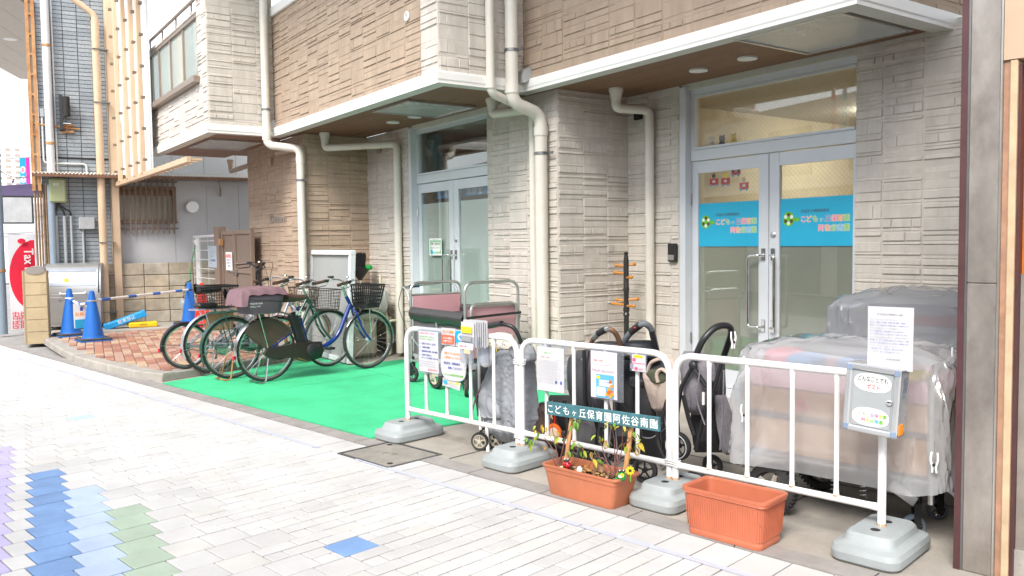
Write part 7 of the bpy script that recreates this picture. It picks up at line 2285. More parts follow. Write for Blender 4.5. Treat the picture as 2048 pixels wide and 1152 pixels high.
daisy("petals", snf, Vector((0, 0, 0)), .024, 9, M("petal_yellow", (.82, .58, .01), .4))
mb = MB(); mb.ball((0, 0, 0), .009, 0, (1, 1, 1), 10, 6); mb.obj("flower_centre", m_black, snf)
mb = MB(); mb.tube([(0, .004, 0), (0, .004, -.06)], .003, 5); mb.obj("stick", m_inkgreen, snf)
# ------------------------------------------------------------------ nursery wagon on the mat
m_alut = M("wagon_tube", (.58, .60, .58), .35, metal=.9, var=.05)
m_pink = M("wagon_pink", (.56, .30, .33), .75, var=.05, vs=3, bump=.2, bs=200)
m_leath = M("wagon_black_vinyl", (.045, .042, .042), .35, var=.15, vs=6, bump=.5, bs=25)
m_wfab = M("wagon_grey_fabric", (.10, .09, .095), .8, var=.12, vs=5)
YN, YF = 3.93, 4.52
xl, xr = PY(822, 640, YN).x, PY(930, 640, YN).x
wg = thing("nursery_wagon", "six-wheeled nursery wagon with pink and black fabric panels and steel hoops", "wagon", ((xl + xr) / 2, (YN + YF) / 2, ZM))
WO = wg.location.copy(); L = xr - xl; hx, hy = L / 2, (YF - YN) / 2
zA = PY(820, 566, YN).z - ZM; zB = PY(930, 566, YN).z - ZM
ztop = .92
zrail = PY(870, 622, YN).z - ZM
def wpart(mb, nm, mt, par=wg): return mb.obj(nm, mt, par)
for sx, zt in ((-1, zA), (1, zB)):
    mb = MB(); mb.tube(fillet([(sx * hx, -hy, .20), (sx * hx, -hy, zt), (sx * hx, hy, zt), (sx * hx, hy, .20)], .10, 6), .0145, 10); wpart(mb, "end_hoop", m_alut)
for sy in (-1, 1):
    mb = MB(); mb.tube([(-hx, sy * hy, .22), (hx, sy * hy, .22)], .0125, 8); mb.tube([(-hx, sy * hy, zrail - .02), (hx, sy * hy, zrail - .02)], .0125, 8)
    mb.tube([(0, sy * hy, .22), (0, sy * hy, zrail - .02)], .0125, 8); mb.tube([(-hx, sy * hy, .46), (-.1, sy * hy, .23)], .010, 8); wpart(mb, "side_rail", m_alut)
    mb = MB(); mb.box((0, sy * (hy - .02), (.30 + zrail) / 2), (L - .04, .012, zrail - .32)); sp = wpart(mb, "side_panel", m_wfab)
    mb = MB()
    mb.grid(lambda u, v: Vector((-hx + .01 + (L - .02) * u, sy * (hy + .004 + .030 * sin(pi * v)), zrail + .015 - .13 * v + .006 * sin(u * 19) * v)), 24, 6); mb.grid(lambda u, v: Vector((-hx + .01 + (L - .02) * u, sy * (hy - .034 * sin(pi * v)), zrail + .015 - .10 * v)), 24, 6); wpart(mb, "padded_rail", m_leath, sp)
for sx, z0, z1 in ((-1, zrail - .06, zrail + .12), (1, .34, zrail + .06)):
    mb = MB(); mb.grid(lambda u, v: Vector((sx * (hx - .005) + .012 * sin(pi * u), -hy + .02 + (2 * hy - .04) * u, z0 + (z1 - z0) * v)), 8, 4); mb.grid(lambda u, v: Vector((sx * (hx - .02) + .012 * sin(pi * u), hy - .02 - (2 * hy - .04) * u, z0 + (z1 - z0) * v)), 8, 4); ep = wpart(mb, "end_panel", m_pink)
    mb = MB(); mb.tube([(sx * hx, -hy, z1 + .01), (sx * hx, hy, z1 + .01)], .012, 8); wpart(mb, "panel_rail", m_alut, ep)
    mb = MB(); mb.box((sx * (hx - .02), 0, (.30 + z0) / 2), (.012, 2 * hy - .04, max(.02, z0 - .30))); wpart(mb, "end_lower_panel", m_wfab)
mb = MB(); mb.tube(fillet([(hx + .03, -hy + .04, .34), (hx + .03, -hy + .04, zrail + .09), (hx + .03, hy - .04, zrail + .09), (hx + .03, hy - .04, .34)], .08, 5), .012, 8); mb.tube([(hx + .04, -hy, zrail - .03), (hx + .04, hy, zrail - .01)], .012, 8, 1); wpart(mb, "gate_frame", [m_alut, m_black])
mb = MB(); mb.box((0, 0, .30), (L - .02, 2 * hy - .02, .02)); wpart(mb, "floor", m_wfab)
mb = MB(); mb.tube(fillet([(-hx, -hy, zrail + .02), (-hx - .10, -hy, zrail + .20), (-hx - .20, -hy, zrail + .20), (-hx - .20, hy, zrail + .24), (-hx - .10, hy, zrail + .2), (-hx, hy, zrail + .02)], .06, 4), .011, 8); ph = wpart(mb, "push_handle", m_alut)
mb = MB(); mb.tube([(-hx - .20, hy * .3, zrail + .235), (-hx - .20, hy * .7, zrail + .24)], .016, 8); mb.tube([(-hx - .20, -hy * .7, zrail + .205), (-hx - .20, -hy * .3, zrail + .21)], .016, 8); wpart(mb, "grip", M("wagon_grip_blue", (.05, .08, .13), .5), ph)
mb = MB(); mb.tube(fillet([(-hx - .18, -hy, zrail + .19), (-hx - .25, -hy - .02, zrail + .02), (-hx - .12, -hy - .03, zrail - .12), (-hx - .01, -hy - .01, .45)], .1, 5), .004, 5); wpart(mb, "brake_cable", m_black, ph)
def caster(par, x, y, r, w_=.03, cover=m_tyre, rimm=None, rz=0.0, fork=True, zt=.20):
    o = bpy.data.objects.new("caster", None); COL.objects.link(o); o.parent = par; o.location = (x, y, r); o.rotation_euler = (0, 0, rz)
    mb = MB(); mb.lathe([(r * .68, -w_ / 2), (r * .94, -w_ / 2), (r, -w_ / 4), (r, w_ / 4), (r * .94, w_ / 2), (r * .68, w_ / 2)], 22, R=RX, caps=False); mb.obj("tyre", cover, o)
    mb = MB(); mb.lathe([(r * .70, -w_ * .42), (r * .70, w_ * .42)], 22, R=RX, caps=False); mb.lathe([(r * .70, -w_ * .36), (r * .58, -w_ * .36)], 22, R=RX, caps=False); mb.lathe([(r * .22, -w_ * .5), (r * .22, w_ * .5)], 12, R=RX)
    for k in range(5):
        a = 2 * pi * k / 5; mb.tube([(r * .15 * cos(a), -w_ * .3, r * .15 * sin(a)), (r * .66 * cos(a), -w_ * .3, r * .66 * sin(a))], r * .08, 5, caps=False)
    mb.obj("rim", rimm or m_grey, o)
    if fork:
        mb = MB()
        for sy in (-1, 1): mb.box((.01, sy * (w_ / 2 + .008), (zt - r) / 2 - .01), (.03, .006, max(.03, zt - r + .02)))
        mb.tube([(.02, 0, zt - r - .02), (.02, 0, zt - r + .06)], .014, 8); mb.obj("fork", m_black, o)
    return o
m_cream_rim = M("caster_cream_rim", (.50, .46, .36), .5, var=.06)
for sx in (-1, 1):
    for sy in (-1, 1): caster(wg, sx * hx, sy * hy, .085, .03, m_tyre, m_cream_rim if sx > 0 else m_clamp, rz=(.3 if sx < 0 else -.5))
for sy in (-1, 1): caster(wg, -.02, sy * (hy + .01), .13, .04, m_tyre, m_cream_rim, fork=False)
mb = MB(); mb.tube([(-.02, -hy, .13), (-.02, hy, .13)], .01, 8); wpart(mb, "axle", m_clamp)

# ------------------------------------------------------------------ coat stand by the wall
YC_ = 5.42
c = PY(1253, 690, YC_)
cs_ = thing("coat_stand", "dark turned wooden coat stand with orange pegs against the white wall", "coat stand", (c.x, YC_, .0))
zt = PY(1253, 503, YC_).z
m_dkw = M("stand_dark_wood", (.028, .026, .024), .3, var=.2)
m_peg = M("peg_orange_wood", (.55, .22, .03), .35, var=.12)
prof = [(.025, .05), (.025, zt - .62), (.033, zt - .60), (.024, zt - .58), (.033, zt - .56), (.025, zt - .52), (.025, zt - .38), (.032, zt - .36), (.026, zt - .34), (.026, zt - .10), (.022, zt - .05), (.016, zt - .03), (.024, zt - .012), (0, zt)]
mb = MB(); mb.lathe(prof, 14); mb.obj("pole", m_dkw, cs_)
for k in range(4):
    a = k * pi / 2 + .6; mb = MB(); mb.tube(fillet([(0, 0, .25), (.14 * cos(a), .14 * sin(a), .22), (.22 * cos(a), .22 * sin(a), .02)], .08, 4), .016, 8); mb.obj("leg", m_dkw, cs_)
for (dx, dz, k) in ((-.11, zt - .13, 0), (-.13, zt - .20, 0), (.13, zt - .24, 0), (.06, zt - .12, 1), (-.10, zt - .46, 0), (-.17, zt - .50, 0), (.17, zt - .51, 0), (.10, zt - .45, 1)):
    p = Vector((dx * .85, -.04 if k == 0 else .06, dz + .0)); mb = MB(); mb.tube([(0, 0, dz - .01), p], [.011, .013], 8); mb.ball(p, .020, 0, (1, 1, 1), 10, 6); mb.obj("peg", m_peg, cs_)

# ------------------------------------------------------------------ folded strollers crowded behind the barrier
m_sblk = M("stroller_black_fabric", (.030, .030, .034), .6, var=.2, vs=6, bump=.4, bs=150)
m_sgry = M("stroller_charcoal", (.075, .073, .08), .75, var=.15, vs=5, bump=.4, bs=150)
m_slgt = M("stroller_grey_melange", (.19, .18, .20), .85, var=.18, vs=60)
m_stub = M("stroller_tube", (.020, .020, .022), .35, var=.1)
m_sbrn = M("handle_brown_leather", (.20, .105, .06), .5, var=.1)
m_sgrip = M("handle_grey_foam", (.13, .145, .16), .7, var=.08)
m_poly = M("canopy_cream", (.66, .62, .55), .8, var=.05)
def stroller(name, lab, px0, py0, t):
    b = BP(px0, py0, t); b.z = 0.0
    return thing(name, lab, "stroller", b, 0, "folded strollers behind the barriers")
def prt(o, mb, nm, mt, par=None):
    mb.v = [v - o.location for v in mb.v]; return mb.obj(nm, mt, par or o)
def swheel(o, px, py, t, r, ring=None, w_=.03, rz=0.0, nm="wheel"):
    c = BP(px, py, t) - o.location; c.z = r + .0
    e = bpy.data.objects.new(nm, None); COL.objects.link(e); e.parent = o; e.location = c; e.rotation_euler = (0, 0, ST + rz)
    mb = MB(); mb.lathe([(r * .74, -w_ / 2), (r * .95, -w_ / 2), (r, -w_ / 4), (r, w_ / 4), (r * .95, w_ / 2), (r * .74, w_ / 2)], 24, R=RX, caps=False); mb.obj("tyre", m_tyre, e)
    mb = MB(); mb.lathe([(r * .74, -w_ * .45), (r * .66, -w_ * .5), (r * .66, w_ * .5), (r * .74, w_ * .45)], 24, R=RX, caps=False); mb.lathe([(r * .2, -w_ * .5), (r * .2, w_ * .5)], 12, R=RX)
    for k in range(5):
        a = 2 * pi * k / 5 + .3; mb.tube([(r * .15 * cos(a), -w_ * .2, r * .15 * sin(a)), (r * .70 * cos(a), -w_ * .2, r * .70 * sin(a))], r * .075, 5, caps=False)
    mb.obj("rim", ring or m_black, e)
    return e
def B2(px, py, t): return BP(px, py, t)
# A: polka-dot canopy, coat hung over it
t = 4.02
A_ = stroller("stroller", "stroller with dotted cream canopy under a grey quilted coat", 1010, 890, t)
mb = MB(); tubes(mb, [B2(958, 668, t + .06), B2(968, 652, t), B2(1000, 648, t - .05), B2(1028, 652, t - .02), B2(1043, 685, t + .02), B2(1050, 720, t + .04)], .015, .06, 10); h = prt(A_, mb, "handle", m_stub)
mb = MB(); mb.tube([B2(978, 652, t - .02), B2(1004, 647, t - .05)], .020, 10); prt(A_, mb, "grip", m_black, h)
mb = MB(); mb.tube([B2(1040, 690, t + .1), B2(1052, 760, t + .1), B2(1000, 870, t)], .011, 8); mb.tube([B2(962, 680, t + .1), B2(955, 760, t + .1), B2(975, 880, t - .1)], .011, 8); prt(A_, mb, "frame_tube", m_alut)
mb = MB(); shell(mb, [(664, 996, 1010), (670, 985, 1024), (685, 978, 1030), (702, 972, 1034)], t, .10, 16, 3); cn_ = prt(A_, mb, "canopy", m_poly)
mb = MB(); r_ = random.Random(2)
for k in range(34):
    x, y = r_.uniform(981, 1026), r_.uniform(672, 700)
    u = (x - 978) / 52; e = (max(0, 4 * u * (1 - u))) ** .5
    p = BP(x, y, t) - SV * (.108 * e); mb.ball(p, .0055, k % 2, (1, .5, 1.2), 6, 4)
prt(A_, mb, "canopy_dot", [m_inkgrey, m_inkyellow], cn_)
mb = MB(); shell(mb, [(702, 970, 1036), (720, 960, 1040), (760, 948, 1035), (800, 955, 1030), (850, 965, 1030)], t + .06, .10, 14, 3, .01, 4); prt(A_, mb, "seat", m_sgry)
mb = MB(); mb.tube([B2(957, 700, t - .05), B2(961, 860, t - .12)], .011, 8); mb.tube([B2(972, 820, t - .15), B2(976, 905, t - .2)], .012, 8); prt(A_, mb, "front_tube", m_white)
for zz in (790, 820): 
    mb = MB(); mb.tube([B2(958.5, zz, t - .09), B2(959, zz + 12, t - .09)], .016, 8); prt(A_, mb, "tube_clip", m_black)
for (x, y, tt) in ((960, 898, 3.80), (975, 890, 3.95), (993, 900, 3.90)): swheel(A_, x, y, tt, .062, m_cream_rim, .03, .5)
mb = MB(); mb.tube(fillet([B2(968, 760, t - .1), B2(950, 800, t - .12), B2(944, 825, t - .12)], .03, 4), .010, 6, flat=.3); prt(A_, mb, "pink_strap", m_pink)
# grey quilted coat
m_coat = M("coat_grey_blue", (.25, .265, .29), .55, var=.10, vs=5, bump=1.0, bs=24)
ct = thing("quilted_coat", "grey quilted coat with hood draped over the stroller behind the barrier", "coat", BP(1030, 790, 3.86))
mb = MB()
shell(mb, [(700, 1000, 1062), (712, 988, 1070), (730, 982, 1072), (755, 972, 1073), (785, 962, 1074), (812, 961, 1077), (838, 972, 1080), (862, 986, 1074), (886, 1000, 1062)], 3.93, .105, 84, 14, .010, 3, .5, 0, .55)
def quilt(v):
    p = Vector((v.dot(SU), v.z * .8, 3.1))
    w = p + Vector((noise.noise(p * 9), noise.noise(p * 9 + Vector((5, 2, 1))), 0)) * .03
    return .012 * abs(noise.noise(w * 26)) + .009 * abs(noise.noise(w * 55)) + .026 * noise.noise(Vector((w.x * 9, w.y * 2.5, 7)))
mb.v = [v - SV * quilt(v) for v in mb.v]
prt(ct, mb, "coat_body", m_coat)
mb = MB(); shell(mb, [(688, 1038, 1058), (694, 1030, 1067), (706, 1030, 1073), (718, 1036, 1074), (724, 1050, 1072)], 3.88, .08, 20, 4, .008, 6); mb.v = [v - SV * quilt(v) for v in mb.v]; prt(ct, mb, "hood", m_coat)
mb = MB(); shell(mb, [(770, 966, 985), (800, 960, 1000), (830, 965, 1012), (838, 985, 1008)], 3.86, .05, 16, 4, .008, 9); mb.v = [v - SV * quilt(v) for v in mb.v]; prt(ct, mb, "sleeve", m_coat)
# B: brown leather handle, charcoal hood
t = 4.16
Bs = stroller("stroller", "stroller with brown leather handle and charcoal hood behind the magazine pouch", 1190, 940, t)
mb = MB(); tubes(mb, [B2(1176, 705, t + .1), B2(1184, 680, t + .06), B2(1200, 664, t), B2(1222, 656, t), B2(1236, 672, t + .06), B2(1240, 692, t + .1)], .0165, .05, 10); h = prt(Bs, mb, "handle", m_sbrn)
mb = MB(); mb.tube([B2(1196, 667, t), B2(1212, 658.5, t)], .021, 10); prt(Bs, mb, "grip", m_black, h)
mb = MB(); mb.tube([B2(1188, 675, t + .02), B2(1196, 667.5, t)], .020, 10); prt(Bs, mb, "grip_collar", m_alut, h)
mb = MB(); mb.tube([B2(1212, 658.5, t), B2(1220, 656.5, t)], .020, 10); prt(Bs, mb, "grip_collar", m_alut, h)
mb = MB(); shell(mb, [(682, 1200, 1226), (688, 1185, 1244), (700, 1176, 1256), (716, 1170, 1262)], t + .12, .14, 16, 3); prt(Bs, mb, "canopy", m_sgry)
mb = MB(); shell(mb, [(700, 1156, 1178), (715, 1146, 1205), (740, 1141, 1216), (775, 1143, 1216), (800, 1152, 1212), (825, 1170, 1208)], t + .02, .13, 18, 4, .006, 5); hd_ = prt(Bs, mb, "hood", M("hood_charcoal", (.065, .065, .072), .45, var=.12, vs=4))
mb = MB(); mb.tube([B2(x, y, t - .13 + .0) for x, y in ((1178, 702), (1174, 740), (1176, 780), (1186, 815))], .006, 5); prt(Bs, mb, "hood_seam", m_black, hd_)
mb = MB(); tubes(mb, [B2(1168, 700, t - .12), B2(1170, 800, t - .12), B2(1182, 930, t - .1)], .012, .05); tubes(mb, [B2(1240, 700, t), B2(1232, 820, t - .05), B2(1200, 935, t - .1)], .012, .05); prt(Bs, mb, "frame_tube", m_stub)
mb = MB(); shell(mb, [(790, 1100, 1215), (830, 1085, 1225), (880, 1090, 1230), (930, 1105, 1225), (948, 1120, 1215)], t + .16, .14, 16, 3, .012, 8); prt(Bs, mb, "seat", m_sblk)
for (x, tt, r) in ((1180, 3.92, .085), (1216, 4.15, .085), (1150, 4.3, .085)): swheel(Bs, x, 940, tt, r, m_black, .03, .2)
# C: grey foam handle, black canopy
t = 4.30
Cs = stroller("stroller", "stroller with grey foam handle and black canopy carrying the beige quilted bag", 1300, 930, t)
mb = MB(); tubes(mb, [B2(1238, 712, t + .02), B2(1246, 684, t), B2(1266, 660, t - .03), B2(1288, 645, t - .03), B2(1302, 655, t + .02), B2(1308, 678, t + .06), B2(1314, 706, t + .1)], .020, .05, 10); h = prt(Cs, mb, "handle", m_sgrip)
mb = MB(); mb.tube([B2(1262, 663.5, t - .03), B2(1280, 650, t - .03)], .024, 10); prt(Cs, mb, "grip", m_black, h)
mb = MB(); mb.ball(B2(1270, 656, t - .056), .007, 0); prt(Cs, mb, "red_button", m_refl, h)
mb = MB(); mb.tube([B2(1303, 662, t + .02), B2(1313, 705, t + .08)], .018, 8); prt(Cs, mb, "handle_arm", m_stub)
mb = MB(); shell(mb, [(680, 1262, 1298), (686, 1250, 1310), (698, 1246, 1316), (720, 1246, 1320)], t + .12, .15, 16, 3); prt(Cs, mb, "canopy", M("canopy_navy_black", (.022, .026, .036), .6, var=.1))
mb = MB(); shell(mb, [(715, 1228, 1330), (760, 1225, 1340), (820, 1226, 1345), (890, 1232, 1345), (935, 1245, 1335)], t + .20, .10, 16, 3, .012, 11); prt(Cs, mb, "seat", m_sblk)
mb = MB(); tubes(mb, [B2(1262, 758, t - .15), B2(1286, 756, t - .15), B2(1300, 790, t - .15), B2(1316, 860, t - .14), B2(1322, 930, t - .12)], .014, .04); tubes(mb, [B2(1268, 765, t - .1), B2(1262, 850, t - .12), B2(1275, 940, t - .1)], .012, .04); prt(Cs, mb, "frame_tube", m_stub)
mb = MB(); shell(mb, [(757, 1262, 1288), (764, 1258, 1292), (776, 1262, 1290)], t - .18, .035, 10, 3); prt(Cs, mb, "fold_hinge", m_black)
swheel(Cs, 1290, 945, 3.92, .075, m_black, .03, .3); swheel(Cs, 1262, 945, 4.2, .075, m_black); swheel(Cs, 1335, 940, 4.35, .075, m_black)
# D: black loop handle, crossed legs
t = 4.10
Ds = stroller("stroller", "folded stroller with tall black loop handle and crossed legs beside the plastic cover", 1395, 920, t)
mb = MB(); tubes(mb, [B2(1394, 706, t - .1), B2(1406, 678, t - .1), B2(1432, 652, t - .03), B2(1458, 650, t + .05), B2(1464, 664, t + .12), B2(1452, 700, t + .18), B2(1444, 722, t + .2)], .0185, .05, 10); h = prt(Ds, mb, "handle", m_stub)
mb = MB(); mb.tube([B2(1394, 706, t - .1), B2(1386, 728, t - .11)], .017, 8); mb.ball(B2(1386, 731, t - .12), .028, 0, (1, .7, 1), 12, 8); prt(Ds, mb, "handle_hinge", m_black, h)
for pts in ([(1386, 731), (1362, 775), (1354, 830), (1357, 885)], [(1388, 735), (1414, 775), (1424, 768)], [(1424, 762), (1408, 830), (1391, 900)], [(1366, 790), (1378, 840), (1388, 870)], [(1444, 722), (1425, 790), (1405, 880)]):
    mb = MB(); tubes(mb, [B2(x, y, t - .12) for x, y in pts], .0125, .03); prt(Ds, mb, "leg", m_stub)
mb = MB(); shell(mb, [(702, 1368, 1405), (730, 1364, 1430), (765, 1366, 1432), (800, 1375, 1425), (830, 1385, 1412)], t, .09, 16, 4, .006, 13); prt(Ds, mb, "seat_back", m_slgt)
mb = MB(); shell(mb, [(725, 1395, 1450), (780, 1388, 1452), (850, 1384, 1450), (905, 1390, 1446)], t + .12, .08, 14, 3, .01, 15); prt(Ds, mb, "seat_cover", m_sblk)
mb = MB(); shell(mb, [(790, 1430, 1452), (840, 1434, 1468), (890, 1444, 1470), (910, 1452, 1466)], t + .02, .05, 12, 3, .006, 17); prt(Ds, mb, "seat_flap", m_slgt)
mb = MB()
c_ = B2(1407, 797, t - .135); mb.box(c_, (.014, .008, .07), rz=ST); prt(Ds, mb, "warning_label", m_inkw)
e = swheel(Ds, 1356, 892, t - .12, .082, m_black, .035)
e.location.z = (BP(1356, 892, t - .12)).z
mb = MB(); mb.tube([(.068 * cos(a * pi / 12), -.022, .068 * sin(a * pi / 12)) for a in range(24)], .003, 5, 0, closed=True); mb.obj("white_ring", m_white, e)
for (x, tt) in ((1392, 3.95), (1425, 4.3)): swheel(Ds, x, 910, tt, .065, m_black)
# grey piping, buckles and straps over the dark fabric
for o_, lst in ((Bs, ([(1105, 800), (1098, 850), (1104, 925)], [(1216, 790), (1222, 850), (1214, 940)], [(1150, 800), (1160, 870), (1150, 945)], [(1120, 935), (1170, 900), (1225, 925)])), (Cs, ([(1232, 722), (1228, 800), (1236, 930)], [(1328, 830), (1338, 880), (1330, 935)], [(1250, 860), (1300, 880), (1340, 850)], [(1240, 700), (1262, 712), (1300, 706)], [(1225, 935), (1265, 905), (1320, 930)])), (Ds, ([(1400, 740), (1392, 800), (1410, 850)], [(1448, 740), (1446, 820), (1440, 900)]))):
    for pts in lst:
        mb = MB(); tubes(mb, [B2(x, y, 3.93 if o_ is not Ds else 3.96) for x, y in pts], .0045, .05, 6); prt(o_, mb, "piping", m_slgt)
for o_, pts, r in ((Bs, [(1128, 800), (1138, 870), (1120, 950)], .012), (Bs, [(1206, 815), (1196, 880), (1226, 945)], .012), (Cs, [(1245, 800), (1282, 860), (1272, 945)], .012), (Cs, [(1334, 800), (1312, 880), (1340, 945)], .011), (Bs, [(1092, 880), (1140, 905), (1190, 940)], .010)):
    mb = MB(); tubes(mb, [B2(x, y, 3.90) for x, y in pts], r, .05, 8); prt(o_, mb, "frame_tube", m_stub)
for o_, x, y in ((Bs, 1128, 868), (Bs, 1206, 850), (Cs, 1276, 850), (Cs, 1322, 850)):
    mb = MB(); mb.box(B2(x, y, 3.89), (.035, .03, .04), rz=ST, b=.008); prt(o_, mb, "joint_cap", m_black)
mb = MB(); shell(mb, [(832, 1236, 1262), (850, 1232, 1268), (880, 1236, 1264)], 3.97, .04, 12, 3, .006, 31); prt(Cs, mb, "storage_pouch", m_sgry)
mb = MB(); shell(mb, [(835, 1150, 1186), (860, 1146, 1192), (900, 1152, 1188)], 3.97, .05, 12, 3, .006, 33); prt(Bs, mb, "storage_pouch", m_sgry)
# beige quilted bag, orange pouch, black bundle
m_qb = M("bag_beige", (.50, .40, .34), .85, var=.05, vs=5, bump=.8, bs=40)
t = 4.07
qb = thing("quilted_bag", "beige quilted shoulder bag with olive lining hung on a stroller", "bag", BP(1325, 780, t))
def qshift(mb): mb.v = [v - SV * .005 * abs(sin(v.dot(SU) * 75 + v.z * 75)) * abs(sin(v.dot(SU) * 75 - v.z * 75)) for v in mb.v]; return mb
mb = MB(); shell(mb, [(744, 1285, 1352), (760, 1290, 1360), (785, 1297, 1362), (808, 1305, 1358), (822, 1312, 1345)], t, .07, 22, 5, .004, 19); prt(qb, qshift(mb), "bag_body", m_qb)
mb = MB(); shell(mb, [(738, 1294, 1340), (748, 1292, 1345), (762, 1302, 1338), (768, 1312, 1328)], t - .05, .03, 14, 3); prt(qb, mb, "lining", M("lining_olive", (.075, .085, .05), .8))
for q, pts in enumerate(([(1294, 745), (1300, 725), (1322, 716), (1342, 728), (1350, 752)], [(1316, 765), (1312, 748), (1322, 736), (1338, 748), (1342, 770)])):
    mb = MB(); tubes(mb, [B2(x, y, t - .06 - .03 * q) for x, y in pts], .011, .03, 6); prt(qb, mb, "strap", m_qb)
mb = MB(); shell(mb, [(720, 1318, 1336), (716, 1325, 1346), (735, 1338, 1356), (760, 1350, 1362)], t + .02, .03, 8, 3); prt(qb, mb, "bag_flap", m_qb)
t = 3.93
op = thing("orange_pouch", "orange-rimmed beige round pouch hanging behind the planter", "pouch", BP(1109, 868, t))
mb = MB(); c_ = BP(1109, 868, t); mb.tube([c_ + SU * .052 * cos(a * pi / 12) + Vector((0, 0, .055 * sin(a * pi / 12))) for a in range(24)], .014, 8, 0, closed=True); prt(op, mb, "rim", M("pouch_orange", (.72, .13, .01), .6))
mb = MB(); mb.ball(c_, .05, 0, (1, .4, 1), 14, 8); prt(op, mb, "face", M("pouch_beige", (.55, .42, .32), .8))
mb = MB(); mb.tube([c_ + Vector((0, 0, .06)), c_ + Vector((-.02, .03, .20))], .004, 5); prt(op, mb, "cord", m_refl)
bk = thing("dark_bundle", "dark brown and black folded cloth bundle between the coat and the name board", "bundle", BP(1090, 860, 4.0))
mb = MB(); shell(mb, [(805, 1082, 1098), (825, 1076, 1112), (860, 1074, 1120), (900, 1080, 1125), (915, 1086, 1118)], 4.0, .08, 14, 3, .014, 21); prt(bk, mb, "cloth", M("bundle_brown", (.055, .035, .03), .85, var=.2))

# ------------------------------------------------------------------ covered wagons on the right
m_film = glassy("clear_film", (.93, .94, .96), .10, 1.5, op=.52, opcol=(.66, .67, .69), bump=.5, bs=3.5, boost=1.5, transl=.3)
m_film2 = glassy("grey_film", (.80, .82, .85), .12, 1.5, op=.72, opcol=(.33, .345, .37), bump=.5, bs=3.5, boost=1.5, transl=.3)
m_tanb = M("wagon_tan_board", (.50, .26, .09), .6, var=.12, vs=4)
t0, t1 = 3.90, 4.50
s0, s1 = TP(1462, 860, t0)[0], TP(1880, 860, t0)[0]
zt1 = TP(1640, 700, t0)[1]
w1 = thing("covered_wagon", "nursery wagon under a clear plastic sheet behind the letter box", "wagon", S((s0 + s1) / 2, (t0 + t1) / 2, 0), ST)
Lw, Dw = s1 - s0 - .05, t1 - t0 - .04
mb = MB(); mb.box((0, 0, .32), (Lw - .06, Dw - .06, .03)); mb.obj("floor", m_wfab, w1)
for sy in (-1, 1):
    mb = MB(); mb.box((0, sy * (Dw / 2 - .03), .40), (Lw - .08, .02, .16)); mb.obj("lower_board", m_tanb, w1)
    mb = MB(); mb.box((0, sy * (Dw / 2 - .03), .58), (Lw - .08, .02, .12)); mb.obj("upper_board", m_tanb, w1)
    mb = MB(); mb.box((0, sy * (Dw / 2 - .03), .70), (Lw - .08, .02, .10)); mb.obj("side_cloth", m_pink, w1)
for sx in (-1, 1):
    mb = MB(); mb.tube(fillet([(sx * (Lw / 2 - .02), -Dw / 2 + .02, .2), (sx * (Lw / 2 - .02), -Dw / 2 + .02, zt1 - .06), (sx * (Lw / 2 - .02), Dw / 2 - .02, zt1 - .06), (sx * (Lw / 2 - .02), Dw / 2 - .02, .2)], .08, 5), .014, 8); mb.obj("end_hoop", m_alut, w1)
    mb = MB(); mb.box((sx * (Lw / 2 - .03), 0, .50), (.02, Dw - .1, .36)); mb.obj("end_board", m_tanb, w1)
mb = MB(); mb.tube([(-Lw / 2, -Dw / 2, .30), (Lw / 2, -Dw / 2, .30)], .014, 8); mb.tube([(-Lw / 2, Dw / 2, .30), (Lw / 2, Dw / 2, .30)], .014, 8); mb.obj("base_rail", m_clamp, w1)
for q, (x, z, col) in enumerate(((-.22, .76, (.10, .30, .60)), (-.34, .78, (.75, .10, .15)), (.05, .77, (.10, .20, .45)), (.30, .72, (.6, .45, .1)))):
    mb = MB(); mb.box((x, -.05, z), (.14, .22, .08), b=.02); mb.obj("toy_bag", M("toy_bag_%d" % q, col, .7), w1)
mb = MB(); c_ = TP(1600, 812, t0)[0] - (s0 + s1) / 2; z_ = TP(1600, 812, t0)[1]
mb.tube([(c_ + .03 * cos(a * pi / 8), -Dw / 2 - .008, z_ + .018 * sin(a * pi / 8)) for a in range(16)], .005, 5, 0, closed=True); mb.obj("pink_ring", m_inkpink, w1)
def wwheel(x, y, r, w_, rimm, rz=0.0, tread=True):
    e = bpy.data.objects.new("wheel", None); COL.objects.link(e); e.parent = w1; e.location = (x, y, r); e.rotation_euler = (0, 0, rz)
    mb = MB(); mb.lathe([(r * .70, -w_ / 2), (r * .93, -w_ / 2), (r * .98, -w_ / 4), (r * .98, w_ / 4), (r * .93, w_ / 2), (r * .70, w_ / 2)], 30, R=RX, caps=False)
    if tread:
        for k in range(36):
            a = 2 * pi * k / 36; mb.box((r * .975 * cos(a), 0, r * .975 * sin(a)), (r * .09, w_ * 1.02, r * .09), R=Matrix.Rotation(-a, 3, 'Y'))
    mb.obj("tyre", m_tyre, e)
    mb = MB(); mb.lathe([(r * .72, -w_ * .4), (r * .62, -w_ * .46), (r * .60, -w_ * .2)], 30, R=RX, caps=False); mb.lathe([(r * .2, -w_ * .5), (r * .2, w_ * .5)], 12, R=RX)
    for k in range(5):
        a = 2 * pi * k / 5; mb.tube([(0, -w_ * .3, 0), (r * .64 * cos(a), -w_ * .3, r * .64 * sin(a))], [r * .13, r * .09], 6, caps=False)
    mb.obj("rim", rimm, e)
m_wrim = M("wheel_rim_taupe", (.33, .29, .25), .5)
xw = TP(1545, 1000, t0 + .02)[0] - (s0 + s1) / 2
wwheel(xw, -Dw / 2 + .0, .128, .05, m_wrim); wwheel(xw, Dw / 2, .128, .05, m_wrim)
xc_ = TP(1825, 1040, t0 + .2)[0] - (s0 + s1) / 2
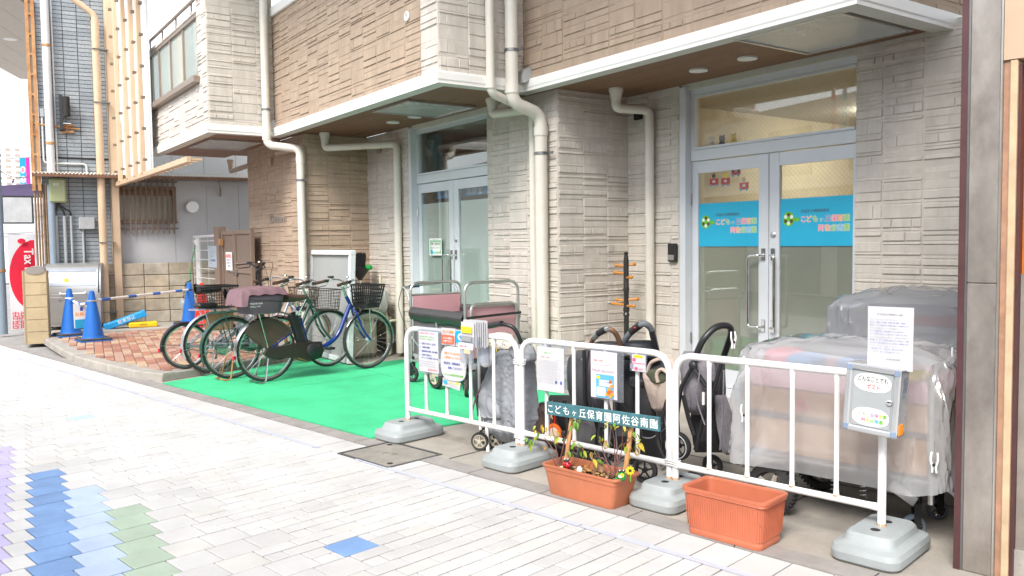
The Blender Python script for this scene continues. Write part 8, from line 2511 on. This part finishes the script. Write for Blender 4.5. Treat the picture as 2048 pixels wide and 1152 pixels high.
for y in (-Dw / 2 + .14, Dw / 2 - .1):
    e = caster(w1, xc_ + .02, y, .05, .035, M("caster_blue_grey", (.12, .15, .19), .4), m_chrome, .6, zt=.16)
    mb = MB(); mb.box((xc_ - .02, y - .03, .20), (.13, .008, .05), R=Matrix.Rotation(.5, 3, 'Y')); mb.obj("caster_bracket", m_alu, w1)
for x in (xw + .30, xc_ - .18):
    mb = MB(); mb.tube([(x + .016 * cos(k * .8), -Dw / 2 + .05 + .016 * sin(k * .8), .16 + k * .0026) for k in range(46)], .004, 5); mb.obj("coil_spring", m_clamp, w1)
def drape(o, Ls, Ds_, z0, z1, seed, mat, nm, sag=.05, skew=0.0, nz=36, nu=150, roof=.05, hemw=.02, fl=.06, e_=.28):
    r_ = random.Random(seed); ph = [r_.uniform(0, 6.3) for _ in range(8)]
    def f(u, v):
        a = 2 * pi * u; ca, sa = cos(a), sin(a)
        ex = abs(ca) ** e_ * (1 if ca > 0 else -1); ey = abs(sa) ** e_ * (1 if sa > 0 else -1)
        if v < .72:
            k = v / .72; z = z0 + (z1 - .04 - z0) * k
            g = 1 + fl * (1 - k) ** 1.5
            wv = (.016 * sin(u * 46 + ph[0] + 3 * sin(k * 3 + ph[1])) + .010 * sin(u * 87 + k * 5 + ph[2]) + .012 * sin(u * 23 - k * 6 + ph[3])) * (1 - .65 * k)
            corner = (abs(ca * sa) * 2) ** 3 * .05 * (1 - k)
            z += hemw * sin(u * 19 + ph[4]) * (1 - k) ** 3 + hemw * .8 * sin(u * 37 + ph[5]) * (1 - k) ** 3
            cx_, cy_ = cos(a) * 2, sin(a) * 2
            wv += .030 * (.45 - abs(noise.noise(Vector((cx_ * 1.6, cy_ * 1.6 + k * .8, k * 2.2 + seed))))) + .016 * (.4 - abs(noise.noise(Vector((cx_ * 4.2, cy_ * 4.2 - k * 2.5, k * 4 + seed))))) + .006 * noise.noise(Vector((cx_ * 11, cy_ * 11, k * 11)))
            x, y = ex * (Ls / 2 * g + wv + corner), ey * (Ds_ / 2 * g + wv + corner)
            return Vector((x + skew * (k - .5) * 0, y, z))
        k = (v - .72) / .28
        q = 1 - k
        z = z1 - .04 * (q ** 4) + .022 * (.4 - abs(noise.noise(Vector((ex * q * 2.2, ey * q * 3.5 + ex, seed))))) + .010 * noise.noise(Vector((ex * q * 7, ey * q * 7, seed))) + roof * sin(pi * k / 2) - sag * .5 * (1 - abs(ex) * q) * .3 + .008 * sin(ex * q * 14 + ey * q * 9 + ph[2])
        return Vector((ex * q * Ls / 2 * (1 if q < .98 else 1), ey * q * Ds_ / 2, z))
    mb = MB(); mb.grid(f, nu, nz); return mb.obj(nm, mat, o)
cvo1 = thing("plastic_cover", "clear plastic sheet draped over the right-hand wagon behind the barrier", "cover", S((s0 + s1) / 2 + .02, (t0 + t1) / 2 - .0, 0), ST)
drape(cvo1, s1 - s0 - .02, t1 - t0 - .02, .25, zt1 + .01, 3, m_film, "film", roof=.03)
# clothes pegs clipping the sheet
m_pegw = M("peg_white", (.80, .80, .80), .4)
def peg(px, py, t, lab, rz=0.0, s_=.05):
    c = BP(px, py, t); o = thing("clothes_peg", lab, "peg", c, ST + rz, "white pegs clipping the plastic sheets")
    for sx in (-1, 1):
        mb = MB(); mb.tube(fillet([(sx * .012, 0, .045), (sx * .016, -.004, .01), (sx * .006, -.004, -.02), (sx * .009, 0, -.045)], .012, 3), .0048, 6); mb.obj("peg_arm", m_pegw, o)
    mb = MB(); mb.lathe([(.007, -.005), (.007, .005)], 8, (0, -.006, -.01), R=RX); mb.obj("peg_spring", m_black, o)
    return o
peg(1869, 925, t0 - .05, "white peg at the lower right corner of the clear sheet")
peg(1910, 714, t0 + .25, "white peg at the upper right of the clear sheet near the pillar", .8)
peg(1466, 680, t0 + .06, "white peg at the upper left corner of the clear sheet", 1.2)
peg(1488, 826, t0 - .05, "white peg at the left edge of the clear sheet", .5)
# second wagon behind under grey film
t2, t3 = 4.66, 5.24
sa, sb = TP(1655, 640, t2)[0], TP(1990, 640, t2)[0]
zt2 = TP(1780, 600, t2)[1]
w2 = thing("covered_wagon", "second wagon under a grey translucent sheet against the white wall", "wagon", S((sa + sb) / 2, (t2 + t3) / 2, 0), ST)
Lw2, Dw2 = sb - sa - .05, t3 - t2 - .04
for sx in (-1, 1):
    mb = MB(); mb.tube(fillet([(sx * (Lw2 / 2 - .03), -Dw2 / 2 + .03, .15), (sx * (Lw2 / 2 - .03), -Dw2 / 2 + .03, zt2 - .03), (sx * (Lw2 / 2 - .03), Dw2 / 2 - .03, zt2 - .03), (sx * (Lw2 / 2 - .03), Dw2 / 2 - .03, .15)], .08, 5), .014, 8); mb.obj("end_hoop", m_alut, w2)
mb = MB(); mb.box((0, 0, .45), (Lw2 - .1, Dw2 - .1, .40)); mb.obj("body", m_wfab, w2)
mb = MB(); mb.box((.18, -.1, zt2 - .12), (.5, .2, .05), b=.01); mb.obj("red_strap", m_refl, w2)
for sx in (-1, 1):
    for sy in (-1, 1): caster(w2, sx * (Lw2 / 2 - .08), sy * (Dw2 / 2 - .05), .075, .03, m_tyre, m_wrim, .3)
cvo2 = thing("plastic_cover", "grey translucent plastic sheet over the rear wagon against the wall", "cover", S((sa + sb) / 2, (t2 + t3) / 2, 0), ST)
drape(cvo2, sb - sa, t3 - t2, .30, zt2 + .02, 9, m_film2, "film", roof=.04)

# ------------------------------------------------------------------ steel-clad shopfront at the right edge
sf = thing("steel_shopfront", "neighbouring shopfront with worn stainless pillar, maroon edge and cream frame", "building", S(-1.06, 3.76, 0), ST)
m_mar = M("maroon_paint", (.075, .028, .030), .5, var=.2, vs=8)
m_inox = M("worn_stainless", (.22, .19, .17), .34, metal=.55, col2=(.48, .44, .40), vs=3.5, detail=8, bump=.3, bs=14, rvar=.22, stretch=(1, 1, .6))
m_cfr = M("cream_frame", (.52, .38, .24), .5, var=.2, vs=7)
m_shopw = M("shop_beige", (.50, .36, .25), .7, var=.10, vs=3)
def fpart(nm, mt, s_a, s_b, za, zb, ya=0.0, yb=.35, b=.0):
    mb = MB(); mb.box(((s_a + s_b) / 2, (ya + yb) / 2, (za + zb) / 2), (s_b - s_a, yb - ya, zb - za), b=b); return mb.obj(nm, mt, sf)
def fs_(px): return TP(px, 600, 3.78)[0] + 1.06
e0, e1f, e2f, e3f, e4f = fs_(1918), fs_(1933), fs_(1999), fs_(2011), fs_(2027)
fpart("maroon_edge", m_mar, e0, e1f - .004, 0, 3.3, .0, 1.6)
fpart("edge_strip", m_clamp, e1f - .004, e1f + .004, 0, 3.3, .004, .3)
fpart("steel_pillar", m_inox, e1f + .004, e2f - .006, 0, 1.21, .002, .34, .004)
fpart("steel_pillar", m_inox, e1f + .004, e2f - .006, 1.212, 3.3, .002, .34, .004)
fpart("corner_bead", m_alut, e2f - .006, e2f, 0, 3.3, .0, .3)
fpart("copper_strip", M("copper_strip", (.36, .20, .13), .5, var=.25, vs=9), e2f + .001, e3f, 0, 2.1, .02, .3)
fpart("cream_frame", m_cfr, e3f + .001, e4f, 0, 2.1, .012, .25, .004)
fpart("brown_bead", m_mar, e4f + .001, e4f + .012, 0, 2.08, .03, .2)
fpart("upper_wall", m_shopw, e2f + .001, 1.9, 2.102, 3.3, .01, .3)
fpart("orange_curtain", M("curtain_orange", (.45, .13, .01), .7, var=.2, vs=12), e4f + .013, 1.8, 1.25, 2.08, .08, .10)
fpart("lower_panel", M("grey_brown_panel", (.26, .23, .20), .45, var=.2, vs=5), e4f + .013, 1.8, .12, 1.249, .07, .10)
fpart("plinth", m_conc2, e2f + .001, 1.9, 0, .119, .06, .3)
fpart("side_wall", m_shopw, 1.9, 2.0, 0, 3.3, 0, 3)

# ------------------------------------------------------------------ opposite side of the street (behind the camera, seen only as reflections)
op_ = thing("opposite_shops", "plain pale row of shops on the other side of the street", "building", S(-6, -3.9, 0), ST)
mb = MB(); mb.box((-9, -.3, 2.4), (44, .6, 4.8)); mb.obj("wall", M("opposite_render", (.66, .63, .57), .8, var=.1, vs=1), op_)
for q in range(9):
    mb = MB(); mb.box((-11 + q * 2.7, .02, 3.6), (1.5, .06, 1.2)); mb.obj("window", M("opp_glass_%d" % q, (.10, .12, .13), .15), op_) if q == 0 else mb.obj("window", bpy.data.materials["opp_glass_0"], op_)
    mb = MB(); mb.box((-11 + q * 2.7, .03, 1.25), (2.1, .08, 2.4)); mb.obj("shop_window", m_intf if q % 3 == 0 else bpy.data.materials["opp_glass_0"], op_)
mb = MB(); mb.box((0, .45, 2.65), (26, .9, .12)); mb.obj("street_canopy", m_trim, op_)

# pair of street pennants on the other side, mirrored in the right transom
def mirror_at(x, y, t):
    d = sight(x, y); k = (2 * YD2 * cos(ST) - t) / (sin(ST) * d.x + cos(ST) * d.y)
    return Vector((d.x * k, 2 * YD2 - d.y * k, EYE + d.z * k))
for q, (px_, tx, ca_, cb_) in enumerate(((1663, "商店街", (.70, .10, .22), CYN), (1686, "ようこそ", (.02, .36, .60), PNK))):
    c = mirror_at(px_, 226, -2.3)
    o = thing("street_pennant", ("pink street pennant with white discs, seen mirrored in the right transom", "blue street pennant with white discs, seen mirrored in the right transom")[q], "pennant", c, radians(35) + pi)
    mb = MB(); mb.box((0, 0, 0), (.20, .01, 1.3)); mb.obj("cloth", M("pennant_cloth_%d" % q, ca_, .8), o)
    for sy in (-1, 1):
        Fp = frame((0, sy * .008, 0), (-sy, 0, 0))
        mb = MB(); its = []
        for k, ch in enumerate(tx):
            mb.poly(ellipse(.085, .085, 18, 0, .48 - .29 * k), Fp); its.append((ch, .12, 0, .43 - .29 * k, cb_, 'c', .03))
        mb.obj("disc", m_inkw, o); print_obj("lettering", its, frame((0, sy * .011, 0), (-sy, 0, 0)), INK, o)

bpy.data.objects.remove(_fo)
